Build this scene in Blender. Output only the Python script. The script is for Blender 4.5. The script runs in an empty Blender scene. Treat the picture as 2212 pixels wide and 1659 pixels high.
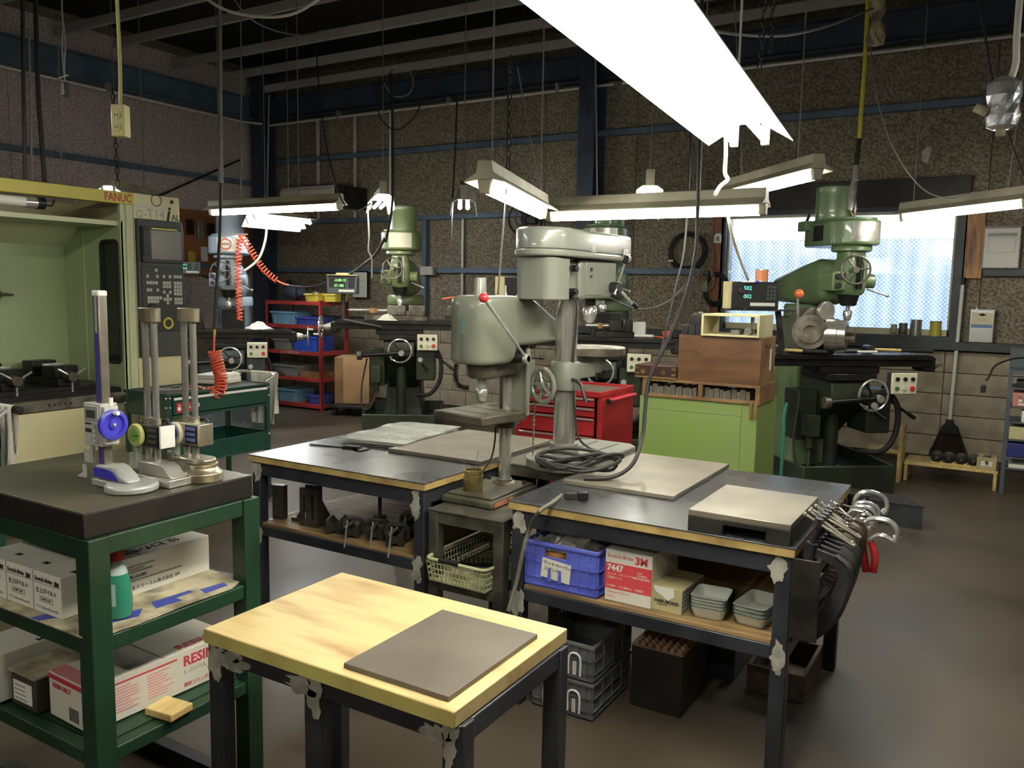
import bpy, bmesh, math, random
from mathutils import Vector, Matrix
random.seed(7)
SC = bpy.context.scene
COL = SC.collection
PI = math.pi

# ---------------------------------------------------------------- camera
CAM_F, CX, CY, EYE = 1795.1, 1106.0, 829.5, 1.55
_yaw, _pit, _rol = (math.radians(a) for a in (30.8365, 6.5068, 1.00584))
_f = Vector((-math.sin(_yaw)*math.cos(_pit), math.cos(_yaw)*math.cos(_pit), -math.sin(_pit)))
_r0 = Vector((math.cos(_yaw), math.sin(_yaw), 0)); _u0 = _r0.cross(_f)
_r = _r0*math.cos(_rol) + _u0*math.sin(_rol)
_u = -_r0*math.sin(_rol) + _u0*math.cos(_rol)
CAMLOC = Vector((0, 0, EYE))
cam = bpy.data.cameras.new('camera'); cam_ob = bpy.data.objects.new('camera', cam); COL.objects.link(cam_ob)
cam.sensor_width = 36.0; cam.lens = 36.0*CAM_F/2212.0; cam.clip_start = 0.05; cam.clip_end = 100
cam_ob.matrix_world = Matrix(((_r.x, _u.x, -_f.x, 0), (_r.y, _u.y, -_f.y, 0), (_r.z, _u.z, -_f.z, EYE), (0, 0, 0, 1)))
SC.camera = cam_ob

# ---------------------------------------------------------------- world, exposure
SC.view_settings.view_transform = 'Standard'
SC.view_settings.look = 'None'
SC.view_settings.gamma = 1.0
SC.view_settings.use_curve_mapping = False
SC.view_settings.exposure = 1.25
W = bpy.data.worlds.new('world'); SC.world = W; W.use_nodes = True
W.node_tree.nodes['Background'].inputs[0].default_value = (0.92, 0.96, 1.0, 1)
W.node_tree.nodes['Background'].inputs[1].default_value = 2.6
TUBE_POWER = 34.0
sun = bpy.data.lights.new('sun', 'SUN'); sun.energy = 2.2; sun.angle = .009; sun.color = (1.0, .97, .92)
sun_ob = bpy.data.objects.new('sun', sun); COL.objects.link(sun_ob); sun_ob.location = (3, 14, 8)
sun_ob.rotation_euler = Vector((-.47, -.67, -.574)).to_track_quat('-Z', 'Y').to_euler()      # sun stands behind the yard fence

# helpers that turn a position in the photograph plus a known plane into a point of the room
def ray(x, y): return _r*((x-CX)/CAM_F) - _u*((y-CY)/CAM_F) + _f
def PZ(x, y, z): d = ray(x, y); return CAMLOC + d*((z-EYE)/d.z)
def PY(x, y, Y): d = ray(x, y); return CAMLOC + d*(Y/d.y)
def PX(x, y, X): d = ray(x, y); return CAMLOC + d*(X/d.x)
def PD(x, y, D): return CAMLOC + ray(x, y)*D

# ---------------------------------------------------------------- materials
def S(r, g, b):
    def c(v):
        v /= 255.0
        return v/12.92 if v <= 0.04045 else ((v+0.055)/1.055)**2.4
    l = [c(r), c(g), c(b)]; y = .3*l[0]+.59*l[1]+.11*l[2]; k = .14
    return tuple(v+(y-v)*k for v in l) + (1,)
_mats = {}
def mat(name, col, rough=0.5, metal=0.0, col2=None, scale=6.0, detail=6.0, lo=0.4, hi=0.62, bump=0.0, bscale=None,
        coat=0.0, alpha=1.0, emit=0.0, spec=0.5, stretch=None, rough2=None, trans=0.0):
    if name in _mats: return _mats[name]
    m = bpy.data.materials.new(name); m.use_nodes = True; _mats[name] = m
    nt = m.node_tree; N = nt.nodes; p = N['Principled BSDF']
    p.inputs['Base Color'].default_value = col
    p.inputs['Roughness'].default_value = rough; p.inputs['Metallic'].default_value = metal
    p.inputs['Coat Weight'].default_value = coat; p.inputs['Alpha'].default_value = alpha
    p.inputs['Specular IOR Level'].default_value = spec
    p.inputs['Transmission Weight'].default_value = trans
    if emit:
        p.inputs['Emission Color'].default_value = col; p.inputs['Emission Strength'].default_value = emit
    if col2 or bump or rough2 is not None:
        tc = N.new('ShaderNodeTexCoord'); vec = tc.outputs['Object']
        if stretch:
            mp = N.new('ShaderNodeMapping'); mp.inputs['Scale'].default_value = stretch
            nt.links.new(vec, mp.inputs[0]); vec = mp.outputs[0]
        nz = N.new('ShaderNodeTexNoise'); nz.inputs['Scale'].default_value = scale; nz.inputs['Detail'].default_value = detail
        nt.links.new(vec, nz.inputs['Vector'])
        mr = N.new('ShaderNodeMapRange'); mr.inputs[1].default_value = lo; mr.inputs[2].default_value = hi
        nt.links.new(nz.outputs[0], mr.inputs[0])
        if col2:
            mx = N.new('ShaderNodeMix'); mx.data_type = 'RGBA'
            mx.inputs[6].default_value = col; mx.inputs[7].default_value = col2
            nt.links.new(mr.outputs[0], mx.inputs[0]); nt.links.new(mx.outputs[2], p.inputs['Base Color'])
        if rough2 is not None:
            m2 = N.new('ShaderNodeMapRange'); m2.inputs[3].default_value = rough; m2.inputs[4].default_value = rough2
            nt.links.new(mr.outputs[0], m2.inputs[0]); nt.links.new(m2.outputs[0], p.inputs['Roughness'])
        if bump:
            nb = N.new('ShaderNodeTexNoise'); nb.inputs['Scale'].default_value = bscale or scale*4; nb.inputs['Detail'].default_value = 4
            nt.links.new(vec, nb.inputs['Vector'])
            b = N.new('ShaderNodeBump'); b.inputs['Strength'].default_value = bump; b.inputs['Distance'].default_value = 0.01
            nt.links.new(nb.outputs[0], b.inputs['Height']); nt.links.new(b.outputs[0], p.inputs['Normal'])
    return m
def emat(name, col, strength):
    if name in _mats: return _mats[name]
    m = bpy.data.materials.new(name); m.use_nodes = True; _mats[name] = m
    nt = m.node_tree; nt.nodes.clear()
    e = nt.nodes.new('ShaderNodeEmission'); o = nt.nodes.new('ShaderNodeOutputMaterial')
    e.inputs[0].default_value = col; e.inputs[1].default_value = strength
    nt.links.new(e.outputs[0], o.inputs[0]); return m

def M(n): return _mats[n]
mat('black_iron', S(38, 38, 42), .42, .3, S(62, 60, 60), 9, bump=.08)
mat('black_paint', S(34, 36, 44), .38, 0, S(52, 54, 62), 5, bump=.05)
mat('black_plastic', S(24, 24, 26), .45)
mat('dark_rubber', S(30, 29, 28), .7)
mat('cable_black', S(36, 34, 32), .6)
mat('cable_grey', S(120, 118, 112), .6)
mat('cable_white', S(205, 202, 186), .6)
mat('steel', S(196, 194, 186), .2, .75, S(178, 174, 164), 3)
mat('chrome', S(226, 226, 222), .16, .72)
mat('brushed', S(192, 190, 182), .3, .6, S(170, 166, 156), 20)
mat('old_steel', S(132, 126, 112), .42, .5, S(84, 78, 64), 8, bump=.05)
mat('dark_steel', S(66, 62, 56), .42, .6, S(44, 42, 40), 9, bump=.05)
mat('plate_grey', S(136, 128, 112), .4, .35, S(112, 104, 90), 5, lo=.35, hi=.7)
mat('cast_dark', S(48, 45, 40), .5, .2, S(34, 32, 30), 7, bump=.06)
mat('white_paint', S(235, 234, 226), .5)
mat('cream', S(226, 216, 168), .45, 0, S(212, 202, 156), 3)
mat('red_paint', S(196, 26, 34), .32, 0, S(170, 20, 28), 4)
mat('red_plastic', S(205, 28, 32), .3)
mat('brass', S(170, 150, 86), .4, .8, S(120, 104, 56), 10)
mat('paper', S(236, 233, 222), .7)
mat('ink', S(40, 38, 40), .7)
mat('rag', S(232, 228, 214), .9, bump=.3, bscale=60)
mat('orange_hose', S(232, 84, 32), .35)
mat('blue_plastic', S(94, 108, 214), .4, 0, S(82, 96, 202), 5)
mat('yellow_plastic', S(214, 196, 32), .4)
mat('wood_pale', S(226, 198, 120), .5, 0, S(200, 164, 84), 3.5, stretch=(8, 1.2, 8))
mat('wood_tan', S(158, 128, 78), .6, 0, S(116, 90, 54), 4, stretch=(1.2, 8, 8))

# ---------------------------------------------------------------- mesh builder
class MB:
    def __init__(s): s.v = []; s.f = []
    def add(s, vs, fs):
        b = len(s.v); s.v += [tuple(v) for v in vs]; s.f += [tuple(b+i for i in f) for f in fs]; return s
    def box(s, x0, x1, y0, y1, z0, z1, m=None):
        vs = [Vector((x, y, z)) for z in (z0, z1) for y in (y0, y1) for x in (x0, x1)]
        if m is not None: vs = [m @ v for v in vs]
        return s.add(vs, [(0, 2, 3, 1), (4, 5, 7, 6), (0, 1, 5, 4), (2, 6, 7, 3), (0, 4, 6, 2), (1, 3, 7, 5)])
    def cbox(s, c, d, m=None, rz=0.0):
        T = Matrix.Translation(Vector(c)) @ (m if m is not None else Matrix.Rotation(rz, 4, 'Z'))
        return s.box(-d[0]/2, d[0]/2, -d[1]/2, d[1]/2, -d[2]/2, d[2]/2, T)
    def frame(s, p0, p1):
        a = (Vector(p1)-Vector(p0)); L = a.length; a = a/L if L else Vector((0, 0, 1))
        t = Vector((0, 0, 1)) if abs(a.z) < .9 else Vector((1, 0, 0))
        e1 = t.cross(a).normalized(); e2 = a.cross(e1); return a, e1, e2
    def cyl(s, p0, p1, r0, r1=None, n=16, caps=True):
        p0 = Vector(p0); p1 = Vector(p1); r1 = r0 if r1 is None else r1
        a, e1, e2 = s.frame(p0, p1); vs = []
        for p, r in ((p0, r0), (p1, r1)):
            for i in range(n):
                t = 2*PI*i/n; vs.append(p + e1*(r*math.cos(t)) + e2*(r*math.sin(t)))
        fs = [(i, (i+1) % n, n+(i+1) % n, n+i) for i in range(n)]
        if caps: fs += [tuple(range(n-1, -1, -1)), tuple(range(n, 2*n))]
        return s.add(vs, fs)
    def lathe(s, prof, c=(0, 0, 0), axis=(0, 0, 1), n=24):
        c = Vector(c); a = Vector(axis).normalized(); _, e1, e2 = s.frame(c, c+a); vs = []
        for r, z in prof:
            for i in range(n):
                t = 2*PI*i/n; vs.append(c + a*z + e1*(r*math.cos(t)) + e2*(r*math.sin(t)))
        fs = []
        for k in range(len(prof)-1):
            for i in range(n):
                j = (i+1) % n; fs.append((k*n+i, k*n+j, (k+1)*n+j, (k+1)*n+i))
        fs.append(tuple(range(n-1, -1, -1))); b = (len(prof)-1)*n; fs.append(tuple(b+i for i in range(n)))
        return s.add(vs, fs)
    def tube(s, pts, r, n=8, closed=False, flat=None):
        P = [Vector(p) for p in pts]; k = len(P); vs = []; e1 = None
        for i in range(k):
            t = (P[(i+1) % k] - P[i-1]) if closed else (P[min(i+1, k-1)] - P[max(i-1, 0)])
            t = t.normalized() if t.length > 1e-9 else Vector((0, 0, 1))
            if e1 is None:
                q = Vector((0, 0, 1)) if abs(t.z) < .9 else Vector((1, 0, 0)); e1 = q.cross(t).normalized()
            e1 = (e1 - t*e1.dot(t)); e1 = e1.normalized() if e1.length > 1e-6 else t.orthogonal().normalized()
            e2 = t.cross(e1); rr = r[i] if isinstance(r, (list, tuple)) else r
            for j in range(n):
                a = 2*PI*j/n; vs.append(P[i] + e1*(rr*math.cos(a)) + e2*(rr*(flat or 1)*math.sin(a)))
        fs = []
        for i in range(k if closed else k-1):
            i2 = (i+1) % k
            for j in range(n):
                j2 = (j+1) % n; fs.append((i*n+j, i*n+j2, i2*n+j2, i2*n+j))
        if not closed: fs += [tuple(range(n-1, -1, -1)), tuple((k-1)*n+j for j in range(n))]
        return s.add(vs, fs)
    def prism(s, poly, a0, a1, axis='y', m=None):
        # poly: (u, v) pairs in the plane across the axis: y -> (x, z); x -> (y, z); z -> (x, y)
        def pt(u, v, a):
            p = {'y': (u, a, v), 'x': (a, u, v), 'z': (u, v, a)}[axis]; p = Vector(p); return m @ p if m is not None else p
        n = len(poly); vs = [pt(u, v, a0) for u, v in poly] + [pt(u, v, a1) for u, v in poly]
        ar = sum(poly[i][0]*poly[(i+1) % n][1] - poly[(i+1) % n][0]*poly[i][1] for i in range(n))
        flip = (ar > 0) != (axis == 'y')
        fs = [tuple(range(n)) if not flip else tuple(range(n-1, -1, -1)), tuple(range(2*n-1, n-1, -1)) if not flip else tuple(range(n, 2*n))]
        for i in range(n):
            j = (i+1) % n; fs.append((i, i+n, j+n, j) if not flip else (i, j, j+n, i+n))
        return s.add(vs, fs)
    def sphere(s, c, r, n=12, k=8, sc=(1, 1, 1)):
        c = Vector(c); prof = []; vs = []
        for i in range(k+1):
            ph = PI*i/k
            for j in range(n):
                t = 2*PI*j/n; vs.append(c + Vector((r*sc[0]*math.sin(ph)*math.cos(t), r*sc[1]*math.sin(ph)*math.sin(t), -r*sc[2]*math.cos(ph))))
        fs = [(i*n+j, i*n+(j+1) % n, (i+1)*n+(j+1) % n, (i+1)*n+j) for i in range(k) for j in range(n)]
        return s.add(vs, fs)
    def torus(s, c, R, r, axis=(0, 0, 1), n=28, k=8):
        c = Vector(c); a = Vector(axis).normalized(); _, e1, e2 = s.frame(c, c+a)
        return s.tube([c + e1*(R*math.cos(2*PI*i/n)) + e2*(R*math.sin(2*PI*i/n)) for i in range(n)], r, k, closed=True)

def rrect(w, h, r, n=4, cx=0.0, cy=0.0):
    o = []
    for qx, qy, a0 in ((1, 1, 0), (-1, 1, PI/2), (-1, -1, PI), (1, -1, 3*PI/2)):
        for i in range(n+1):
            a = a0 + PI/2*i/n; o.append((cx+qx*(w/2-r)+r*math.cos(a), cy+qy*(h/2-r)+r*math.sin(a)))
    return o
def circ(R, n=24, cx=0.0, cy=0.0): return [(cx+R*math.cos(2*PI*i/n), cy+R*math.sin(2*PI*i/n)) for i in range(n)]
def spline(pts, per=8, closed=False):
    P = [Vector(p) for p in pts]; k = len(P); out = []
    rng = range(k if closed else k-1)
    for i in rng:
        p0 = P[(i-1) % k] if closed or i > 0 else P[0]; p1 = P[i]; p2 = P[(i+1) % k]; p3 = P[(i+2) % k] if closed or i+2 < k else P[-1]
        for j in range(per):
            t = j/per
            out.append(.5*((2*p1)+(p2-p0)*t+(2*p0-5*p1+4*p2-p3)*t*t+(3*p1-p0-3*p2+p3)*t**3))
    if not closed: out.append(P[-1])
    return out
def coil(pts, R, turns, per=10):
    # helix wrapped round a polyline
    P = [Vector(p) for p in pts]; L = [0]
    for a, b in zip(P, P[1:]): L.append(L[-1]+(b-a).length)
    n = int(turns*per); out = []; e1 = None; k = 0
    for i in range(n+1):
        s = L[-1]*i/n
        while k < len(P)-2 and L[k+1] < s: k += 1
        t = (P[k+1]-P[k]).normalized(); c = P[k] + t*(s-L[k])
        if e1 is None: e1 = t.orthogonal().normalized()
        e1 = (e1 - t*e1.dot(t)).normalized(); e2 = t.cross(e1); a = 2*PI*i/per
        out.append(c + e1*(R*math.cos(a)) + e2*(R*math.sin(a)))
    return out

def mesh_of(mb, name, m, smooth=True, ang=38):
    me = bpy.data.meshes.new(name); me.from_pydata([tuple(v) for v in mb.v], [], mb.f)
    me.materials.append(M(m) if isinstance(m, str) else m)
    if smooth:
        me.polygons.foreach_set('use_smooth', [True]*len(me.polygons))
        try: me.set_sharp_from_angle(angle=math.radians(ang))
        except Exception: pass
    me.update(); return me
def link(o): COL.objects.link(o); return o
def obj(name, mb, m, parent=None, bev=0.0, seg=2, smooth=True, label=None, ang=38):
    me = mb if isinstance(mb, bpy.types.Mesh) else mesh_of(mb, name, m, smooth, ang)
    o = link(bpy.data.objects.new(name, me))
    if parent: o.parent = parent
    if bev:
        b = o.modifiers.new('bevel', 'BEVEL'); b.width = bev; b.segments = seg; b.limit_method = 'ANGLE'; b.angle_limit = math.radians(40)
        b.harden_normals = False
    if label: o['label'] = label
    return o
def thing(name, label, cat, loc=(0, 0, 0), rz=0.0, group=None, matrix=None):
    o = link(bpy.data.objects.new(name, None)); o.empty_display_size = .1
    if matrix is not None: o.matrix_world = matrix
    else: o.location = loc; o.rotation_euler = (0, 0, rz)
    o['label'] = label; o['category'] = cat
    if group: o['group'] = group
    return o
def tag(o, label, cat, group=None, loc=None, rz=None):
    o['label'] = label; o['category'] = cat
    if group: o['group'] = group
    if loc is not None: o.location = loc
    if rz is not None: o.rotation_euler = (0, 0, rz)
    return o
def struct(name, mb, m, bev=0.0, parent=None, smooth=False):
    o = obj(name, mb, m, parent, bev, smooth=smooth)
    if parent is None: o['kind'] = 'structure'
    return o
def text(name, body, size, m, parent, matrix, ax='LEFT', ay='CENTER', ext=0.0004, sx=1.0, bold=0.0, shear=0.0):
    c = bpy.data.curves.new(name, 'FONT'); c.body = body; c.size = size; c.align_x = ax; c.align_y = ay; c.extrude = ext; c.offset = bold; c.shear = shear
    c.resolution_u = 2
    t = bpy.data.objects.new(name, c); COL.objects.link(t)
    dg = bpy.context.evaluated_depsgraph_get(); me = bpy.data.meshes.new_from_object(t.evaluated_get(dg))
    COL.objects.unlink(t); bpy.data.objects.remove(t)
    me.materials.clear(); me.materials.append(M(m))
    me.transform(matrix @ Matrix.Diagonal((sx, 1, 1, 1)))
    o = link(bpy.data.objects.new(name, me)); o.parent = parent; return o
def facing(origin, right, up):
    # matrix whose x runs along right, y along up, z out of the surface
    r = Vector(right).normalized(); u = Vector(up).normalized(); n = r.cross(u); o = Vector(origin)
    return Matrix(((r.x, u.x, n.x, o.x), (r.y, u.y, n.y, o.y), (r.z, u.z, n.z, o.z), (0, 0, 0, 1)))
FY = lambda x, y, z: facing((x, y, z), (1, 0, 0), (0, 0, 1))     # print on a face that looks to -y
FX = lambda x, y, z: facing((x, y, z), (0, 1, 0), (0, 0, 1))     # print on a face that looks to +x
FZ = lambda x, y, z: facing((x, y, z), (1, 0, 0), (0, 1, 0))     # print on a top

# ================================================================ the room
WY, WX = 8.75, -9.55          # faces of the back wall and the left wall
mat('floor', S(88, 77, 63), .52, 0, S(66, 57, 46), 1.6, detail=8, lo=.3, hi=.7, bump=.06, bscale=30, rough2=.34)
mat('ceiling', S(26, 27, 30), .8)
mat('board', S(166, 154, 130), .9, 0, S(110, 100, 82), 46, detail=12, lo=.36, hi=.62, bump=.6, bscale=90)
mat('board_b', S(154, 142, 120), .9, 0, S(100, 90, 74), 46, detail=12, lo=.36, hi=.62, bump=.6, bscale=90)
mat('board_l', S(216, 200, 196), .9, 0, S(170, 154, 152), 40, detail=12, lo=.36, hi=.62, bump=.6, bscale=90)
mat('block', S(186, 172, 146), .9, 0, S(164, 150, 126), 7, bump=.4, bscale=70)
mat('blue_steel', S(92, 118, 142), .45, 0, S(76, 100, 124), 4)
mat('navy_steel', S(62, 76, 98), .5, 0, S(50, 62, 82), 4)
mat('gun_steel', S(70, 78, 84), .5, 0, S(58, 62, 66), 5)
mat('wood_post', S(206, 140, 62), .5, 0, S(128, 78, 38), 2.5, stretch=(9, 9, 1))
mat('wood_post_b', S(176, 108, 62), .5, 0, S(104, 58, 36), 2.5, stretch=(9, 9, 1))

o = struct('floor', MB().box(-9.8, 4.5, -3.5, 9.0, -.1, 0), 'floor')
o = struct('ceiling', MB().box(-9.8, 4.5, -3.5, 9.0, 4.62, 4.75), 'ceiling')
WXL, WXR, WZB, WZT = -2.62, -.49, 1.18, 2.34
wb = MB()
wb.box(-9.7, WXL, WY+.04, WY+.2, 0, 4.65); wb.box(WXR, 4.5, WY+.04, WY+.2, 0, 4.65)
wb.box(WXL, WXR, WY+.04, WY+.2, 0, WZB); wb.box(WXL, WXR, WY+.04, WY+.2, WZT, 4.65)
wall_back = struct('wall_back', wb, 'board_b')
# boards above the girts, each its own panel
me_cache = {}
def panel(parent, x0, x1, z0, z1, m, axis):
    k = (round(x1-x0, 3), round(z1-z0, 3), m, axis)
    if k not in me_cache:
        w, h = x1-x0-.006, z1-z0-.006; b = MB()
        if axis == 'y': b.box(0, w, -.03, 0, 0, h)
        else: b.box(0, .03, 0, w, 0, h)
        me_cache[k] = mesh_of(b, 'wall_panel', m, False)
    o = link(bpy.data.objects.new('wall_panel', me_cache[k])); o.parent = parent
    o.location = (x0+.003, WY+.035, z0+.003) if axis == 'y' else (WX-.035, x0+.003, z0+.003)
    return o
for i in range(12):
    x0 = -9.38 + 1.14*i; x1 = x0+1.14
    for z0, z1 in ((1.1, 1.76), (1.76, 2.41), (2.41, 3.27), (3.27, 4.5)):
        a, b = x0, x1
        if z0 < WZT-.1:
            if a >= WXL-.15 and b <= WXR+.15: continue
            if a < WXL-.12 < b: b = WXL-.12
            if a < WXR+.12 < b: a = WXR+.12
        if b-a > .05: panel(wall_back, a, b, z0, z1, 'board' if (i+int(z0*3)) % 3 else 'board_b', 'y')
bl2 = mesh_of(MB().box(0, 1.792, -.05, .0, 0, .192), 'block', 'block', False)
bl = mesh_of(MB().box(0, .392, -.05, .0, 0, .192), 'block', 'block', False)
for r in range(5):
    for x_ in (-2.3, -.5, 1.3, 3.1):
        o = link(bpy.data.objects.new('block', bl2)); o.parent = wall_back; o.location = (x_, WY+.04 + random.uniform(-.006, .002), .05+.2*r)
    for i in range(18):
        x = -9.5 + .4*i + (.2 if r % 2 else 0)
        o = link(bpy.data.objects.new('block', bl)); o.parent = wall_back
        o.location = (x, WY+.04 + random.uniform(-.004, .002), .05+.2*r)
wl = struct('wall_left', MB().box(WX-.2, WX-.04, -3.5, 9.0, 0, 4.65), 'board_b')
for i in range(10):
    y0 = 8.6-1.14*(i+1)
    for z0, z1 in ((.9, 1.76), (1.76, 3.0), (3.0, 4.5)): panel(wl, y0, y0+1.14, z0, z1, 'board_l', 'x')
struct('wall_right', MB().box(4.35, 4.5, -3.5, 9.0, 0, 4.65), 'board_b')
struct('wall_front', MB().box(-9.8, 4.5, -3.5, -3.35, 0, 4.65), 'board_b')

ntrim = [0]
def trim(mb, m, bev=.004):
    ntrim[0] += 1; return struct('trim_%d' % ntrim[0], mb, m, bev)
def cgirt(x0, x1, z, h=.075, d=.1, m='blue_steel'):
    # lipped channel lying along the back wall
    y1 = WY; y0 = WY-d
    return trim(MB().prism([(y1, z), (y0, z), (y0, z+.018), (y0+.006, z+.018), (y0+.006, z+h), (y0, z+h), (y0, z+h+.006), (y1, z+h+.006)], x0, x1, 'x'), m)
trim(MB().box(-9.2, WXL-.16, WY-.09, WY, 1.74, 1.805), 'blue_steel'); trim(MB().box(WXR+.24, 4.3, WY-.09, WY, 1.74, 1.805), 'gun_steel')
trim(MB().box(-9.2, -5.02, WY-.09, WY, 2.41, 2.47), 'blue_steel')
trim(MB().box(-9.2, 4.3, WY-.09, WY, 3.26, 3.325), 'blue_steel')
trim(MB().box(-9.5, 4.3, WY-.17, WY, 3.86, 3.875).box(-9.5, 4.3, WY-.08, WY-.065, 3.86, 4.16).box(-9.5, 4.3, WY-.17, WY, 4.15, 4.165), 'navy_steel')   # H beam at the eaves
trim(MB().box(-9.3, 4.3, WY-.12, WY, 1.06, 1.14), 'gun_steel')                 # ledge on top of the block courses
trim(MB().box(WX, WX+.09, -3.3, 8.5, 2.955, 3.02), 'blue_steel'); trim(MB().box(WX, WX+.09, -3.3, 8.5, 1.76, 1.82), 'blue_steel')
trim(MB().box(WX, WX+.17, -3.3, 8.7, 3.86, 3.875).box(WX+.065, WX+.08, -3.3, 8.7, 3.86, 4.16).box(WX, WX+.17, -3.3, 8.7, 4.15, 4.165), 'blue_steel')
# corner column, mid column, short post
def hcol(x, y, w, d, z0, z1, m):
    return trim(MB().box(x-w/2, x+w/2, y-d/2, y-d/2+.012, z0, z1).box(x-w/2, x+w/2, y+d/2-.012, y+d/2, z0, z1).box(x-.006, x+.006, y-d/2, y+d/2, z0, z1), m)
hcol(-9.3, WY-.19, .28, .2, 0, 4.6, 'navy_steel')
hcol(-4.15, WY-.16, .2, .3, 2.2, 4.6, 'navy_steel')
trim(MB().box(-6.56, -6.5, WY-.08, WY, 1.1, 2.41), 'blue_steel')
# wood posts beside the window
trim(MB().box(-2.76, -2.64, WY-.06, WY, 1.1, 2.34), 'wood_post_b'); trim(MB().box(-.42, -.26, WY-.06, WY, 1.72, 2.42), 'wood_post')
trim(MB().box(WXL-.1, WXR+.1, WY-.1, WY, WZT+.04, 2.64), 'cast_dark')          # lintel box
# purlins under the roof
for y, z, w in ((4.9, 4.36, .05), (5.72, 4.3, .05), (6.45, 4.36, .05), (7.25, 4.3, .06), (8.0, 4.3, .05), (8.5, 4.22, .04)):
    trim(MB().box(-9.5, 4.3, y-w/2, y+w/2, z, z+.1), 'purlin' if 'purlin' in _mats else mat('purlin', S(176, 176, 174), .5), .006)
for y in (3.4, 1.9): trim(MB().box(-9.5, 4.3, y-.03, y+.03, 4.36, 4.46), 'purlin')
# window
win = struct('window_1', MB().box(WXL-.05, WXL, WY-.06, WY+.14, WZB-.05, WZT+.05).box(WXR, WXR+.09, WY-.06, WY+.14, WZB-.1, WZT+.05)
             .box(WXL, WXR, WY-.06, WY+.14, WZT, WZT+.05).box(WXL-.05, WXR+.09, WY-.1, WY+.14, WZB-.1, WZB), 'gun_steel', .004)
obj('window_sash', MB().box(WXL, WXR, WY+.02, WY+.06, WZB, WZB+.06).box(WXL, WXR, WY+.02, WY+.06, WZT-.02, WZT).box(WXL, WXL+.02, WY+.02, WY+.06, WZB, WZT).box(WXR-.02, WXR, WY+.02, WY+.06, WZB, WZT), 'cream', win, .003)
gl = bpy.data.materials.new('wired_glass'); gl.use_nodes = True; _mats['wired_glass'] = gl
nt = gl.node_tree; nt.nodes.clear(); nd = nt.nodes.new
out = nd('ShaderNodeOutputMaterial'); tr = nd('ShaderNodeBsdfTransparent'); tl = nd('ShaderNodeBsdfTranslucent'); df = nd('ShaderNodeBsdfDiffuse'); gs = nd('ShaderNodeBsdfGlossy')
tr.inputs[0].default_value = (.86, .92, .98, 1); tl.inputs[0].default_value = (.85, .92, 1, 1); df.inputs[0].default_value = (.2, .22, .24, 1); gs.inputs[1].default_value = .15
m1 = nd('ShaderNodeMixShader'); m1.inputs[0].default_value = .28; nt.links.new(tr.outputs[0], m1.inputs[1]); nt.links.new(tl.outputs[0], m1.inputs[2])
tc = nd('ShaderNodeTexCoord'); sx = nd('ShaderNodeSeparateXYZ'); nt.links.new(tc.outputs['Object'], sx.inputs[0])
lines = []
for sgn in (1, -1):
    a = nd('ShaderNodeMath'); a.operation = 'MULTIPLY_ADD'; a.inputs[1].default_value = sgn; nt.links.new(sx.outputs[2], a.inputs[0]); nt.links.new(sx.outputs[0], a.inputs[2])
    b = nd('ShaderNodeMath'); b.operation = 'PINGPONG'; b.inputs[1].default_value = .02; nt.links.new(a.outputs[0], b.inputs[0])
    c = nd('ShaderNodeMath'); c.operation = 'LESS_THAN'; c.inputs[1].default_value = .0016; nt.links.new(b.outputs[0], c.inputs[0]); lines.append(c)
mxm = nd('ShaderNodeMath'); mxm.operation = 'MAXIMUM'; nt.links.new(lines[0].outputs[0], mxm.inputs[0]); nt.links.new(lines[1].outputs[0], mxm.inputs[1])
m2 = nd('ShaderNodeMixShader'); nt.links.new(mxm.outputs[0], m2.inputs[0]); nt.links.new(m1.outputs[0], m2.inputs[1]); nt.links.new(df.outputs[0], m2.inputs[2])
m3 = nd('ShaderNodeMixShader'); m3.inputs[0].default_value = .05; nt.links.new(m2.outputs[0], m3.inputs[1]); nt.links.new(gs.outputs[0], m3.inputs[2]); nt.links.new(m3.outputs[0], out.inputs[0])
obj('window_pane', MB().box(WXL+.02, WXR-.02, WY+.036, WY+.042, WZB+.05, WZT-.02), 'wired_glass', win, smooth=False)
# the corrugated fence outside the window
fn = MB(); vs = []; n = 0
cg = bpy.data.materials.new('corrugated'); cg.use_nodes = True; _mats['corrugated'] = cg
_n = cg.node_tree; _n.nodes.clear(); _o = _n.nodes.new('ShaderNodeOutputMaterial'); _d = _n.nodes.new('ShaderNodeBsdfDiffuse'); _t = _n.nodes.new('ShaderNodeBsdfTranslucent'); _m = _n.nodes.new('ShaderNodeMixShader')
_d.inputs[0].default_value = S(208, 216, 230); _t.inputs[0].default_value = S(206, 218, 238); _m.inputs[0].default_value = .5
_n.links.new(_d.outputs[0], _m.inputs[1]); _n.links.new(_t.outputs[0], _m.inputs[2]); _n.links.new(_m.outputs[0], _o.inputs[0])
pts = [(-5.5+.02*i, WY+.42+.05*math.sin(2*PI*(.02*i)/.15)) for i in range(420)]
for x, y in pts: vs += [(x, y, -.1), (x, y, 2.12)]
fn.add(vs, [(2*i, 2*i+2, 2*i+3, 2*i+1) for i in range(len(pts)-1)])
fo = obj('corrugated_fence', fn, 'corrugated'); tag(fo, 'pale blue corrugated sheet fence seen outside behind the wired window', 'fence')
struct('trim_sun_blocker', MB().box(-9.8, 4.5, WY+.2, WY+1.2, 2.78, 2.86), 'gun_steel')  # unseen overhang added to keep direct sun from entering the window
gr = obj('yard_ground', MB().box(-9.8, 4.5, 9.0, 14, -.2, -.1), mat('yard', S(160, 158, 150), .9)); gr['kind'] = 'structure'; gr.name = 'trim_yard_ground'
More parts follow.
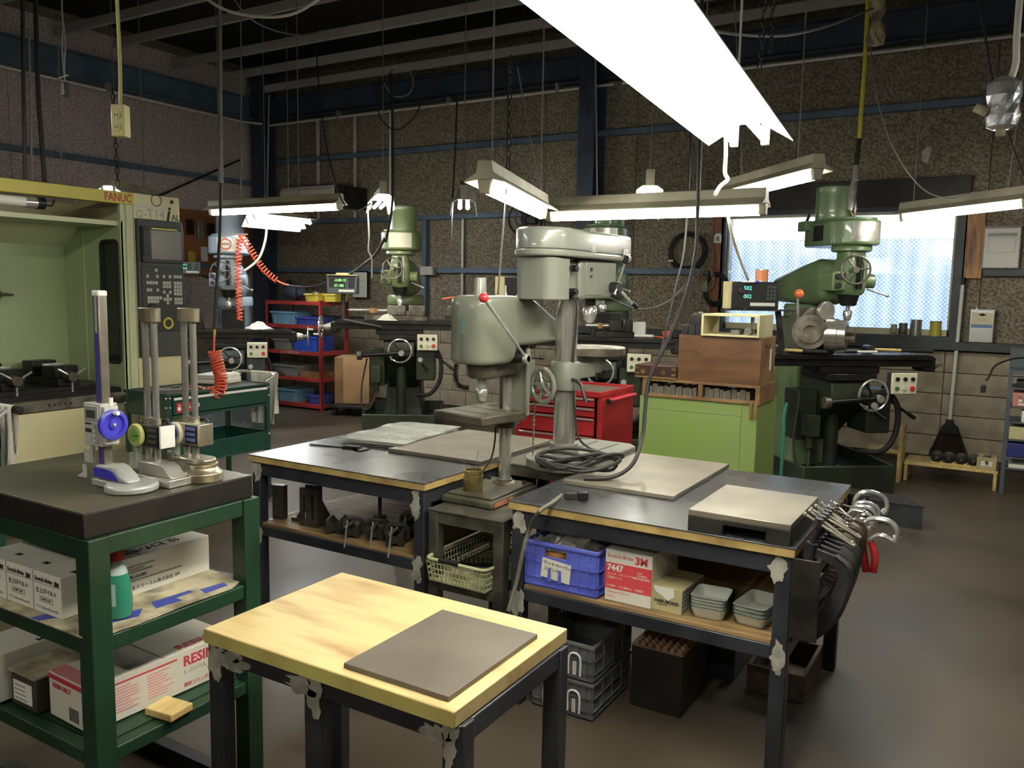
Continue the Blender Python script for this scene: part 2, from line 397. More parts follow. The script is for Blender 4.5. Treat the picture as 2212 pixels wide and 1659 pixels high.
def _loft(s, rings, caps=True):
    n = len(rings[0]); vs = [p for r in rings for p in r]; fs = []
    for k in range(len(rings)-1):
        for i in range(n):
            j = (i+1) % n; fs.append((k*n+i, k*n+j, (k+1)*n+j, (k+1)*n+i))
    if caps: fs += [tuple(range(n-1, -1, -1)), tuple((len(rings)-1)*n+i for i in range(n))]
    return s.add(vs, fs)
MB.loft = _loft
def fixn(o):
    bm = bmesh.new(); bm.from_mesh(o.data); bmesh.ops.recalc_face_normals(bm, faces=bm.faces); bm.to_mesh(o.data); bm.free(); return o
# ================================================================ lamps
mat('lamp_body', S(150, 144, 120), .5, 0, S(130, 124, 100), 4)
mat('lamp_white', S(245, 243, 232), .4)
emat('tube', (1.0, .975, .86, 1), TUBE_POWER)
emat('tube_cool', (.93, .96, 1.0, 1), TUBE_POWER)
def lamp_matrix(A, B, roll=0.0):
    A = Vector(A); B = Vector(B); x = (B-A).normalized(); y = Vector((0, 0, 1)).cross(x).normalized(); z = x.cross(y)
    m = Matrix(((x.x, y.x, z.x, A.x), (x.y, y.y, z.y, A.y), (x.z, y.z, z.z, A.z), (0, 0, 0, 1)))
    return m @ Matrix.Rotation(roll, 4, 'X'), (B-A).length
def lamp(A, B, label, kind='batten', roll=0.0, tube='tube', hang=((.2, 0), (.8, 0)), top=4.4, cordm='cable_grey', group='hanging fluorescent lamps'):
    m, L = lamp_matrix(A, B, roll)
    t = thing('fluorescent_lamp', label, 'lamp', matrix=m, group=group)
    if kind == 'batten':
        obj('housing', MB().prism([(-.03, .05), (.03, .05), (.036, 0), (.088, -.034), (.088, -.04), (.036, -.028), (-.036, -.028), (-.088, -.04), (-.088, -.034), (-.036, 0)], .0, L, 'x'), 'lamp_body', t, .003)
        for x in (.0, L-.035): obj('tube_holder', MB().prism([(-.03, -.028), (.03, -.028), (.02, -.085), (-.02, -.085)], x, x+.035, 'x'), 'lamp_body', t, .004)
        obj('lamp_tube', MB().cyl((.035, 0, -.065), (L-.035, 0, -.068), .019, n=14), tube, t)
    elif kind == 'shade':
        obj('housing', MB().box(0, L, -.035, .035, 0, .05), 'lamp_body', t, .004)
        obj('reflector', MB().prism([(-.035, 0), (.035, 0), (.15, -.07), (.15, -.074), (.036, -.005), (-.036, -.005), (-.15, -.074), (-.15, -.07)], 0, L, 'x'), 'lamp_white', t)
        for y in (-.055, .055):
            obj('lamp_tube', MB().cyl((.03, y, -.062), (L-.03, y, -.062), .016, n=12), tube, t)
            for x in (.005, L-.03): obj('tube_holder', MB().box(x, x+.025, y-.014, y+.014, -.085, -.01), 'lamp_white', t, .003)
    else:       # short shade seen end on
        obj('housing', MB().box(0, L, -.03, .03, 0, .06).box(0, .05, -.03, .03, .05, .11), 'lamp_body', t, .004)
        obj('reflector', MB().prism([(-.05, .0), (.05, .0), (.09, -.03), (.105, -.13), (.1, -.13), (.082, -.03), (.046, -.005), (-.046, -.005), (-.082, -.03), (-.1, -.13), (-.105, -.13), (-.09, -.03)], 0, L, 'x'), 'lamp_white', t)
        for y in (-.03, .03): obj('lamp_tube', MB().cyl((.02, y, -.07), (L-.02, y, -.07), .016, n=12), tube, t)
    for u, dx in hang:
        p = m @ Vector((u*L, 0, .04)); q = Vector((p.x+dx, p.y, top)); inv = m.inverted()
        obj('hanging_cord', MB().cyl(inv @ p, inv @ q, .004, n=6), cordm, t)
    return t
# broad twin-tube lamp over the benches
lamp((-.86, 3.1, 2.165), (-.62, .75, 2.165), 'wide white twin tube lamp hanging above the steel benches', 'shade', hang=((.12, .0), (.85, .0)), cordm='cable_white', group='wide shade lamp')
lamp((-2.36, 4.32, 2.03), (-1.1, 4.32, 2.03), 'long single tube lamp hanging level behind the grey drill press', hang=((.25, -.1), (.72, 0)))
A = PD(1046, 372, 3.4); B = PD(1172, 436, 4.6)
lamp(A, (B.x, B.y, A.z), 'slanting single tube lamp above the green belt cover of the small drill', hang=((.1, .0), (.95, 0)))
A = PD(1770, 352, 4.35); B = PD(1570, 398, 5.45); lamp((A.x, A.y, A.z), (B.x, B.y, A.z), 'single tube lamp hanging above the green milling machine by the window', hang=((.2, 0), (.8, -.2)))
A = PD(2225, 418, 5.1); B = PD(1950, 448, 6.2); lamp((A.x, A.y, A.z), (B.x, B.y, A.z), 'single tube lamp hanging beside the wooden window post', hang=((.15, .1), (.9, 0)))
Y1 = 5.3; A = PY(455, 446, Y1); B = PY(737, 436, Y1); lamp(A, (B.x, Y1, A.z), 'long single tube lamp hanging above the green tool cart', hang=((.08, 0), (.7, 0)))
A = PX(536, 462, -7.0); B = PX(662, 478, -7.0); lamp(A, (-7.0, B.y, A.z), 'white shaded lamp shining beside the pale blue milling machine', 'shade', roll=-.45, hang=((.3, 0), (.7, 0)), tube='tube_cool')
A = PD(828, 418, 7.2); B = PD(815, 425, 7.75); lamp(A, (B.x, B.y, A.z), 'short olive lamp hanging in front of the air conditioner', 'end', hang=((.05, 0),))
A = PD(1002, 430, 6.4); B = PD(1002, 430, 6.9); lamp(A, (B.x, B.y, A.z+.14), 'short white shade lamp tipped down beside the green milling head', 'end', hang=((.05, 0),))
A = PD(1404, 400, 5.6); B = PD(1395, 404, 6.2); lamp(A, (B.x, B.y, A.z-.05), 'short white shade lamp hanging behind the long tube lamp', 'end', hang=((.05, 0),))
A = PD(232, 400, 7.4); B = PD(330, 425, 8.2); lamp(A, (B.x, B.y, A.z), 'white shaded lamp glowing behind the machining centre', 'shade', hang=((.2, 0), (.8, 0)), tube='tube_cool')
# fill lamps added out of view to brighten the front and the sides
lamp((-3.1, -.8, 2.2), (-1.85, -.8, 2.2), 'added fill lamp out of view over the aisle by the green inspection bench', hang=((.2, 0), (.8, 0)))
lamp((-.6, -1.2, 2.55), (.65, -1.2, 2.55), 'added fill lamp out of view over the aisle behind the wooden table', hang=((.2, 0), (.8, 0)))
lamp((1.4, 3.6, 2.45), (1.4, 4.85, 2.45), 'added fill lamp out of view over the aisle beside the hanging clamps', hang=((.2, 0), (.8, 0)))
lamp((-4.0, .65, 2.4), (-4.0, 1.9, 2.4), 'added fill lamp out of view over the half seen tool cart', hang=((.2, 0), (.8, 0)))
# ================================================================ benches
mat('bench_top', S(66, 68, 74), .24, .35, S(80, 79, 80), 3, lo=.3, hi=.7, detail=3, rough2=.32)
mat('edge_yellow', S(188, 160, 84), .55, 0, S(132, 100, 50), 7, lo=.45, hi=.75)
mat('edge_tan', S(200, 152, 74), .5, 0, S(178, 128, 58), 4)
mat('primer', S(168, 166, 152), .7, 0, S(128, 126, 114), 20)
def weld(t, cx, cz, rx, rz, zmax, y, xl):
    # ragged smear of bare primer with drips
    for k in range(4):
        ox, oz, s = random.uniform(-.6, .6)*rx, random.uniform(-.7, .5)*rz, random.uniform(.3, .75); n = 22; ph = random.uniform(0, 6)
        p = [(cx+ox+rx*s*math.cos(a)*(1+.3*math.sin(3*a+ph)+.2*math.sin(7*a)), cz+oz+rz*s*math.sin(a)*(1+.35*math.sin(2*a+ph)+.15*math.sin(9*a+ph))) for a in [2*PI*i/n for i in range(n)]]
        p = [(min(max(u, xl[0]), xl[1]), min(v, zmax)) for u, v in p]
        fixn(obj('weld_mark', MB().prism(p, y-.0002*k, y+.0018, 'y'), 'primer', t, smooth=False))
def bench(x0, x1, y0, y1, h, label, edge, shelf_z, leg=.05):
    t = thing('work_bench', label, 'work bench', (x0, y0, 0))
    w, d = x1-x0, y1-y0
    obj('bench_top', MB().box(0, w, 0, d, h-.004, h), 'bench_top', t, .001)
    obj('edge_board', MB().box(0.002, w-.002, .002, d-.002, h-.032, h-.004), edge, t, .002)
    top = h-.033; L = leg
    for x in (.012, w-.012-L):
        for y in (.012, d-.012-L): obj('leg', MB().box(x, x+L, y, y+L, 0, top), 'black_paint', t, .004)
    for y in (.014, d-.014-.04):
        obj('rail', MB().box(.012+L, w-.012-L, y, y+.04, top-.06, top), 'black_paint', t, .003)
        obj('rail', MB().box(.012+L, w-.012-L, y, y+.04, shelf_z-.06, shelf_z-.013), 'black_paint', t, .003)
    for x in (.014, w-.054):
        obj('rail', MB().box(x, x+.04, .012+L, d-.012-L, top-.06, top), 'black_paint', t, .003)
        obj('rail', MB().box(x, x+.04, .012+L, d-.012-L, shelf_z-.06, shelf_z-.013), 'black_paint', t, .003)
    obj('shelf_board', MB().box(.065, w-.065, .02, d-.02, shelf_z-.012, shelf_z), 'wood_tan', t)
    # bare weld marks ground through the paint at the corners
    random.seed(int(h*1000)+int(w*1000))
    for x, sx in ((.02, 1), (w-.05, -1)):
        for z in (top-.012, shelf_z-.02):
            weld(t, x+.012+sx*.01, z-.03, .03, .055, top-.004, .0095, (.014, w-.014))
    return t
HB = .78
BENCH_L = bench(-2.945, -1.94, 2.59, 3.68, HB, 'black steel bench with yellow wooden edge carrying the clear plastic bags', 'edge_yellow', .468)
BENCH_R = bench(-1.535, -.51, 2.555, 3.575, HB, 'black steel bench with thin edge strip and clamps hanging from its side', 'edge_yellow', .468)
obj('back_panel', MB().box(.42, 1.005-.065, 1.09-.075, 1.09-.065, .47, .745), 'black_paint', BENCH_L)
obj('back_panel', MB().box(.065, 1.025-.065, 1.02-.075, 1.02-.065, .47, .745), 'black_paint', BENCH_R)
# wooden topped table in front
wx0, wx1, wy0, wy1, WH = -1.662, -.905, 1.313, 1.81, .70
mat('table_wood', S(212, 186, 120), .45, 0, S(160, 122, 68), 1.7, lo=.46, hi=.78, detail=9, stretch=(2.0, 9, 6))
mat('table_edge', S(206, 194, 92), .5, 0, S(180, 162, 78), 5)
t = thing('wooden_table', 'small table with thick pale wooden top on black square tube legs', 'table', (wx0, wy0, 0))
w, d = wx1-wx0, wy1-wy0
top = obj('table_top', MB().box(0, w, 0, d, WH-.036, WH), 'table_wood', t, .002)
obj('edge_band', MB().box(.001, w-.001, -.0012, 0, WH-.035, WH-.002), 'table_edge', t, smooth=False)
fz = WH-.037
for x in (-.012, w/2-.06, w-.04):
    for y in (.02, d-.05):
        if 0 < x < .5 and y > .1: x2 = x+.09
        else: x2 = x
        obj('leg', MB().box(x2, x2+.05, y, y+.04, 0, fz-.001), 'black_paint', t, .003)
obj('rail', MB().box(.038, w-.04, .02, .06, fz-.05, fz-.001), 'black_paint', t, .003)
obj('rail', MB().box(.038, w-.04, d-.05, d-.012, fz-.05, fz-.001), 'black_paint', t, .003)
obj('rail', MB().box(-.01, .03, .06, d-.05, fz-.05, fz-.001), 'black_paint', t, .003)
obj('rail', MB().box(w-.035, w+.005, .06, d-.05, fz-.05, fz-.001), 'black_paint', t, .003)
random.seed(3)
for cx_, rx_, rz_ in ((.02, .03, .06), (.07, .05, .022), (.1, .035, .02), (w/2-.035, .028, .06), (w/2-.06, .05, .02), (w-.02, .025, .07), (w-.06, .04, .02)): weld(t, cx_, fz-.03, rx_, rz_, fz-.002, .0175, (-.012, w+.008))
# ================================================================ green inspection bench at the left
mat('bench_green', S(20, 54, 33), .4, 0, S(26, 64, 40), 5, bump=.04)
mat('surface_plate', S(70, 66, 52), .36, .2, S(112, 104, 78), 2.6, lo=.52, hi=.8, rough2=.55)
mat('plate_side', S(38, 33, 30), .5, .2, S(28, 25, 24), 10, bump=.05)
mat('carton_white', S(232, 228, 214), .6)
mat('carton_offwhite', S(222, 216, 200), .65)  # duller off-white card for the red lettered carton
mat('carton_dark', S(70, 60, 46), .7, 0, S(54, 46, 36), 6)
mat('carton_brown', S(188, 148, 96), .75, 0, S(170, 128, 80), 3)
mat('print_red', S(206, 40, 62), .6); mat('print_pink', S(226, 136, 142), .6)
mat('print_grey', S(150, 146, 138), .7); mat('print_blue', S(54, 70, 160), .7)
GX0, GX1, GY0, GY1, GZ = -2.65, -1.93, 1.18, 1.716, .98
t = thing('inspection_bench', 'green angle steel bench with two shelves under a thick iron surface plate', 'work bench', (GX0, GY0, 0))
w, d = GX1-GX0, GY1-GY0; fz = GZ-.068
L = .058
for x in (-.006, w-L+.012):
    for y in (0, d-L+.012): obj('leg', MB().box(x, x+L, y, y+L, .0, fz-.001), 'bench_green', t, .003)
for z0, z1 in ((fz-.05, fz-.001), (.607, .649), (.305, .343)):
    for y in (.002, d-.04): obj('rail', MB().box(L, w-L+.01, y, y+.042, z0, z1), 'bench_green', t, .003)
    for x in (-.004, w-.034): obj('rail', MB().box(x, x+.042, L, d-L+.01, z0, z1), 'bench_green', t, .003)
for z in (.652, .347):
    obj('shelf', MB().box(.04, w-.034, .044, d-.04, z-.006, z), 'bench_green', t)
sp_ = thing('surface_plate', 'thick dark cast iron surface plate resting on the green bench', 'surface plate', (GX0+.004, GY0, fz))
obj('plate_body', MB().box(0, w-.008, 0, d, 0, .064), 'plate_side', sp_, .002); obj('plate_face', MB().box(.001, w-.009, .001, d-.001, .064, .067), 'surface_plate', sp_, .001)
# cardboard liner with blue print on the upper shelf
t = thing('shelf_liner', 'worn cardboard sheet with blue print lining the upper green shelf', 'cardboard', (GX0, GY0, .6525))
mat('liner', S(198, 186, 150), .8, 0, S(120, 110, 84), 9)
obj('sheet', MB().prism([(.06, -.005), (w-.03, -.002), (w+.006, .05), (w+.012, .12), (w+.002, .3), (w+.008, .44), (w-.03, d-.02), (.06, d-.03)], 0, .003, 'z'), 'liner', t, smooth=False)
for p in ([(.62, .06), (.66, .05), (.69, .16), (.65, .2), (.63, .14)], [(.63, .24), (.68, .22), (.69, .3), (.66, .3), (.66, .36), (.64, .36)], [(.66, .38), (.7, .37), (.7, .45), (.67, .46)], [(.46, -.002), (.5, -.002), (.53, .06), (.48, .06)]):
    obj('blue_print', MB().prism(p, .003, .0034, 'z'), 'print_blue', t, smooth=False)

def carton(name, label, loc, size, m='carton_white', rz=0.0, group=None, cat='box'):
    t = thing(name, label, cat, loc, rz, group); w, d, h = size
    obj('carton', MB().box(0, w, 0, d, 0, h), m, t, .002)
    obj('lid_seam', MB().box(.0, w, d/2-.0015, d/2+.0015, h, h+.0008), 'print_grey', t, smooth=False)
    return t
def lines(parent, n, x0, w, z0, dz, m='print_grey', h=.0035, face='y', off=-.0006, yy=0):
    for i in range(n):
        ww = w*random.uniform(.55, 1); z = z0-dz*i; b = MB()
        if face == 'y': b.box(x0, x0+ww, off+yy-.0003, off+yy+.0003, z, z+h)
        else: b.box(yy-.0003, yy+.0003, x0, x0+ww, z, z+h)
        obj('print_line', b, m, parent, smooth=False)
# three long belt cartons side by side on the upper shelf
for i, (x, lab) in enumerate(((-2.102-.13, 'white belt carton end with black lettering beside the green bottle'), (-2.102-.265, 'white belt carton between two others on the upper green shelf'), (-2.102-.40, 'white belt carton farthest from the green bottle on the upper shelf'))):
    b = carton('belt_carton', lab, (x, 1.213-.0*i, .656), (.129, .475, .114), group='belt cartons on the upper shelf')
    text('lettering', 'Scotch-Brite', .0165, 'ink', b, FY(.008, -.0006, .094), bold=.0004)
    text('lettering', '3M', .018, 'ink', b, FY(.099, -.0006, .092), bold=.0009)
    obj('rule', MB().box(.0, .129, -.0008, -.0002, .083, .0838), 'ink', b, smooth=False)
    text('lettering', '仕上げベルト', .0165, 'ink', b, FY(.012, -.0006, .062))
    obj('stamp_frame', MB().box(.03, .09, -.0008, -.0002, .033, .034).box(.03, .09, -.0008, -.0002, .046, .047).box(.03, .031, -.0008, -.0002, .033, .047).box(.089, .09, -.0008, -.0002, .033, .047), 'ink', b, smooth=False)
    text('lettering', 'A MED S-SF', .009, 'ink', b, FY(.036, -.0006, .04))
    text('lettering', 'サイズ 100mm×915mm 2本入', .0082, 'print_grey', b, FY(.012, -.0006, .016))
    text('lettering', '3M', .02, 'ink', b, FZ(.1, .05, .1146), bold=.0008)
    if i == 0:
        text('lettering', 'Scotch-Brite', .04, 'ink', b, facing((.03, .44, .1146), (0, -1, 0), (1, 0, 0)), bold=.0006)
        text('lettering', '仕上げベルト', .04, 'ink', b, facing((.08, .40, .1146), (0, -1, 0), (1, 0, 0)))
        text('lettering', '用途', .01, 'ink', b, FX(.1296, .17, .094))
        for z in (.084, .076, .068): lines(b, 1, .17, .14, z, 0, 'print_grey', .004, 'x', yy=.1296)
        text('lettering', '《ご使用上の注意》', .01, 'ink', b, FX(.1296, .17, .055))
        lines(b, 1, .17, .25, .042, 0, 'print_grey', .004, 'x', yy=.1296)
        text('lettering', '住友スリーエム株式会社 3M', .014, 'ink', b, FX(.1296, .19, .022))
# cartons on the lower shelf
b = carton('resin_belt_carton', 'long white carton lettered in red lying on the lower green shelf', (-2.218, 1.235, .351), (.19, .46, .125), 'carton_offwhite', rz=-.04)
for z0, z1 in ((.0, .125),): obj('pink_pattern', MB().box(.1902, .1908, .0, .045, z0, z1), 'print_pink', b, smooth=False)
obj('pink_pattern', MB().box(.0, .19, .004, .05, .1252, .1257), 'print_pink', b, smooth=False)
obj('red_band', MB().box(0, .19, -.0008, -.0002, .108, .122), 'print_red', b, smooth=False)
obj('red_band', MB().box(.1902, .1908, .06, .27, .104, .109), 'print_red', b, smooth=False)
text('lettering', 'RESIN BELT', .018, 'print_red', b, FY(.02, -.0006, .092), bold=.0006)
text('lettering', 'RESIN BELT', .042, 'print_red', b, FX(.1906, .29, .09), bold=.0012)
text('lettering', 'レジンベルト', .016, 'print_grey', b, FX(.1906, .29, .058))
text('lettering', '理研コランダム株式会社', .014, 'print_red', b, FX(.1906, .29, .018))
text('lettering', 'RESIN BELT', .042, 'print_red', b, facing((.16, .29, .1256), (0, 1, 0), (-1, 0, 0)), bold=.0012)
for k in range(9): lines(b, 1, .075, .085, .092-.0085*k, 0, 'print_pink', .003, 'x', yy=.1906); lines(b, 1, .175, .085, .092-.0085*k, 0, 'print_pink', .003, 'x', yy=.1906)
for k in range(8): obj('bar_code', MB().box(.1+.006*k, .1+.006*k+.003, -.0008, -.0002, .012, .05), 'ink', b, smooth=False)
b = carton('old_carton', 'dark worn carton with torn lid and a paper label on the lower shelf', (-2.372, 1.214, .351), (.128, .4, .1), 'carton_dark')
obj('torn_lid', MB().box(-.006, .134, -.008, .3, .1002, .106), 'liner', b)
obj('paper_label', MB().box(.012, .105, -.0012, -.0004, .015, .075), 'paper', b, smooth=False)
lines(b, 4, .02, .075, .062, .013, 'ink', .0016, 'y', -.0018)
b = carton('belt_carton', 'white carton beside the dark worn carton on the lower shelf', (-2.56, 1.19, .351), (.165, .42, .14))
text('lettering', '3M', .03, 'ink', b, facing((.15, .16, .1406), (0, -1, 0), (1, 0, 0)), bold=.001); text('lettering', '3M', .026, 'ink', b, FY(.1, -.0006, .11), bold=.001)
o = tag(obj('wood_block', MB().box(-.05, .05, -.04, .04, 0, .022), 'wood_pale', None, .003), 'short offcut of yellow wood poking out below the red lettered carton', 'wood block', loc=(-1.955, 1.42, .3475), rz=.12)
# green spray refill bottle
bp = PZ(252, 1335, .655)
t = thing('spray_bottle', 'green soap refill bottle with a red cap on the upper green shelf', 'bottle', (bp.x-.008, bp.y+.01, .656))
bm = bpy.data.materials.new('green_liquid'); bm.use_nodes = True; _mats['green_liquid'] = bm
p_ = bm.node_tree.nodes['Principled BSDF']; p_.inputs['Base Color'].default_value = S(34, 150, 118); p_.inputs['Roughness'].default_value = .12; p_.inputs['Transmission Weight'].default_value = .25
mat('bottle_clear', S(206, 226, 220), .15, trans=.3)
obj('bottle_body', MB().lathe([(.028, 0), (.036, .004), (.038, .05), (.035, .09), (.028, .12)], n=24), 'green_liquid', t)
obj('bottle_neck', MB().lathe([(.028, .12), (.022, .142), (.0155, .152), (.0155, .16)], n=24), 'bottle_clear', t)
obj('cap', MB().lathe([(.018, .155), (.018, .183), (.016, .187)], n=24), 'red_plastic', t, .001)
for i in range(18):
    a = 2*PI*i/18; obj('cap_rib', MB().cyl((.018*math.cos(a), .018*math.sin(a), .157), (.018*math.cos(a), .018*math.sin(a), .18), .0012, n=5), 'red_plastic', t)
obj('label', MB().prism([(.0385*math.cos(a), .0385*math.sin(a)) for a in [math.radians(-170+10*i) for i in range(14)]] + [(.0375*math.cos(a), .0375*math.sin(a)) for a in [math.radians(-40-10*i) for i in range(14)]], .04, .1, 'z'), 'bottle_clear', t)
text('lettering', 'リン', .024, 'ink', t, facing((-.012, -.0395, .05), (1, 0, 0), (0, 0, 1)), bold=.0008)
obj('red_mark', MB().prism(circ(.012, 14, -.004, .082), -.0402, -.0396, 'y'), 'print_red', t)

# ---------------------------------------------------------------- height gauges on the plate
mat('gauge_grey', S(176, 178, 172), .35, .2); mat('gauge_body', S(190, 190, 182), .4); mat('gauge_blue', S(60, 58, 200), .35)
mat('gauge_steel', S(150, 144, 128), .3, .7, S(118, 112, 98), 12, rough2=.45); mat('gauge_nickel', S(196, 188, 164), .3, .8, S(160, 148, 118), 9)
mat('lcd', S(74, 78, 66), .3); mat('dial_green', S(132, 196, 60), .4); mat('dial_rim', S(206, 212, 110), .4); mat('dial_blue', S(96, 108, 190), .4); mat('dial_cream', S(214, 212, 190), .4)
mat('scale_blue', S(60, 56, 190), .4)
c = PZ(285, 1058, GZ)
t = thing('height_gauge', 'digital height gauge with blue handwheel and rounded grey base', 'height gauge', (c.x, c.y, GZ))
obj('base', MB().lathe([(.068, 0), (.07, .004), (.07, .016), (.064, .021)], n=40).box(-.14, -.03, -.03, .03, 0, .02), 'gauge_grey', t, .003)
hump = [(-.135, .02), (-.135, .06), (-.085, .062), (-.06, .066), (-.035, .06), (-.005, .042), (.02, .02)]
obj('base_hump', MB().prism([(x, z) for x, z in hump], -.026, .026, 'y'), 'gauge_grey', t, .012, 3)
obj('blue_panel', MB().prism([(-.13, .026), (-.13, .053), (-.07, .053), (-.045, .048), (-.02, .028), (-.024, .026)], -.0275, -.0255, 'y'), 'gauge_blue', t)
cx_ = -.115
obj('column', MB().box(cx_-.014, cx_+.014, -.013, .013, .055, .535), 'gauge_steel', t, .002)
obj('scale_strip', MB().box(cx_-.004, cx_+.005, -.0138, -.0128, .055, .43), 'scale_blue', t, smooth=False)
obj('scale_strip', MB().box(cx_-.004, cx_+.005, -.0138, -.0128, .43, .53), 'gauge_grey', t, smooth=False)
obj('column_cap', MB().box(cx_-.016, cx_+.016, -.015, .015, .53, .547), 'white_paint', t, .005)
h = obj('slider', MB().box(cx_-.045, cx_+.034, -.032, -.0145, .115, .235).box(cx_-.045, cx_+.034, .0145, .02, .115, .235).box(cx_-.045, cx_-.0155, -.02, .02, .115, .235).box(cx_+.0155, cx_+.034, -.02, .02, .115, .235), 'gauge_body', t, .003)
obj('display_bezel', MB().box(cx_-.038, cx_+.024, -.0345, -.031, .185, .228), 'gauge_grey', h, .003)
obj('display', MB().box(cx_-.028, cx_+.014, -.036, -.034, .194, .217), 'lcd', h, .001)
obj('key_panel', MB().box(cx_, cx_+.028, -.0335, -.0318, .122, .182), 'gauge_grey', h, .001)
for k, z in enumerate((.172, .158, .145, .13)): obj('key', MB().cyl((cx_+.007, -.0335, z), (cx_+.007, -.0355, z), .0035, n=10), 'dial_green' if k == 0 else 'white_paint', h)
obj('battery_cover', MB().box(cx_-.042, cx_-.014, -.0338, -.0318, .127, .147), 'gauge_body', h, .002)
for z in (.174, .158, .152): obj('print_line', MB().box(cx_-.038, cx_-.01, -.0328, -.0318, z, z+.005), 'ink', h, smooth=False)
obj('clamp_block', MB().box(cx_+.034, cx_+.05, -.03, .012, .122, .228), 'gauge_body', h, .003)
obj('clamp_screw', MB().cyl((cx_+.034, 0, .228), (cx_+.034, 0, .25), .006, n=12), 'white_paint', h)
wc = Vector((cx_+.05, -.012, .178))
hw = obj('handwheel', MB().lathe([(.012, 0), (.04, 0), (.042, .004), (.042, .014), (.038, .017), (.03, .017), (.027, .009), (.014, .008), (.012, .014), (.005, .014)], wc, (1, 0, 0), 36), 'gauge_blue', t)
obj('handwheel_knob', MB().cyl(wc+Vector((.016, 0, .034)), wc+Vector((.034, 0, .034)), .0065, n=12), 'white_paint', hw, .002)
obj('handwheel_bolt', MB().sphere(wc+Vector((.015, 0, 0)), .006), 'chrome', hw)
obj('scriber_arm', MB().box(cx_-.07, cx_-.045, -.02, -.006, .06, .1).box(cx_-.045, cx_-.035, -.018, -.006, .06, .13), 'gauge_body', t, .002)
obj('scriber', MB().prism([(cx_-.115, .012), (cx_-.075, .012), (cx_-.075, .05), (cx_-.085, .05), (cx_-.085, .028)], -.018, -.01, 'y'), 'gauge_body', t, .001)

def dial_gauge(c, label, nickel, dial, rim, roundbase):
    t = thing('height_gauge', label, 'height gauge', (c.x, c.y, GZ))
    g = 'gauge_nickel' if roundbase else 'gauge_steel'
    if roundbase:
        obj('base', MB().lathe([(.056, 0), (.058, .003), (.058, .024), (.05, .03), (.044, .04), (.046, .05)], n=36), 'gauge_nickel', t, .001)
        obj('base_deck', MB().prism(rrect(.125, .07, .034, 6, -.02, 0), .05, .066, 'z'), 'gauge_nickel', t, .004)
        obj('adjust_wheel', MB().lathe([(.013, 0), (.013, .016)], (-.098, -.035, .058), (0, 1, 0), 20), 'old_steel', t)
        for i in range(16):
            a = 2*PI*i/16; obj('knurl', MB().cyl((-.098+.0135*math.cos(a), -.034, .058+.0135*math.sin(a)), (-.098+.0135*math.cos(a), -.021, .058+.0135*math.sin(a)), .0015, n=5), 'gauge_nickel', t)
        obj('adjust_arm', MB().box(-.098, -.075, -.028, -.01, .052, .064), 'gauge_nickel', t, .002)
        xc, zb = -.045, .066
    else:
        obj('base', MB().box(-.16, 0.0, 0, .088, 0, .022), 'brushed', t, .002)
        obj('base_block', MB().prism([(-.16, .022), (-.16, .058), (-.075, .058), (-.055, .056), (-.04, .05), (-.02, .03), (-.012, .022)], .018, .068, 'y'), 'brushed', t, .003)
        xc, zb = -.125, .058
    yc = 0 if roundbase else .043
    for dx in (-.02, .02): obj('column', MB().cyl((xc+dx, yc, zb), (xc+dx, yc, .465), .0095, n=18), 'steel', t)
    obj('top_bridge', MB().prism(rrect(.078, .03, .014, 6, xc+.002, yc), .46, .5, 'z'), 'gauge_nickel', t, .002)
    hz = .105
    h = obj('slider', MB().box(xc-.05, xc+.07, yc-.026, yc+.018, hz, hz+.062), 'dark_steel' if not roundbase else 'gauge_nickel', t, .002)
    obj('slider_end', MB().box(xc+.066, xc+.074, yc-.028, yc+.02, hz-.001, hz+.063), 'gauge_nickel' if roundbase else 'white_paint', h, .002)
    obj('dial_bezel', MB().lathe([(.031, 0), (.033, .002), (.033, .01), (.03, .013)], (xc-.03, yc-.026, hz+.03), (0, -1, 0), 32), rim, h)
    obj('dial_face', MB().cyl((xc-.03, yc-.0391, hz+.03), (xc-.03, yc-.0398, hz+.03), .02, n=28), dial, h)
    obj('dial_needle', MB().box(xc-.031, xc-.008, yc-.0412, yc-.0402, hz+.029, hz+.031), 'ink', h, smooth=False)
    obj('counter_panel', MB().box(xc+.01, xc+.06, yc-.0285, yc-.0255, hz+.004, hz+.058), 'black_plastic', h, .001)
    for z in (.012, .028, .044): obj('counter_window', MB().box(xc+.016, xc+.054, yc-.0298, yc-.0283, hz+z, hz+z+.009), 'lcd' if not roundbase else 'dial_blue', h, smooth=False)
    for dx in (-.02, .02):
        obj('guide_bush', MB().cyl((xc+dx, yc, hz+.062), (xc+dx, yc, hz+.078), .0135, n=18), 'gauge_nickel', h)
        obj('guide_bush', MB().cyl((xc+dx, yc, hz-.012), (xc+dx, yc, hz), .013, n=18), 'old_steel', h)
    obj('feed_lever', MB().tube(spline([(xc+.01, yc+.018, hz+.06), (xc+.035, yc+.02, hz+.075), (xc+.05, yc+.022, hz+.06)], 6), .005, 8), 'black_plastic', h)
    obj('scriber_arm', MB().box(xc-.066, xc-.05, yc-.02, yc, .03, hz+.04).box(xc-.085, xc-.064, yc-.02, yc-.004, .03, .075), 'gauge_body', t, .002)
    obj('scriber', MB().prism([(xc-.125, .022), (xc-.085, .022), (xc-.085, .045), (xc-.115, .032)], yc-.018, yc-.01, 'y'), 'gauge_body', t, .001)
    return t
dial_gauge(PZ(365.5, 1056.5, GZ), 'twin column dial height gauge with a yellow green dial on a flat steel base', False, 'dial_green', 'dial_rim', False)
dial_gauge(PZ(437, 1036, GZ), 'twin column dial height gauge with a blue dial on a round nickel base', True, 'dial_blue', 'dial_cream', True)
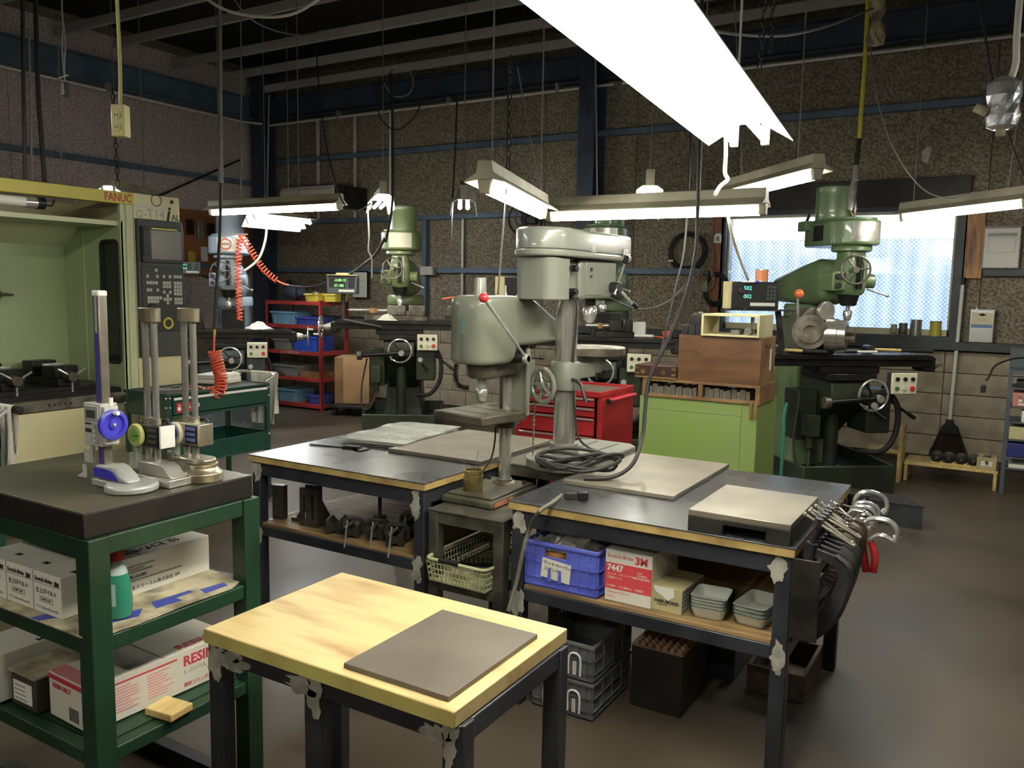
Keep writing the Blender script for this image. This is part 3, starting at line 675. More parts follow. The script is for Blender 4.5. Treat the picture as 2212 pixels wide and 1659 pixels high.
# black steel skid under the bench
t = thing('skid_frame', 'low black steel skid lying on the floor under the green bench', 'skid', (-2.6, 1.28, 0))
for y in (0, .34): obj('skid_bar', MB().box(0, .84, y, y+.05, 0.0, .05), 'black_paint', t, .003)
obj('skid_bar', MB().box(.79, .84, .05, .34, 0.0, .05), 'black_paint', t, .003)
# ================================================================ things lying on the benches
def slab(name, label, cat, x0, x1, y0, y1, z0, z1, m, bev=.002, rz=0):
    o = obj(name, MB().box(-(x1-x0)/2, (x1-x0)/2, -(y1-y0)/2, (y1-y0)/2, 0, z1-z0), m, None, bev)
    return tag(o, label, cat, loc=((x0+x1)/2, (y0+y1)/2, z0), rz=rz)
slab('steel_plate', 'large flat steel plate beside the coiled cable on the bench', 'steel plate', -1.49, -1.025, 2.905, 3.61, HB+.0005, HB+.017, 'plate_grey')
t = thing('surface_plate', 'small thick iron plate with slotted side near the hanging clamps', 'surface plate', (-.855, 2.565, HB+.0005))
wv, dv = .325, .42
obj('plate_top', MB().box(0, wv, 0, dv, .05, .069), 'plate_grey', t, .002)
pf = MB().box(0, .115, 0, .02, 0, .05).box(.25, wv, 0, .02, 0, .05).box(.115, .25, 0, .02, .034, .05)
obj('plate_body', pf.box(0, .02, .02, dv, 0, .05).box(wv-.02, wv, .02, dv, 0, .05).box(.02, wv-.02, dv-.02, dv, 0, .05), 'cast_dark', t, .0015)
slab('steel_plate', 'flat steel plate lying next to the clear plastic bags', 'steel plate', -2.465, -1.945, 3.005, 3.665, HB+.0005, HB+.018, 'plate_grey')
mat('plate_worn', S(112, 102, 90), .5, .3, S(92, 84, 72), 4, lo=.35, hi=.7)
slab('steel_plate', 'thin dull steel plate lying on the pale wooden table', 'steel plate', -1.225, -.938, 1.338, 1.715, WH+.0005, WH+.0125, 'plate_worn', .0015)
# stack of clear plastic bags
bagm = mat('poly', S(246, 247, 242), .12, 0, S(238, 239, 234), 5, bump=.35, bscale=14, coat=.8, alpha=.62)
t = thing('plastic_bag_stack', 'stack of flat clear plastic bags on the black bench', 'plastic bags', (-2.66, 3.35, HB+.0005), .12)
random.seed(11)
for k in range(9):
    nx, ny = 12, 16; b = MB(); w_, d_ = .36+random.uniform(-.012, .012), .58+random.uniform(-.015, .015); ox, oy = random.uniform(-.01, .01), random.uniform(-.012, .012)
    vs = []; ph = random.uniform(0, 6)
    for j in range(ny+1):
        for i in range(nx+1):
            x = (i/nx-.5)*w_+ox; y = (j/ny-.5)*d_+oy
            edge = max(0, abs(i/nx-.5)*2-.86)/.14
            z = .0035*k + .002 + (.0012*math.sin(9*y+ph+4*x) + .0008*math.sin(31*y+ph*2)) + .0035*edge*math.sin(23*y+ph)*(k > 2)
            vs.append((x, y, max(z, .0006)))
    b.add(vs, [(j*(nx+1)+i, j*(nx+1)+i+1, (j+1)*(nx+1)+i+1, (j+1)*(nx+1)+i) for j in range(ny) for i in range(nx)])
    obj('plastic_bag', b, 'poly', t)
# vernier caliper
a_, b_ = PZ(670, 961, HB), PZ(796, 972, HB); ang = math.atan2(b_.y-a_.y, b_.x-a_.x)
t = thing('digital_caliper', 'dark digital caliper lying on the black bench', 'caliper', (a_.x, a_.y, HB+.0005), ang); Lc = (b_-a_).length
obj('beam', MB().box(0, Lc-.03, -.009, .009, .002, .007), 'black_iron', t, .0008)
obj('slider', MB().box(Lc-.13, Lc-.045, -.018, .014, .0005, .014), 'black_plastic', t, .002)
obj('display', MB().box(Lc-.118, Lc-.08, -.009, .009, .014, .015), 'lcd', t)
obj('jaw', MB().prism([(Lc-.03, .012), (Lc, .012), (Lc, -.005), (Lc-.012, -.055), (Lc-.02, -.055), (Lc-.03, -.01)], .001, .006, 'z').prism([(Lc-.075, -.015), (Lc-.045, -.015), (Lc-.035, -.055), (Lc-.03, -.055), (Lc-.03, -.02)], .001, .006, 'z'), 'dark_steel', t, .0006)

# ================================================================ stands between the benches
def stand(x0, x1, y0, y1, z, label, shelf, m):
    t = thing('steel_stand', label, 'stand', (x0, y0, 0)); w, d = x1-x0, y1-y0; L = .045
    obj('top_plate', MB().box(0, w, 0, d, z-.009, z), m, t, .002)
    for x in (.002, w-L-.002):
        for y in (.002, d-L-.002): obj('leg', MB().box(x, x+L, y, y+L, 0, z-.0095), m, t, .003)
    for y in (.004, d-.044): obj('rail', MB().box(L+.002, w-L-.002, y, y+.04, z-.055, z-.0095), m, t, .003)
    for x in (.004, w-.044): obj('rail', MB().box(x, x+.04, L+.002, d-L-.002, z-.055, z-.0095), m, t, .003)
    for s in shelf:
        obj('shelf', MB().box(.002, w-.002, .004, d-.004, s-.004, s), 'cast_dark', t)
        for y in (.004, d-.044): obj('rail', MB().box(L+.002, w-L-.002, y, y+.04, s-.044, s-.005), m, t, .003)
    return t
SZ = .68
mat('stand_steel', S(108, 104, 92), .4, .5, S(72, 69, 60), 8, bump=.05)
stand(-1.932, -1.578, 2.6, 3.105, SZ, 'bare steel stand carrying the small drill press between the benches', (.40,), 'stand_steel')
stand(-1.932, -1.545, 3.125, 3.74, HB-.001, 'bare steel stand carrying the tall grey drill press', (), 'stand_steel')

# ---------------------------------------------------------------- small drill press (faces the camera side of the stand)
mat('drill_green', S(118, 122, 106), .32, 0, S(102, 106, 90), 3, coat=.2)
mat('drill_iron', S(104, 100, 86), .42, .45, S(76, 70, 56), 7, bump=.06)
mat('base_green', S(82, 84, 66), .5, .2, S(60, 58, 46), 6, bump=.08)
DX, DY = -1.82, 3.0
t = thing('small_drill_press', 'small grey green drill press with red ball lever on the bare steel stand', 'drill press', (DX, DY, SZ))
def zz(z): return z-SZ
obj('base', MB().box(-.13, .12, -.29, .09, .0005, .032), 'base_green', t, .01, 3)
obj('base_top', MB().box(-.112, .102, -.265, .075, .032, .042), 'drill_iron', t, .006)
obj('red_patch', MB().box(.1202, .1208, -.275, -.12, .006, .026), 'wood_post_b', t, smooth=False)
for x in (-.09, .085):
    obj('base_bolt', MB().cyl((x, .02, .042), (x, .02, .058), .008, n=6), 'black_iron', t)
obj('column', MB().cyl((0, 0, .042), (0, 0, zz(1.36)), .0265, n=28), 'steel', t)
obj('column_flange', MB().lathe([(.055, .042), (.05, .048), (.034, .052), (.034, .06)], n=24), 'drill_iron', t)
tb = obj('work_table', MB().cbox((-.055, -.115, zz(1.025)), (.285, .27, .038), rz=-.2), 'drill_iron', t, .006)
mw = Matrix.Translation((-.055, -.115, zz(1.0442))) @ Matrix.Rotation(-.2, 4, 'Z')
for sy in (-.06, .05): obj('table_slot', MB().box(-.1, .1, sy, sy+.012, 0, .0006, mw), 'cast_dark', tb, smooth=False)
obj('table_collar', MB().lathe([(.045, zz(.965)), (.05, zz(.985)), (.05, zz(1.006))], n=24), 'drill_iron', tb)
obj('table_clamp', MB().cyl((.03, -.02, zz(1.0)), (.085, -.035, zz(1.0)), .009, n=12).cyl((.075, -.033, zz(.99)), (.075, -.033, zz(1.015)), .006, n=8), 'chrome', tb)
rings = []
for y, w_, z0, z1, r in ((-.322, .03, 1.262, 1.49, .02), (-.315, .055, 1.256, 1.505, .022), (-.295, .08, 1.252, 1.516, .024), (-.265, .094, 1.25, 1.522, .024), (-.225, .1, 1.25, 1.524, .024),
                         (-.125, .1, 1.25, 1.524, .024), (-.105, .1, 1.256, 1.524, .024), (-.09, .1, 1.29, 1.524, .024), (-.07, .1, 1.314, 1.522, .024), (0, .1, 1.318, 1.52, .024), (.045, .1, 1.318, 1.518, .024), (.075, .1, 1.318, 1.506, .024),
                         (.255, .1, 1.322, 1.43, .022), (.275, .096, 1.324, 1.41, .02), (.285, .085, 1.33, 1.39, .016)):
    rings.append([(x, y, zz(z)) for x, z in rrect(2*w_, z1-z0, r, 4, 0, (z0+z1)/2)])
hd = fixn(obj('belt_cover', MB().loft(rings), 'drill_green', t, ang=50))
obj('pulley_cap', MB().lathe([(.026, zz(1.52)), (.023, zz(1.592)), (.021, zz(1.594))], (0, -.21, 0), n=28), 'brushed', t)
obj('oil_cup', MB().lathe([(.008, zz(1.52)), (.008, zz(1.528)), (.004, zz(1.534)), (.003, zz(1.565))], (.02, -.05, 0), n=12), 'brushed', t)
mat('name_plate', S(126, 166, 160), .3, .5, S(92, 130, 122), 20)
npm = [(.102*math.cos(a), -.225+.0985*math.sin(a)) for a in [math.radians(-138+7*i) for i in range(8)]]
obj('name_plate', MB().prism(npm + [(x*.985, y+.001) for x, y in reversed(npm)], zz(1.375), zz(1.44), 'z'), 'name_plate', hd)
obj('quill_housing', MB().lathe([(.052, zz(1.19)), (.06, zz(1.2)), (.064, zz(1.25))], (0, -.19, 0), n=28).box(-.05, .05, -.19, .03, zz(1.195), zz(1.25)), 'drill_iron', t, .004)
obj('column_bracket', MB().lathe([(.046, zz(1.185)), (.048, zz(1.19)), (.048, zz(1.318))], n=24), 'drill_iron', t)
sp = obj('spindle', MB().cyl((0, -.19, zz(1.15)), (0, -.19, zz(1.19)), .018, n=20), 'chrome', t)
obj('drill_chuck', MB().lathe([(.012, zz(1.09)), (.022, zz(1.1)), (.024, zz(1.118)), (.0255, zz(1.119)), (.0255, zz(1.142)), (.02, zz(1.15)), (.014, zz(1.155))], (0, -.19, 0), n=24), 'steel', sp)
obj('chuck_key', MB().cyl((-.03, -.225, zz(1.078)), (.075, -.19, zz(1.094)), .0035, n=8), 'chrome', sp)
obj('return_spring', MB().tube(coil(spline([(-.09, -.24, zz(1.25)), (-.088, -.25, zz(1.2)), (-.075, -.245, zz(1.16)), (-.04, -.225, zz(1.15))], 8), .009, 16, 8), .0028, 6), 'dark_steel', t)
hub = Vector((.14, -.09, zz(1.271)))
obj('lever_shaft', MB().cyl((.04, -.09, zz(1.271)), hub+Vector((.02, 0, 0)), .016, n=18).box(.05, .12, -.1, .0, zz(1.25), zz(1.285)), 'dark_steel', t, .003)
obj('lever_hub', MB().cyl(hub, hub+Vector((.02, 0, 0)), .022, n=22), 'brushed', t, .002)
lv = obj('feed_lever', MB().cyl(hub+Vector((.01, 0, 0)), (.15, -.41, zz(1.512)), .0065, n=12), 'chrome', t)
obj('lever_ball', MB().sphere((.15, -.416, zz(1.517)), .0185, 20, 14), 'red_plastic', lv)
obj('depth_stop', MB().cyl((.06, .0, zz(1.262)), (.12, .09, zz(1.262)), .005, n=10).cyl((.115, .085, zz(1.262)), (.125, .1, zz(1.262)), .009, n=8), 'dark_steel', t)
obj('depth_rod', MB().cyl((.045, -.11, zz(1.06)), (.045, -.11, zz(1.2)), .006, n=10), 'dark_steel', t)
mo = obj('motor_plate', MB().box(-.07, .06, .075, .085, zz(1.01), zz(1.318)).box(.055, .066, .065, .09, zz(1.01), zz(1.3)), 'drill_green', t, .002)
obj('motor', MB().lathe([(.05, 0), (.058, .006), (.058, .17), (.05, .178)], (-.01, .145, zz(1.08)), (0, 0, 1), 24), 'drill_green', t)
obj('motor_cord', MB().tube(spline([(-.05, .0, zz(.99)), (-.058, .01, zz(.9)), (-.07, .0, zz(.82)), (-.105, -.03, zz(.745)), (-.12, -.02, zz(.71))], 8), .004, 8), 'cable_black', t)
# brass bush with a wire standing on the base
c = PZ(1022, 1058, SZ+.043)
t = thing('bronze_bush', 'old bronze bushing used as a cup on the small drill base', 'bushing', (c.x, c.y, SZ+.0435))
obj('bush', MB().lathe([(.041, 0), (.041, .062), (.0385, .064), (.0385, .066), (.041, .068), (.041, .084), (.034, .085), (.034, .01), (.001, .009)], n=28), 'brass', t)
obj('wire', MB().cyl((.0, .005, .02), (.014, .01, .16), .0011, n=6).torus((.0145, .01, .164), .004, .001, (0, 1, 0), 12, 5), 'steel', t)
obj('wire', MB().cyl((-.02, .0, .02), (-.05, .0, .13), .0006, n=5), 'steel', t)

# ---------------------------------------------------------------- tall grey drill press (faces away from the camera)
mat('drill_grey', S(128, 132, 118), .28, 0, S(116, 120, 108), 2.5, coat=.35)
mat('drill_grey_b', S(120, 122, 110), .4, 0, S(104, 106, 94), 4)
QX, QY, QZ = -1.643, 3.205, HB
t = thing('tall_drill_press', 'tall grey drill press with polished column and a large belt cover', 'drill press', (QX, QY, QZ), -.05)
q = lambda z: z-QZ
bo = MB().prism([(.165*math.cos(a), .165*math.sin(a)) for a in [math.radians(180+12*i) for i in range(16)]] + [(.16, .2), (.15, .42), (.1, .47), (-.1, .47), (-.15, .42), (-.16, .2)], .0, .045, 'z')
obj('base', bo, 'drill_grey_b', t, .008, 3)
obj('base_slot', MB().box(.05, .063, .22, .42, .0452, .0458).box(-.06, -.047, .22, .42, .0452, .0458), 'cast_dark', t, smooth=False)
obj('column_boss', MB().lathe([(.1, .045), (.085, .052), (.066, .06), (.062, .105)], n=32), 'drill_grey_b', t)
obj('column', MB().cyl((0, 0, .1), (0, 0, q(1.69)), .048, n=40), 'steel', t)
br = obj('table_bracket', MB().lathe([(.062, q(1.119)), (.064, q(1.123)), (.064, q(1.238)), (.06, q(1.244))], n=32).box(-.04, .04, .05, .2, q(1.165), q(1.23)), 'drill_grey_b', t, .004)
tb = obj('work_table', MB().lathe([(.14, 0), (.148, .004), (.148, .034), (.144, .038)], (0, .245, q(1.258)), n=44), 'old_steel', t)
obj('table_rim_slot', MB().box(-.006, .006, .13, .34, q(1.2962), q(1.2968)).box(-.1, .1, .229, .241, q(1.2962), q(1.2968)), 'cast_dark', tb, smooth=False)
obj('table_stem', MB().lathe([(.045, q(1.18)), (.06, q(1.2)), (.07, q(1.258))], (0, .235, 0), n=24), 'drill_grey_b', tb)
# ring crank on the camera side of the bracket
ax = Vector((-.3, -1, 0)).normalized(); wc = Vector((-.05, -.075, q(1.14)))
rw = MB().torus(wc+ax*.02, .07, .011, ax, 32, 8).cyl(wc-ax*.01, wc+ax*.04, .018, n=18)
e1 = ax.cross(Vector((0, 0, 1))).normalized()
for k in range(5):
    a = 2*PI*k/5; dd = e1*math.cos(a)+Vector((0, 0, 1))*math.sin(a); rw.tube([wc+ax*.02+dd*.015, wc+ax*.02+dd*.068], .009, 6)
rw.torus(wc+ax*.02, .036, .006, ax, 24, 6)
obj('ring_handwheel', rw, 'drill_green', t)
obj('lift_chain', MB().tube(coil([wc+Vector((-.06, 0, .05)), wc+Vector((-.061, .0, -.1)), wc+Vector((-.062, .0, -.318))], .003, 40, 6), .0026, 5), 'old_steel', t)
obj('lift_crank', MB().tube(spline([(.05, -.03, q(1.17)), (.085, -.05, q(1.168)), (.11, -.055, q(1.15)), (.125, -.06, q(1.115)), (.14, -.065, q(1.085))], 6), .008, 10), 'black_iron', t)
# motor, head, belt cover
mb = fixn(obj('motor_box', MB().loft([[(x, y, z) for x, y in rrect(.19, .17, .05, 6, 0, -.2)] for z in (q(1.51), q(1.68))]), 'drill_grey', t, .004))
obj('motor_label', MB().box(-.0962, -.0956, -.25, -.2, q(1.56), q(1.62)), 'brushed', mb, smooth=False)
obj('motor_vent', MB().box(.0955, .0962, -.145, -.14, q(1.62), q(1.65)), 'black_plastic', mb, smooth=False)
obj('motor_bracket', MB().box(-.06, .06, -.13, -.03, q(1.53), q(1.67)), 'drill_grey_b', t, .008)
for z in (1.545, 1.64): obj('bracket_knob', MB().cyl((.06, -.085, q(z)), (.095, -.085, q(z)), .014, n=14), 'black_plastic', t, .003)
obj('head', MB().box(-.075, .075, -.03, .31, q(1.515), q(1.682)), 'drill_grey', t, .012, 3)
obj('head_recess', MB().box(.0752, .079, .02, .17, q(1.53), q(1.67)), 'drill_grey', t, .003)
obj('switch_bolt', MB().cyl((.079, .06, q(1.64)), (.084, .06, q(1.64)), .008, n=12).cyl((.079, .06, q(1.61)), (.084, .06, q(1.61)), .006, n=12), 'black_iron', t)
hub = Vector((.075, .26, q(1.565)))
obj('feed_hub', MB().cyl(hub, hub+Vector((.045, 0, 0)), .026, n=24), 'black_iron', t, .003)
for a in (1.65, 3.4, 5.6):
    dd = Vector((.35, math.cos(a), math.sin(a))).normalized(); fa = obj('feed_arm', MB().cyl(hub+Vector((.03, 0, 0)), hub+Vector((.03, 0, 0))+dd*.13, .006, n=10), 'chrome', t)
    obj('arm_grip', MB().cyl(hub+Vector((.03, 0, 0))+dd*.115, hub+Vector((.03, 0, 0))+dd*.15, .012, .01, n=14), 'black_plastic', fa, .003)
obj('spindle', MB().cyl((0, .205, q(1.485)), (0, .205, q(1.516)), .026, n=20), 'dark_steel', t)
obj('drill_chuck', MB().lathe([(.012, q(1.405)), (.026, q(1.42)), (.029, q(1.44)), (.031, q(1.441)), (.031, q(1.468)), (.024, q(1.478)), (.018, q(1.486))], (0, .205, 0), n=24), 'chrome', t)
def cov(r0, z0, z1, x): return None
outl = [(.115*math.cos(a), -.2+.115*math.sin(a)) for a in [math.radians(180+12*i) for i in range(16)]] + [(.09, .41), (.082, .435), (.06, .44), (-.06, .44), (-.082, .435), (-.09, .41)]
oc = lambda s: [(x*s, (y-.1)*(1-(1-s)*.5)+.1) for x, y in outl]
obj('belt_cover_base', MB().prism(oc(1.03), q(1.684), q(1.712), 'z'), 'drill_grey', t, .008, 3)
cv = fixn(obj('belt_cover', MB().loft([[(x, y, q(z)) for x, y in oc(s)] for s, z in ((1.0, 1.713), (1.0, 1.782), (.985, 1.792), (.94, 1.799))]), 'drill_grey', t, .004))
for y in (.0, .33):
    o_ = obj('hinge', MB().box(.098 if y < .2 else .0935, .106 if y < .2 else .1, y, y+.045, q(1.692), q(1.738)).cyl((.106, y-.002, q(1.713)), (.106, y+.047, q(1.713)), .004, n=8), 'brushed', t, .001)
obj('power_cord', MB().tube(spline([(.03, -.05, q(1.535)), (.06, -.03, q(1.5)), (.056, -.02, q(1.4)), (.05, -.028, q(1.2)), (.066, -.02, q(1.0)), (.085, -.02, q(.92)), (.12, .0, q(.88)), (.17, .02, q(.862))], 10), .005, 8), 'cable_black', t)
# ================================================================ under the benches
SH = .468
# blue folding crate
mat('crate_label', S(226, 222, 206), .7)
def crate(name, label, loc, size, m, holes=True, cat='crate', wall=.006, rz=0):
    t = thing(name, label, cat, loc, rz); w, d, h = size; k = wall
    b = MB().box(0, w, 0, d, 0, k).box(0, k, k, d-k, k, h).box(w-k, w, k, d-k, k, h)
    hx0, hx1, hz0, hz1 = (w*.28, w*.58, h*.70, h*.87) if holes else (0, 0, 0, 0)
    for y in (0, d-k):
        if holes: b.box(0, w, y, y+k, k, hz0).box(0, w, y, y+k, hz1, h).box(0, hx0, y, y+k, hz0, hz1).box(hx1, w, y, y+k, hz0, hz1)
        else: b.box(0, w, y, y+k, k, h)
    obj('crate_body', b, m, t, .0012, 1)
    rb = MB()
    for x in (0, w*.12, w*.26, w*.6, w*.74, w*.88, w-.008): rb.box(x, x+.005, -.005, 0, h*.1, h*.98)
    for z in (h*.05, h*.2, h*.55, h*.93): rb.box(0, w, -.005, 0, z, z+.005)
    for y in (0, d*.25, d*.5, d*.75, d-.006): rb.box(w, w+.005, y, y+.005, h*.1, h*.98)
    for z in (h*.05, h*.2, h*.55, h*.9): rb.box(w, w+.005, 0, d, z, z+.005)
    obj('crate_ribs', rb, m, t, smooth=False)
    obj('crate_rim', MB().box(-.006, w+.006, -.007, 0, h-.012, h).box(-.006, w+.006, d, d+.006, h-.012, h).box(-.006, 0, 0, d, h-.012, h).box(w, w+.007, 0, d, h-.012, h), m, t, .001, 1)
    return t
cr = crate('folding_crate', 'blue folding crate with handwritten paper label on the bench shelf', (-1.472, 2.585, SH+.0005), (.292, .2, .17), 'blue_plastic')
obj('paper_label', MB().cbox((.13, -.0058, .075), (.118, .001, .072), m=Matrix.Rotation(.1, 4, 'Y')), 'crate_label', cr, smooth=False)
text('lettering', 'サンドペーパー', .0165, 'ink', cr, facing((.078, -.0068, .1), (1, 0, -.1), (0, 0, 1)))
text('lettering', 'スポンチ', .0165, 'ink', cr, facing((.08, -.0068, .078), (1, 0, -.1), (0, 0, 1)))
for x in (.098, .14): obj('latch_tab', MB().prism([(x, .03), (x+.014, .03), (x+.012, .078), (x+.002, .078)], -.011, -.006, 'y'), 'blue_plastic', cr, .001)
# clear bag bulging out of the crate
bag = bpy.data.materials.new('clear_film'); bag.use_nodes = True; _mats['clear_film'] = bag
nt = bag.node_tree; pb = nt.nodes['Principled BSDF']; pb.inputs['Base Color'].default_value = S(225, 225, 220); pb.inputs['Roughness'].default_value = .12; pb.inputs['Alpha'].default_value = .32
def crumple(name, label, loc, w, d, h, seed, m='clear_film', cat='plastic bag'):
    rnd = random.Random(seed); nx, ny = 22, 14; vs = []
    for j in range(ny+1):
        for i in range(nx+1):
            u, v = i/nx*2-1, j/ny*2-1
            z = h*max(0, (1-u*u*.75)*(1-v*v*.8)) * (.55+.45*math.sin(5*u+seed)*math.cos(4*v+seed*1.7)) + rnd.uniform(-.14, .14)*h
            vs.append((u*w/2, v*d/2, max(.002, z)))
    o = obj(name, MB().add(vs, [(j*(nx+1)+i, j*(nx+1)+i+1, (j+1)*(nx+1)+i+1, (j+1)*(nx+1)+i) for j in range(ny) for i in range(nx)]), m, None, smooth=False)
    return tag(o, label, cat, loc=loc)
slab('sandpaper_bundle', 'brown sandpaper bundle showing through the handle of the blue crate', 'sandpaper', -1.455, -1.2, 2.6, 2.77, SH+.008, SH+.135, 'wood_post', .01)
crumple('clear_plastic_bag', 'crumpled clear plastic bag spilling over the blue crate', (-1.345, 2.67, SH+.137), .26, .17, .085, 3)
# red and white carton
b = carton('abrasive_pad_carton', 'red and white carton numbered 7447 beside the blue crate', (-1.16, 2.605, SH+.0005), (.174, .26, .185))
mat('print_scarlet', S(226, 56, 60), .6)
obj('red_panel', MB().box(.0, .174, -.0009, -.0003, .045, .138), 'print_scarlet', b, smooth=False)
text('lettering', 'Scotch-Brite', .019, 'print_red', b, FY(.008, -.0006, .163))
text('lettering', '3M', .036, 'print_scarlet', b, FY(.112, -.0006, .158), bold=.0016)
text('lettering', '7447', .03, 'white_paint', b, FY(.008, -.0012, .12), bold=.0012)
text('lettering', 'A/VF\n#320相当', .009, 'white_paint', b, FY(.12, -.0012, .113))
text('lettering', 'スコッチ・ブライト™ 不織布表面処理材', .0088, 'white_paint', b, FY(.008, -.0012, .098))
text('lettering', '工業用パッド', .0095, 'white_paint', b, FY(.008, -.0012, .085))
text('lettering', 'サビ取り・すり傷ぼかし（万能型）', .009, 'white_paint', b, FY(.008, -.0012, .055))
text('lettering', '150mm×230mm', .013, 'print_pink', b, FY(.008, -.0006, .034)); text('lettering', '20枚入', .012, 'print_pink', b, FY(.008, -.0006, .017))
mat('box_tan', S(190, 178, 126), .7, 0, S(160, 148, 100), 5)
b = carton('adhesive_carton', 'small tan carton with torn flap lettered in black on the bench shelf', (-.992, 2.612, SH+.0005), (.115, .2, .088), 'box_tan', rz=-.06)
obj('torn_patch', MB().prism([(.012, .086), (.085, .086), (.088, .06), (.065, .042), (.04, .058), (.02, .066)], -.0012, -.0004, 'y'), 'paper', b, smooth=False)
text('lettering', 'HARUBOND', .016, 'ink', b, FY(.016, -.0008, .036), bold=.0006); text('lettering', 'HARD TYPE', .007, 'ink', b, FY(.026, -.0008, .024))
mat('print_navy', S(70, 90, 130), .7)
for i in range(7):
    for j in range(5): obj('side_print', MB().prism(circ(.007, 4, .012+.018*i, .012+.016*j), .1152, .1158, 'x'), 'print_navy', b, smooth=False)
# stacked trays
mat('tray_white', S(222, 228, 216), .35)
def tray(label, loc, w, d, h, rz, group):
    t = thing('plastic_tray', label, 'tray', loc, rz, group)
    def ring(s, z): return [(x, y, z) for x, y in rrect(w*s, d*s, .02*s, 4)]
    o = fixn(obj('tray_shell', MB().loft([ring(.74, 0), ring(.78, .002), ring(.98, h), ring(1.04, h), ring(1.04, h-.005), ring(1.0, h-.005)][:4] + [ring(.95, h), ring(.76, .005)]), 'tray_white', t)); return t
for k in range(4): tray(('bottom', 'second lowest', 'second highest', 'topmost')[k]+' small square white tray in the stack beside the tan carton', (-.80, 2.685, SH+.0005+.011*k), .125, .14, .042, .08, 'small square trays on the bench shelf')
for k in range(3): tray(('bottom', 'middle', 'topmost')[k]+' long white tray in the stack by the bench leg', (-.655, 2.72, SH+.0005+.013*k), .115, .19, .042, -.1, 'long trays on the bench shelf')

# left bench shelf: angle plates, v-blocks with clamps
mat('tool_iron', S(84, 80, 72), .4, .5, S(60, 57, 52), 8, bump=.05)
t = thing('steel_block', 'upright steel block with a bolt hole on the left bench shelf', 'steel block', (-2.86, 2.70, SH+.0005), .25)
obj('block_body', MB().box(-.03, .03, -.018, .018, 0, .16), 'tool_iron', t, .002); obj('bolt_hole', MB().cyl((.0, -.0182, .125), (.0, -.019, .125), .008, n=14), 'black_iron', t)
t = thing('angle_plate', 'slotted cast angle plate with a sloping web on the left bench shelf', 'angle plate', (-2.70, 2.665, SH+.0005), .12)
fr = MB()
for x0, x1, z0, z1 in ((0, .02, 0, .175), (.034, .062, 0, .175), (.076, .1, 0, .175), (.02, .034, 0, .035), (.02, .034, .145, .175), (.062, .076, 0, .035), (.062, .076, .145, .175)): fr.box(x0, x1, 0, .016, z0, z1)
obj('slotted_face', fr, 'tool_iron', t, .001); obj('foot', MB().box(0, .1, .016, .12, 0, .016), 'tool_iron', t, .002)
obj('web', MB().prism([(.016, .016), (.11, .016), (.016, .15)], .088, .1, 'x'), 'tool_iron', t, .001)
t = thing('angle_plate', 'plain angle plate with a diagonal brace behind the slotted one', 'angle plate', (-2.80, 2.80, SH+.0005), .1)
obj('face', MB().box(0, .09, 0, .016, 0, .15), 'tool_iron', t, .002); obj('foot', MB().box(0, .09, -.1, 0, 0, .016), 'tool_iron', t, .002); obj('brace', MB().cyl((.03, -.09, .016), (.05, .0, .11), .008, n=8), 'steel', t)
def vblock(label, loc, rz, s=1.0, clamp=True, group=None, tdir=1):
    t = thing('v_block', label, 'v-block', loc, rz, group)
    obj('block_body', MB().prism([(-.035*s, 0), (-.012*s, 0), (-.012*s, .012*s), (.012*s, .012*s), (.012*s, 0), (.035*s, 0), (.035*s, .06*s), (.025*s, .06*s), (0, .032*s), (-.025*s, .06*s), (-.035*s, .06*s)], -.045*s, .045*s, 'y'), 'tool_iron', t, .001)
    if clamp:
        y = -.0*s
        obj('clamp_yoke', MB().tube(spline([(-.042*s, y, .02*s), (-.044*s, y, .062*s), (-.024*s, y, .078*s), (.024*s, y, .078*s), (.044*s, y, .062*s), (.042*s, y, .02*s)], 6), .006*s, 8, flat=1.5), 'tool_iron', t)
        sc = obj('clamp_screw', MB().cyl((0, y, .066*s), (0, y-.12*s, .075*s), .007*s, n=10), 'steel', t)
        obj('tommy_bar', MB().cyl((tdir*.004, y-.115*s, .098*s), (-tdir*.01*s, y-.118*s, -.02*s), .0038*s, n=8).sphere((tdir*.004, y-.115*s, .098*s), .005*s, 8, 6), 'chrome', sc)
    return t
G = 'v-blocks on the left bench shelf'
vblock('plain v-block without clamp beside the slotted angle plate', (-2.50, 2.69, SH+.0005), .5, 1.05, False)
vblock('v-block with clamp beside the plain v-block', (-2.395, 2.685, SH+.0005), .45, .95)
vblock('v-block with clamp in the middle of the row', (-2.29, 2.72, SH+.0005), .5, 1.0)
vblock('v-block with clamp next to the bench leg', (-2.165, 2.7, SH+.0005), .45, 1.05)
vblock('v-block with clamp behind the row of v-blocks', (-2.21, 2.86, SH+.0005), .4, 1.1)
t = thing('screw_jack', 'thin steel rod standing behind the v-blocks', 'rod', (-2.47, 2.95, SH+.0005)); obj('rod', MB().cyl((0, 0, 0), (0, 0, .2), .009, n=12), 'tool_iron', t); obj('foot', MB().cyl((0, 0, 0), (0, 0, .02), .03, n=16), 'tool_iron', t)
slab('steel_block', 'dark steel block pushed to the back of the left bench shelf', 'steel block', -2.4, -2.1, 3.1, 3.4, SH+.0005, SH+.12, 'tool_iron')

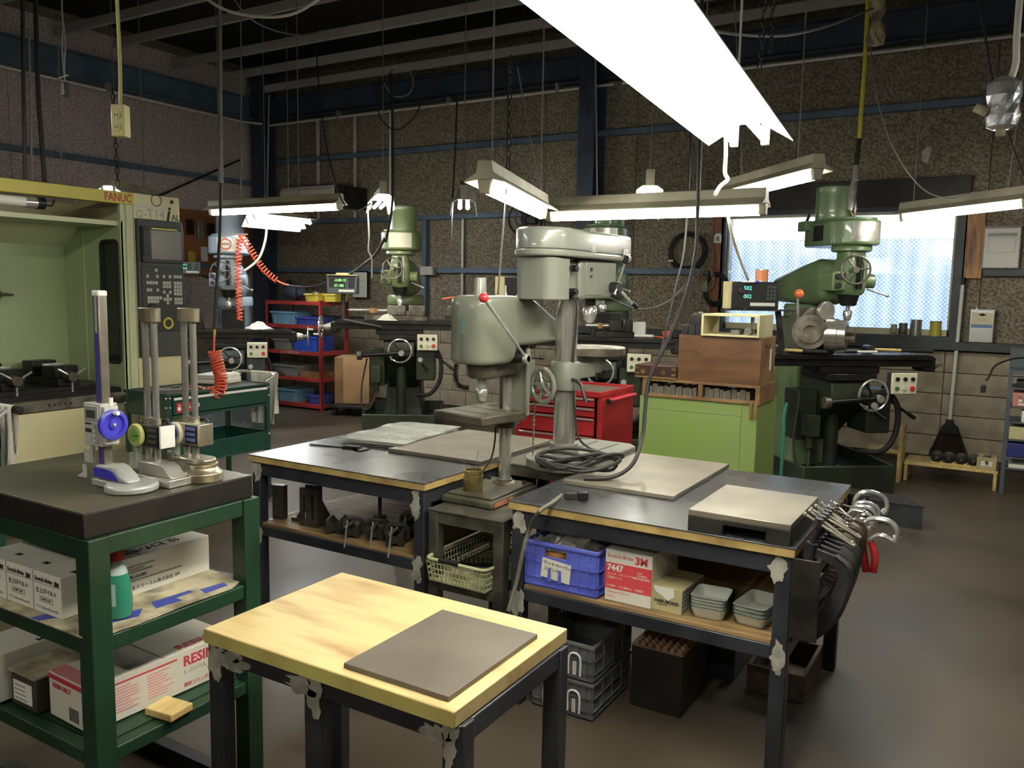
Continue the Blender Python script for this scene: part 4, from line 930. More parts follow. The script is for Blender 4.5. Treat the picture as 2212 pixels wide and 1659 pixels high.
# basket on the shelf of the small stand
mat('basket', S(196, 198, 148), .5, 0, S(160, 162, 118), 6)
bw, bd, bh = .265, .42, .09
t = thing('plastic_basket', 'cream plastic mesh basket with a black handle under the small drill', 'basket', (-1.9, 2.572, .4005), -.03)
mb = MB()
def wallgrid(p0, p1, n, rows):
    p0 = Vector(p0); p1 = Vector(p1)
    for i in range(n+1):
        a = p0.lerp(p1, i/n); o_ = (a-Vector((bw/2, bd/2, 0)))*.06; mb.tube([(a.x, a.y, .002), (a.x+o_.x, a.y+o_.y, bh)], .0025, 5)
    for k in range(rows):
        z = .008+(bh-.02)*k/(rows-1); s_ = .06*z/bh
        q0 = p0+(p0-Vector((bw/2, bd/2, 0)))*s_; q1 = p1+(p1-Vector((bw/2, bd/2, 0)))*s_; mb.tube([(q0.x, q0.y, z), (q1.x, q1.y, z)], .003, 5)
for a, b_, n in (((0, 0, 0), (bw, 0, 0), 16), ((bw, 0, 0), (bw, bd, 0), 22), ((bw, bd, 0), (0, bd, 0), 16), ((0, bd, 0), (0, 0, 0), 22)): wallgrid(a, b_, n, 4)
mb.box(0, bw, 0, bd, 0, .003)
obj('mesh_wall', mb, 'basket', t)
obj('rim', MB().tube([(x, y, bh+.004) for x, y in rrect(bw*1.08, bd*1.07, .03, 5, bw/2, bd/2)], .007, 8, closed=True), 'basket', t)
obj('handle', MB().cyl((bw*.22, -.012, bh+.006), (bw*.58, -.012, bh+.006), .0105, n=12), 'black_plastic', t)
t2 = thing('wire_brush', 'black wire brush lying in the cream basket', 'brush', (-1.80, 2.74, .4045), .5)
obj('brush_block', MB().box(-.08, .08, -.025, .025, 0, .03), 'black_plastic', t2, .004)
random.seed(5); br = MB()
for i in range(9):
    for j in range(4):
        x, y = -.075+.0185*i, -.018+.012*j; br.cyl((x, y, .03), (x+random.uniform(-.006, .006), y+random.uniform(-.006, .006), .062), .0012, n=4)
obj('bristles', br, 'dark_steel', t2)
o = tag(obj('tape_roll', MB().lathe([(.03, 0), (.045, 0), (.045, .03), (.03, .03)], n=28), 'liner', None, .002), 'small roll of tan tape in the cream basket', 'tape', loc=(-1.80, 2.655, .4045))

# on the floor under the right bench
mat('crate_grey', S(96, 98, 102), .5)
for k in range(2):
    cr = crate('grey_crate', ('open grey plastic crate on top of another under the right bench', 'closed grey plastic crate standing on the floor under the right bench')[1-k], (-1.44, 2.605, .001+.142*k), (.245, .34, .139), 'crate_grey', holes=False)
    for x in (.05, .15):
        obj('white_mark', MB().tube(spline([(x, -.0072, .02), (x, -.0072, .08), (x+.012, -.0072, .1), (x+.035, -.0072, .1), (x+.047, -.0072, .08), (x+.047, -.0072, .02)], 5), .004, 6).tube([(x+.02, -.0072, .02), (x+.02, -.0072, .07), (x+.028, -.0072, .07), (x+.028, -.0072, .02)], .003, 6), 'white_paint', cr)
mat('dark_wood', S(84, 64, 46), .7, 0, S(58, 44, 34), 5, stretch=(6, 1, 6))
t = thing('wooden_box', 'open dark wooden box on the floor by the bench leg', 'box', (-.79, 3.16, .001))
w_, d_, h_ = .22, .35, .105
for y in (0, d_-.015): obj('side_board', MB().box(0, w_, y, y+.015, 0, h_), 'dark_wood', t, .002)
for x in (0, w_-.015): obj('side_board', MB().box(x, x+.015, .015, d_-.015, 0, h_), 'dark_wood', t, .002)
obj('bottom_board', MB().box(.015, w_-.015, .015, d_-.015, 0, .012), 'dark_wood', t)
t = thing('foam_case', 'dark case topped with pinkish egg box foam under the right bench', 'case', (-1.13, 2.8, .001))
obj('case_body', MB().box(0, .2, 0, .3, 0, .235), 'cast_dark', t, .003)
mat('foam', S(190, 150, 116), .8, 0, S(140, 104, 80), 8)
fm = MB()
for i in range(7):
    for j in range(10): fm.cyl((.015+.028*i, .015+.03*j, .235), (.015+.028*i, .015+.03*j, .256), .014, .004, n=6)
obj('egg_foam', fm.box(0, .2, 0, .3, .235, .239), 'foam', t)
t = thing('dark_machine_box', 'low dark steel box on the floor behind the wooden box', 'box', (-1.05, 3.2, .001)); obj('box_body', MB().box(0, .2, 0, .3, 0, .13), 'black_paint', t, .004); obj('box_lid', MB().box(-.004, .204, -.004, .304, .13, .14), 'black_paint', t, .003)

# ================================================================ clamps hanging from the right bench
bx, by = -1.535, 2.555
obj('clamp_rail', MB().cyl((1.085, -.0, .735), (1.085, 1.0, .735), .008, n=12), 'dark_steel', BENCH_R)
for y in (-.005, .985): obj('rail_bracket', MB().box(1.018, 1.1, y, y+.008, .5 if y < .1 else .66, .752), 'dark_steel', BENCH_R, .001)
def c_clamp(label, x, y, z, s, rz, m='black_iron', bar=.0, group=None, tilt=0.0):
    # x, y, z: inner top corner hooks on the rail; the C opens towards the bench
    M_ = Matrix.Translation((x, y, z)) @ Matrix.Rotation(rz, 4, 'Z') @ Matrix.Rotation(tilt, 4, 'Y')
    t = thing('c_clamp', label, 'clamp', matrix=M_, group=group)
    W_, H_, th = .105*s, .29*s, .02*s
    out_ = [(-.05*s, .024*s), (W_-.06*s, .024*s), (W_-.015*s, .005*s), (W_, -.04*s), (W_-.005*s, -H_*.55), (W_-.05*s, -H_+.03*s), (W_-.085*s, -H_), (-.03*s, -H_+.012*s), (-.05*s, -H_+.04*s)]
    inn_ = [(-.05*s, -H_+.055*s), (W_-.1*s, -H_+.042*s), (W_-.075*s, -H_*.72), (W_-.042*s, -H_*.4), (W_-.035*s, -.04*s), (W_-.06*s, -.012*s), (-.05*s, -.012*s)]
    obj('clamp_frame', MB().prism(out_+inn_, -th*.32, th*.32, 'y'), m, t, .003*s, 2)
    rib = MB().tube(spline([(p[0], 0, p[1]) for p in out_[1:8]], 4), .011*s, 6)
    obj('frame_rib', rib, m, t)
    obj('screw_boss', MB().cyl((-.035*s, 0, -.02*s), (-.035*s, 0, .034*s), .02*s, n=14), m, t)
    sc = obj('clamp_screw', MB().cyl((-.035*s, 0, -.1*s), (-.035*s, 0, .09*s), .0095*s, n=12).cyl((-.035*s, 0, .09*s), (-.035*s, 0, .12*s), .0145*s, n=6), m, t)
    a = Vector((math.cos(bar), math.sin(bar), -.18)).normalized(); c0 = Vector((-.035*s, 0, .105*s))
    obj('tommy_bar', MB().cyl(c0-a*.05*s, c0+a*.13*s, .0055*s, n=8).sphere(c0-a*.05*s, .0085*s, 8, 6).sphere(c0+a*.13*s, .0085*s, 8, 6), 'steel' if m != 'black_iron' else 'old_steel', sc)
    obj('swivel_pad', MB().cyl((-.035*s, 0, -.115*s), (-.035*s, 0, -.1*s), .016*s, n=12), m, sc)
    return t
random.seed(21)
names = ['large black c-clamp hanging at the front end of the clamp rail', 'large black c-clamp hanging second on the clamp rail', 'large black c-clamp hanging third on the clamp rail', 'large black c-clamp hanging fourth on the clamp rail', 'large black c-clamp hanging fifth on the clamp rail']
for k in range(5): c_clamp(names[k], -.452, 2.64+.048*k, .7435, .96-.015*k, random.uniform(-.06, .06)-.1, 'black_iron', random.uniform(-.9, .2), 'large black clamps on the bench rail', .2)
mat('rust_iron', S(104, 88, 76), .5, .5, S(70, 58, 50), 14)
names = ['small rusty c-clamp next to the large black clamps', 'small rusty c-clamp second among the rusty ones', 'small rusty c-clamp in the middle of the rusty ones', 'small rusty c-clamp fourth among the rusty ones', 'small rusty c-clamp beside the red handled clamp']
for k in range(5): c_clamp(names[k], -.452, 2.9+.05*k, .7435, .62, random.uniform(-.2, .2)-.1, 'rust_iron', random.uniform(-.8, .3), 'small rusty clamps on the bench rail')
def lock_clamp(label, x, y, z, s, rz, grip, group=None, tilt=0.0):
    M_ = Matrix.Translation((x, y, z)) @ Matrix.Rotation(rz, 4, 'Z') @ Matrix.Rotation(tilt, 4, 'Y')
    t = thing('locking_clamp', label, 'clamp', matrix=M_, group=group)
    j1 = spline([(.115, 0, -.045), (.122, 0, -.01), (.1, 0, .03), (.05, 0, .045), (.0, 0, .035), (-.025, 0, .0), (-.03, 0, -.06)], 6)
    obj('fixed_jaw', MB().tube([Vector(p)*s for p in j1], .019*s, 8, flat=.6), 'chrome', t)
    j2 = spline([(.1, 0, -.05), (.06, 0, -.03), (.03, 0, -.035), (.0, 0, -.06)], 6)
    obj('moving_jaw', MB().tube([Vector(p)*s for p in j2], .017*s, 8, flat=.6), 'chrome', t)
    obj('jaw_pad', MB().cyl(Vector((.112, 0, -.055))*s, Vector((.118, 0, -.03))*s, .016*s, n=14), 'brushed', t)
    obj('handle', MB().tube([Vector(p)*s for p in spline([(-.03, 0, -.05), (-.028, 0, -.12), (-.02, 0, -.2)], 5)], [.018*s]*11, 8), grip, t)
    obj('handle', MB().tube([Vector(p)*s for p in spline([(.005, 0, -.06), (.02, 0, -.12), (.01, 0, -.2)], 5)], [.016*s]*11, 8), grip, t)
    return t
lock_clamp('locking clamp with red handles hanging among the clamps', -.385, 3.16, .72, .8, -.1, 'red_plastic', None, -.12)
names = ['chrome locking clamp hanging next to the red handled one', 'chrome locking clamp second from the red handled one', 'chrome locking clamp third from the red handled one', 'chrome locking clamp with the wide pad at the far end of the rail']
for k in range(4): lock_clamp(names[k], -.45, 3.22+.07*k, .74+.02*(k == 3), .62+.16*(k == 3), -.1+.1*k, 'chrome', 'chrome locking clamps on the bench rail', .1)
# ================================================================ milling machines
mat('mill_green', S(104, 130, 78), .36, 0, S(84, 108, 62), 3, coat=.2)
mat('mill_dark', S(50, 62, 40), .45, 0, S(38, 44, 30), 4, coat=.1)
mat('mill_mid', S(112, 138, 92), .36, 0, S(96, 122, 78), 3, coat=.2)
mat('mill_light', S(120, 138, 84), .34, 0, S(104, 122, 70), 3, coat=.2)
mat('mill_blue', S(156, 172, 186), .34, 0, S(136, 152, 168), 3, coat=.3)
mat('mill_blue_d', S(92, 104, 112), .45, 0, S(60, 68, 72), 4)
mat('way_black', S(30, 30, 28), .35, .4, S(44, 42, 40), 9)
mat('table_steel', S(92, 88, 82), .26, .7, S(64, 60, 56), 8)
mat('panel_cream', S(222, 218, 188), .45); mat('btn_black', S(30, 30, 30), .35); mat('btn_red', S(214, 34, 30), .35); mat('btn_green', S(40, 120, 60), .35); mat('btn_white', S(200, 200, 190), .35)
mat('coolant', S(28, 30, 26), .15, .2, S(60, 58, 54), 60, lo=.5, hi=.6, bump=.6, bscale=120)

def wheel(c, R, axis, m_rim='chrome', spokes=3, grip=None, rr=None, hubm='old_steel'):
    c = Vector(c); a = Vector(axis).normalized(); b = MB(); rr = rr or R*.085
    b.torus(c, R, rr, a, 32, 8)
    h = MB().cyl(c-a*.03, c+a*.02, R*.22, n=18); e1 = a.orthogonal().normalized(); e2 = a.cross(e1)
    for k in range(spokes):
        t = 2*PI*k/spokes+.4; d = e1*math.cos(t)+e2*math.sin(t); h.tube([c+d*R*.15, c+d*R], R*.07, 8)
    g = MB().cyl(c+e1*R*.98, c+e1*R*.98+a*.06, R*.1, n=12) if grip else None
    return b, h, g
def put_wheel(parent, name, c, R, axis, m_rim='chrome', spokes=3, grip=True, hubm='old_steel', rr=None):
    b, h, g = wheel(c, R, axis, m_rim, spokes, grip, rr, hubm)
    o = obj(name, b, m_rim, parent); obj('spokes', h, hubm, o)
    if g: obj('grip', g, m_rim, o)
    return o
def control_box(t, c, w, h, n_red=5):
    x, y, z = c
    o = obj('control_box', MB().box(x-w/2, x+w/2, y, y+.07, z-h/2, z+h/2), 'panel_cream', t, .008, 3)
    obj('box_edge', MB().box(x-w/2-.003, x+w/2+.003, y+.01, y+.072, z-h/2-.003, z+h/2+.003), 'gun_steel', o, .008, 3)
    ms = ['btn_black', 'btn_black', 'btn_black', 'btn_green', 'btn_white', 'btn_red']
    for i in range(6):
        bx_ = x+(i % 3-1)*w*.3; bz_ = z+(.22 if i < 3 else -.22)*h
        obj('button', MB().cyl((bx_, y, bz_), (bx_, y-.012, bz_), .016 if i < 5 else .02, n=16), ms[i], o, .002)
def mill(label, sxy, th, tz, paint, lower, s=None, motor_r=.15, motor_h=.27, hz=0.0, bw=.38, plate='brushed', vent=True, box_x=.3, wheel_x=.02, arm=True, colpaint=False, ends=()):
    back = Vector((-math.sin(th), math.cos(th))); o2 = Vector(sxy)+back*.52
    t = thing('milling_machine', label, 'milling machine', (o2.x, o2.y, 0), th)
    # base with chip tray
    fp = [(-bw, -.7), (bw, -.7), (bw+.04, -.3), (bw+.04, .45), (-bw-.04, .45), (-bw-.04, -.3)]
    inn = [(x*.95, y*.965) for x, y in fp]
    b = MB(); n = len(fp); vs = []
    for pts, z in ((fp, 0), (fp, .23), (inn, .23), (inn, .12)): vs += [(x, y, z) for x, y in pts]
    fs = [tuple(range(n-1, -1, -1)), tuple(3*n+i for i in range(n))]
    for k in range(3): fs += [(k*n+i, k*n+(i+1) % n, (k+1)*n+(i+1) % n, (k+1)*n+i) for i in range(n)]
    base = fixn(obj('base', b.add(vs, fs), lower, t, .008))
    obj('chip_bed', MB().prism([(x*.94, y*.95) for x, y in fp], .1205, .124, 'z'), 'coolant', base, smooth=False)
    def rr(w, d, z, y, r=.04): return [(x, yy, z) for x, yy in rrect(w, d, r, 4, 0, y)]
    fixn(obj('column', MB().loft([rr(.46, .5, .125, .12), rr(.4, .46, .3, .13), rr(.35, .4, .9, .15), rr(.34, .38, 1.36+hz, .15)]), paint if colpaint else lower, t))
    zk = tz-.2
    obj('column_way', MB().box(-.12, .12, -.115, -.04, .5, 1.33+hz), 'way_black', t, .004)
    obj('knee', MB().prism([(-.1, zk), (-.62, zk), (-.64, zk-.03), (-.64, zk-.17), (-.52, zk-.22), (-.12, zk-.55)], -.16, .16, 'x'), lower, t, .012, 3)
    obj('elevating_screw', MB().cyl((0, -.38, .125), (0, -.38, zk-.25), .055, n=20).cyl((0, -.38, .125), (0, -.38, .17), .1, n=24), lower, t)
    obj('saddle', MB().box(-.2, .2, -.66, -.2, zk, zk+.055).box(-.24, .24, -.62, -.42, zk+.055, tz-.09), 'way_black', t, .006)
    TL = .66
    tb = obj('work_table', MB().box(-TL, TL, -.655, -.385, tz-.035, tz).box(-TL, TL, -.63, -.41, tz-.089, tz-.035), 'way_black', t, .004)
    ts = MB(); ys = [-.655, -.605, -.59, -.527, -.513, -.45, -.435, -.385]
    for i in range(0, 8, 2): ts.box(-TL+.03, TL-.03, ys[i], ys[i+1], tz, tz+.004)
    obj('table_surface', ts, 'table_steel', tb, smooth=False)
    for sg in (-1, 1):
        bs = obj('end_bracket', MB().box(sg*TL-.03 if sg > 0 else sg*TL-.05, sg*TL+.05 if sg > 0 else sg*TL+.03, -.62, -.42, tz-.13, tz-.015), 'way_black', tb, .012)
        obj('feed_dial', MB().lathe([(.045, 0), (.045, .03), (.038, .034), (.038, .06), (.028, .064), (.016, .11)], (sg*(TL+.05), -.52, tz-.075), (sg, 0, 0), 24), 'brushed', bs)
    for sg in ends: put_wheel(t, 'table_wheel', (sg*(TL+.17), -.52, tz-.075), .11, (sg, 0, 0), 'chrome', 3, True, 'old_steel')
    put_wheel(t, 'cross_feed_wheel', (wheel_x, -.74, zk-.1), .118, (0, -1, 0), 'chrome', 3, True, 'way_black')
    obj('feed_shaft', MB().cyl((wheel_x, -.63, zk-.1), (wheel_x, -.72, zk-.1), .03, n=18), 'old_steel', t)
    if arm:
        a0 = Vector((wheel_x+.02, -.79, zk-.12)); a1 = Vector((wheel_x-.4, -.8, zk-.15))
        ka = obj('knee_crank', MB().tube([a0, a0.lerp(a1, .5), a1], .021, 12), 'way_black', t)
        obj('crank_knob', MB().cyl(a1+Vector((-.03, .0, 0)), a1+Vector((.02, 0, 0)), .045, n=18), 'old_steel', ka, .006)
        obj('crank_eye', MB().cyl(a0+Vector((0, -.03, 0)), a0+Vector((0, .02, 0)), .03, n=18), 'brushed', ka, .003)
    control_box(t, (box_x, -.74, zk-.01), .21, .165)
    obj('box_bracket', MB().box(box_x-.05, box_x+.05, -.67, -.6, zk-.02, zk+.04), lower, t, .004)
    fg = obj('feed_gearbox', MB().box(.17, .37, -.6, -.3, zk-.42, zk-.07), lower, t, .015, 3)
    obj('white_knob', MB().cyl((.22, -.6, zk-.2), (.22, -.625, zk-.2), .026, n=20), 'btn_white', fg, .004)
    obj('feed_lever', MB().cyl((.24, -.6, zk-.25), (.3, -.66, zk-.3), .011, n=10), 'way_black', fg)
    obj('lock_lever', MB().cyl((.36, -.55, zk-.15), (.54, -.6, zk-.28), .011, n=10).cyl((.52, -.595, zk-.265), (.57, -.61, zk-.3), .016, n=10), 'way_black', t)
    obj('side_box', MB().box(-.33, -.17, -.45, -.2, zk-.5, zk-.1), lower, t, .008)
    pb_ = obj('coolant_pump', MB().box(-.3, -.2, -.58, -.46, zk-.45, zk-.28).cyl((-.25, -.52, zk-.55), (-.25, -.52, zk-.45), .03, n=14), lower, t, .004)
    obj('pump_hose', MB().tube(spline([(-.25, -.52, zk-.55), (-.3, -.6, zk-.7), (-.38, -.62, zk-.72), (-.4, -.55, zk-.5), (-.35, -.5, zk-.2)], 8), .009, 8), 'cable_black', t)
    obj('armoured_hose', MB().tube(spline([(.35, -.5, zk-.05), (.43, -.58, zk-.2), (.42, -.6, zk-.42), (.32, -.6, zk-.56), (.18, -.5, zk-.58)], 8), .022, 10), 'dark_rubber', t)
    # turret, ram, head
    obj('turret', MB().lathe([(.2, 1.36+hz), (.205, 1.37+hz), (.205, 1.45+hz), (.19, 1.47+hz)], (0, .12, 0), n=32), paint, t, .004)
    rings = []
    for y, w, z0, z1 in ((-.38, .2, 1.54, 1.74), (-.34, .24, 1.5, 1.8), (-.2, .27, 1.47, 1.84), (.15, .29, 1.47, 1.78), (.55, .28, 1.48, 1.7), (.6, .25, 1.5, 1.68)):
        rings.append([(x, y, z+hz) for x, z in rrect(w, z1-z0, .07, 5, 0, (z0+z1)/2)])
    fixn(obj('ram', MB().loft(rings), paint, t, ang=50))
    H = -.52
    hd = obj('head', MB().loft([[(x, y, z+hz) for x, y in rrect(w, d, r, 5, 0, H+o_)] for w, d, z, r, o_ in ((.15, .17, 1.55, .05, 0), (.19, .2, 1.57, .06, 0), (.2, .23, 1.66, .05, .0), (.2, .23, 1.78, .05, 0), (.17, .2, 1.84, .05, 0), (.17, .2, 1.9, .05, 0))]), paint, t, ang=50); fixn(hd)
    obj('head_side', MB().box(-.19, -.08, H-.1, H+.1, 1.58+hz, 1.73+hz), paint, hd, .015, 3)
    for z in (1.62, 1.69): obj('feed_knob', MB().cyl((-.155, H-.1, z+hz), (-.155, H-.13, z+hz), .022, n=16), 'black_iron', hd, .003)
    obj('depth_scale', MB().box(-.012, .02, H-.132, H-.11, 1.6+hz, 1.86+hz), 'way_black', hd, .002)
    obj('depth_screw', MB().cyl((.045, H-.125, 1.6+hz), (.045, H-.125, 1.86+hz), .007, n=8), 'brushed', hd)
    put_wheel(hd, 'fine_feed_wheel', (-.06, H-.19, 1.74+hz), .105, (-.25, -1, .0), 'old_steel', 3, False)
    obj('wheel_shaft', MB().cyl((-.055, H-.1, 1.74+hz), (-.06, H-.19, 1.74+hz), .02, n=14), paint, hd)
    obj('quill_boss', MB().cyl((.1, H, 1.66+hz), (.19, H-.02, 1.66+hz), .055, n=22), paint, hd, .006)
    obj('quill_lever', MB().cyl((.12, H-.04, 1.6+hz), (.25, H-.12, 1.55+hz), .008, n=10).sphere((.25, H-.12, 1.55+hz), .013, 10, 8), 'brushed', hd)
    q_ = obj('quill', MB().lathe([(.045, 1.465+hz), (.062, 1.475+hz), (.066, 1.5+hz), (.075, 1.53+hz), (.08, 1.56+hz)], (0, H, 0), n=28), 'way_black', t)
    obj('drill_chuck', MB().lathe([(.012, 1.35+hz), (.026, 1.36+hz), (.03, 1.385+hz), (.034, 1.386+hz), (.034, 1.42+hz), (.028, 1.43+hz), (.015, 1.436+hz), (.015, 1.47+hz)], (0, H, 0), n=24), 'chrome', q_)
    obj('head_collar', MB().lathe([(.13, 1.88+hz), (.15, 1.89+hz), (.15, 1.92+hz), (.14, 1.935+hz)], (0, H, 0), n=32), paint, t)
    ol = [(.2*math.cos(a), H+.2*math.sin(a)) for a in [math.radians(180+15*i) for i in range(13)]] + [(.19, -.12), (.15, -.06), (-.15, -.06), (-.19, -.12)]
    hs = obj('belt_housing', MB().prism(ol, 1.93+hz, 2.12+hz, 'z'), paint, t, .018, 3)
    obj('housing_lid', MB().prism([(x*.86, (y-H)*.86+H) for x, y in ol], 2.12+hz, 2.14+hz, 'z'), paint, t, .006)
    pl = [(.202*math.cos(a), H+.202*math.sin(a)) for a in [math.radians(240+10*i) for i in range(8)]]
    obj('name_plate', MB().prism(pl + [(x*.985, (y-H)*.985+H) for x, y in reversed(pl)], 1.955+hz, 2.1+hz, 'z'), plate, hs)
    if vent:
        obj('belt_window', MB().box(-.1995, -.197, -.44, -.28, 1.97+hz, 2.09+hz), 'black_plastic', hs, smooth=False)
        for k in range(3): obj('belt', MB().box(-.2015, -.1995, -.43, -.29, 1.99+.03*k+hz, 2.0+.03*k+hz), 'dark_rubber', hs, smooth=False)
        obj('motor_clamp', MB().box(-.23, -.16, -.2, -.06, 2.06+hz, 2.14+hz), paint, hs, .01); obj('clamp_bolt', MB().cyl((-.2, -.16, 2.14+hz), (-.15, -.1, 2.2+hz), .012, n=10), 'old_steel', hs)
    obj('motor', MB().lathe([(motor_r, 2.14+hz), (motor_r, 2.14+motor_h*.72+hz), (motor_r*1.01, 2.14+motor_h*.73+hz), (motor_r*1.01, 2.13+motor_h+hz), (motor_r*.93, 2.14+motor_h+hz)], (0, -.23, 0), n=36), paint, t)
    return t, o2, zk
M4, M4o, zk4 = mill('green milling machine beside the window with a dividing head on its table', (-1.10, 6.94), math.radians(38), 1.09, 'mill_mid', 'mill_dark', colpaint=True, box_x=.38, wheel_x=.13)
M2, M2o, zk2 = mill('olive green milling machine beside the cardboard box with a long vise on its table', (-5.5, 6.9), math.radians(33), 1.2, 'mill_light', 'mill_dark', ends=(-1,), plate='panel_cream')
M3, M3o, zk3 = mill('green milling machine standing behind the two drill presses', (-3.2, 6.95), math.radians(18), 1.13, 'mill_mid', 'mill_dark', box_x=.36, arm=False)
M1, M1o, zk1 = mill('pale blue milling machine in the corner behind the tool cart', (-7.3, 6.2), math.radians(44), 1.06, 'mill_blue', 'mill_blue_d', hz=-.06, vent=True, ends=(1,))
# round badge on the blue one
mat('badge_orange', S(226, 96, 60), .4)
bz = 2.03-.06
for r_, m_, y_ in ((.06, 'badge_orange', -.724), (.045, 'white_paint', -.7255)): obj('badge', MB().cyl((0, y_, bz), (0, y_-.002, bz), r_, n=28), m_, M1)
obj('badge_bar', MB().box(-.07, .07, -.73, -.7275, bz-.013, bz+.013), 'brushed', M1)
text('lettering', 'MAKINO', .024, 'badge_orange', M1, FY(-.058, -.7305, bz), bold=.001)

def local(o2, th, p):
    c, s_ = math.cos(th), math.sin(th); return Vector((o2.x+c*p[0]-s_*p[1], o2.y+s_*p[0]+c*p[1], p[2]))
TH4, TH2, TH3, TH1 = (math.radians(a) for a in (38, 33, 18, 44))
# ---- dividing head on the table of the window machine
p = local(M4o, TH4, (-.3, -.52, 1.095)); t = thing('dividing_head', 'heavy steel dividing head with a three jaw chuck on the window milling table', 'dividing head', p, TH4)
obj('head_body', MB().prism([(-.13, 0), (.16, 0), (.16, .06), (.13, .1), (.14, .28), (.08, .36), (-.06, .36), (-.13, .28), (-.15, .15), (-.13, .08)], -.1, .12, 'y'), 'old_steel', t, .015, 3)
obj('face_plate', MB().lathe([(.1, 0), (.13, .004), (.13, .03), (.085, .032), (.085, .05), (.05, .05), (.05, .03), (.02, .028)], (-.07, -.13, .17), (-.45, -1, .05), 36), 'old_steel', t)
obj('chuck_body', MB().lathe([(.12, 0), (.125, .004), (.125, .09), (.12, .094), (.115, .094), (.115, .15), (.06, .152), (.02, .14)], (.08, -.1, .15), (.8, -.6, 0), 36), 'steel', t)
for k in range(3):
    a = 2*PI*k/3; ax_ = Vector((.8, -.6, 0)); e1 = Vector((.6, .8, 0)); d = e1*math.cos(a)+Vector((0, 0, 1))*math.sin(a); c0 = Vector((.08, -.1, .15))+ax_*.15
    obj('chuck_jaw', MB().cyl(c0+d*.03, c0+d*.03+ax_*.06, .028, n=6), 'old_steel', t)
obj('cap_disc', MB().cyl((.05, -.105, .33), (.06, -.14, .33), .075, n=28), 'brushed', t, .004)
obj('index_lever', MB().cyl((-.15, -.1, .2), (-.17, -.11, .42), .01, n=10), 'brushed', t); obj('lever_ball', MB().sphere((-.16, -.11, .46), .035, 18, 12), mat('orange_ball', S(246, 116, 36), .3), t)
# hammers and a caliper on that table
def hammer(label, p, rz, L=.34, head='black_iron', shaft='wood_pale'):
    t = thing('hammer', label, 'hammer', p, rz)
    obj('hammer_head', MB().cyl((0, -.06, .032), (0, .06, .032), .032, n=18), head, t, .006)
    obj('shaft', MB().cyl((.03, 0, .03), (L*.55, 0, .026), .012, n=10), shaft, t); obj('grip', MB().cyl((L*.5, 0, .026), (L, 0, .022), .016, n=12), 'dark_rubber', t, .003); return t
hammer('black headed hammer with a rubber grip at the end of the window milling table', local(M4o, TH4, (.22, -.47, 1.096)), TH4-.12, .52)
hammer('black hammer lying beside the dividing head', local(M4o, TH4, (-.6, -.62, 1.096)), TH4-.25, .36)
t = thing('pen_tool', 'white and black marking tool lying on the window milling table', 'tool', local(M4o, TH4, (.05, -.6, 1.104)), TH4+.1); obj('barrel', MB().cyl((0, 0, .01), (.18, 0, .01), .01, n=10), 'white_paint', t); obj('grip', MB().cyl((-.1, 0, .008), (0, 0, .01), .007, .01, n=10), 'black_plastic', t)
slab('parallel_bar', 'bright ground parallel bar on the window milling table', 'steel bar', *(lambda q: (q.x-.12, q.x+.12, q.y-.012, q.y+.012))(local(M4o, TH4, (.02, -.46, 0))), 1.095, 1.12, 'steel', .001, TH4)
# ---- vise and rag on the olive machine
def vise(label, p, rz, L=.75, m='dark_steel'):
    t = thing('machine_vise', label, 'vise', p, rz)
    obj('vise_base', MB().box(-L*.33, L*.36, -.09, .09, 0, .05), m, t, .005); obj('vise_body', MB().box(-L*.05, L*.3, -.07, .07, .05, .1), m, t, .004)
    obj('fixed_jaw', MB().box(L*.17, L*.33, -.085, .085, .05, .16), m, t, .006); obj('moving_jaw', MB().box(-L*.08, L*.12, -.085, .085, .055, .155), m, t, .006)
    obj('jaw_plate', MB().box(L*.155, L*.17, -.085, .085, .1, .165), 'steel', t, .001); obj('vise_screw', MB().cyl((-L*.5, 0, .1), (-L*.08, 0, .1), .022, n=16).cyl((-L*.52, 0, .1), (-L*.5, 0, .1), .014, n=6), 'steel', t)
    obj('orange_tag', MB().box(-L*.28, -L*.2, -.024, .024, .076, .124), 'wood_post', t); return t
vise('long machine vise with a bright screw on the olive milling table', local(M2o, TH2, (-.05, -.52, 1.2045)), TH2, .95, 'old_steel')
def rag(label, p, r=.1, seed=1, h=.06):
    rnd = random.Random(seed); vs = []; n = 20; k = 8
    for i in range(k+1):
        for j in range(n):
            a = 2*PI*j/n; rr_ = r*i/k*(1+.25*math.sin(3*a+seed)+.12*math.sin(7*a+i)); z = h*(1-(i/k)**1.6)*(.7+.3*math.sin(5*a+i*1.3+seed))+rnd.uniform(0, .006)
            vs.append((rr_*math.cos(a), rr_*math.sin(a), max(.001, z)))
    fs = [(i*n+j, i*n+(j+1) % n, (i+1)*n+(j+1) % n, (i+1)*n+j) for i in range(k) for j in range(n)]
    return tag(obj('rag', MB().add(vs, fs), 'rag'), label, 'rag', loc=p)
rag('cream rag heaped in front of the long vise', local(M2o, TH2, (-.12, -.6, 1.205)), .1, 2, .07)
rag('white rag heaped on the blue milling table', local(M1o, TH1, (.3, -.5, 1.065)), .13, 4, .09)
o = vise('small dark vise with white jaw on the blue milling table', local(M1o, TH1, (-.42, -.52, 1.0645)), TH1+.1, .45)
t = thing('dial_indicator_stand', 'dark indicator stand on the olive milling table', 'indicator stand', local(M2o, TH2, (.5, -.5, 1.2045)), TH2)
obj('magnet_base', MB().box(-.03, .03, -.03, .03, 0, .06), 'black_iron', t, .003); obj('post', MB().cyl((0, 0, .06), (0, 0, .15), .007, n=10), 'steel', t); obj('arm', MB().cyl((0, 0, .15), (.14, 0, .16), .009, n=10), 'brushed', t)
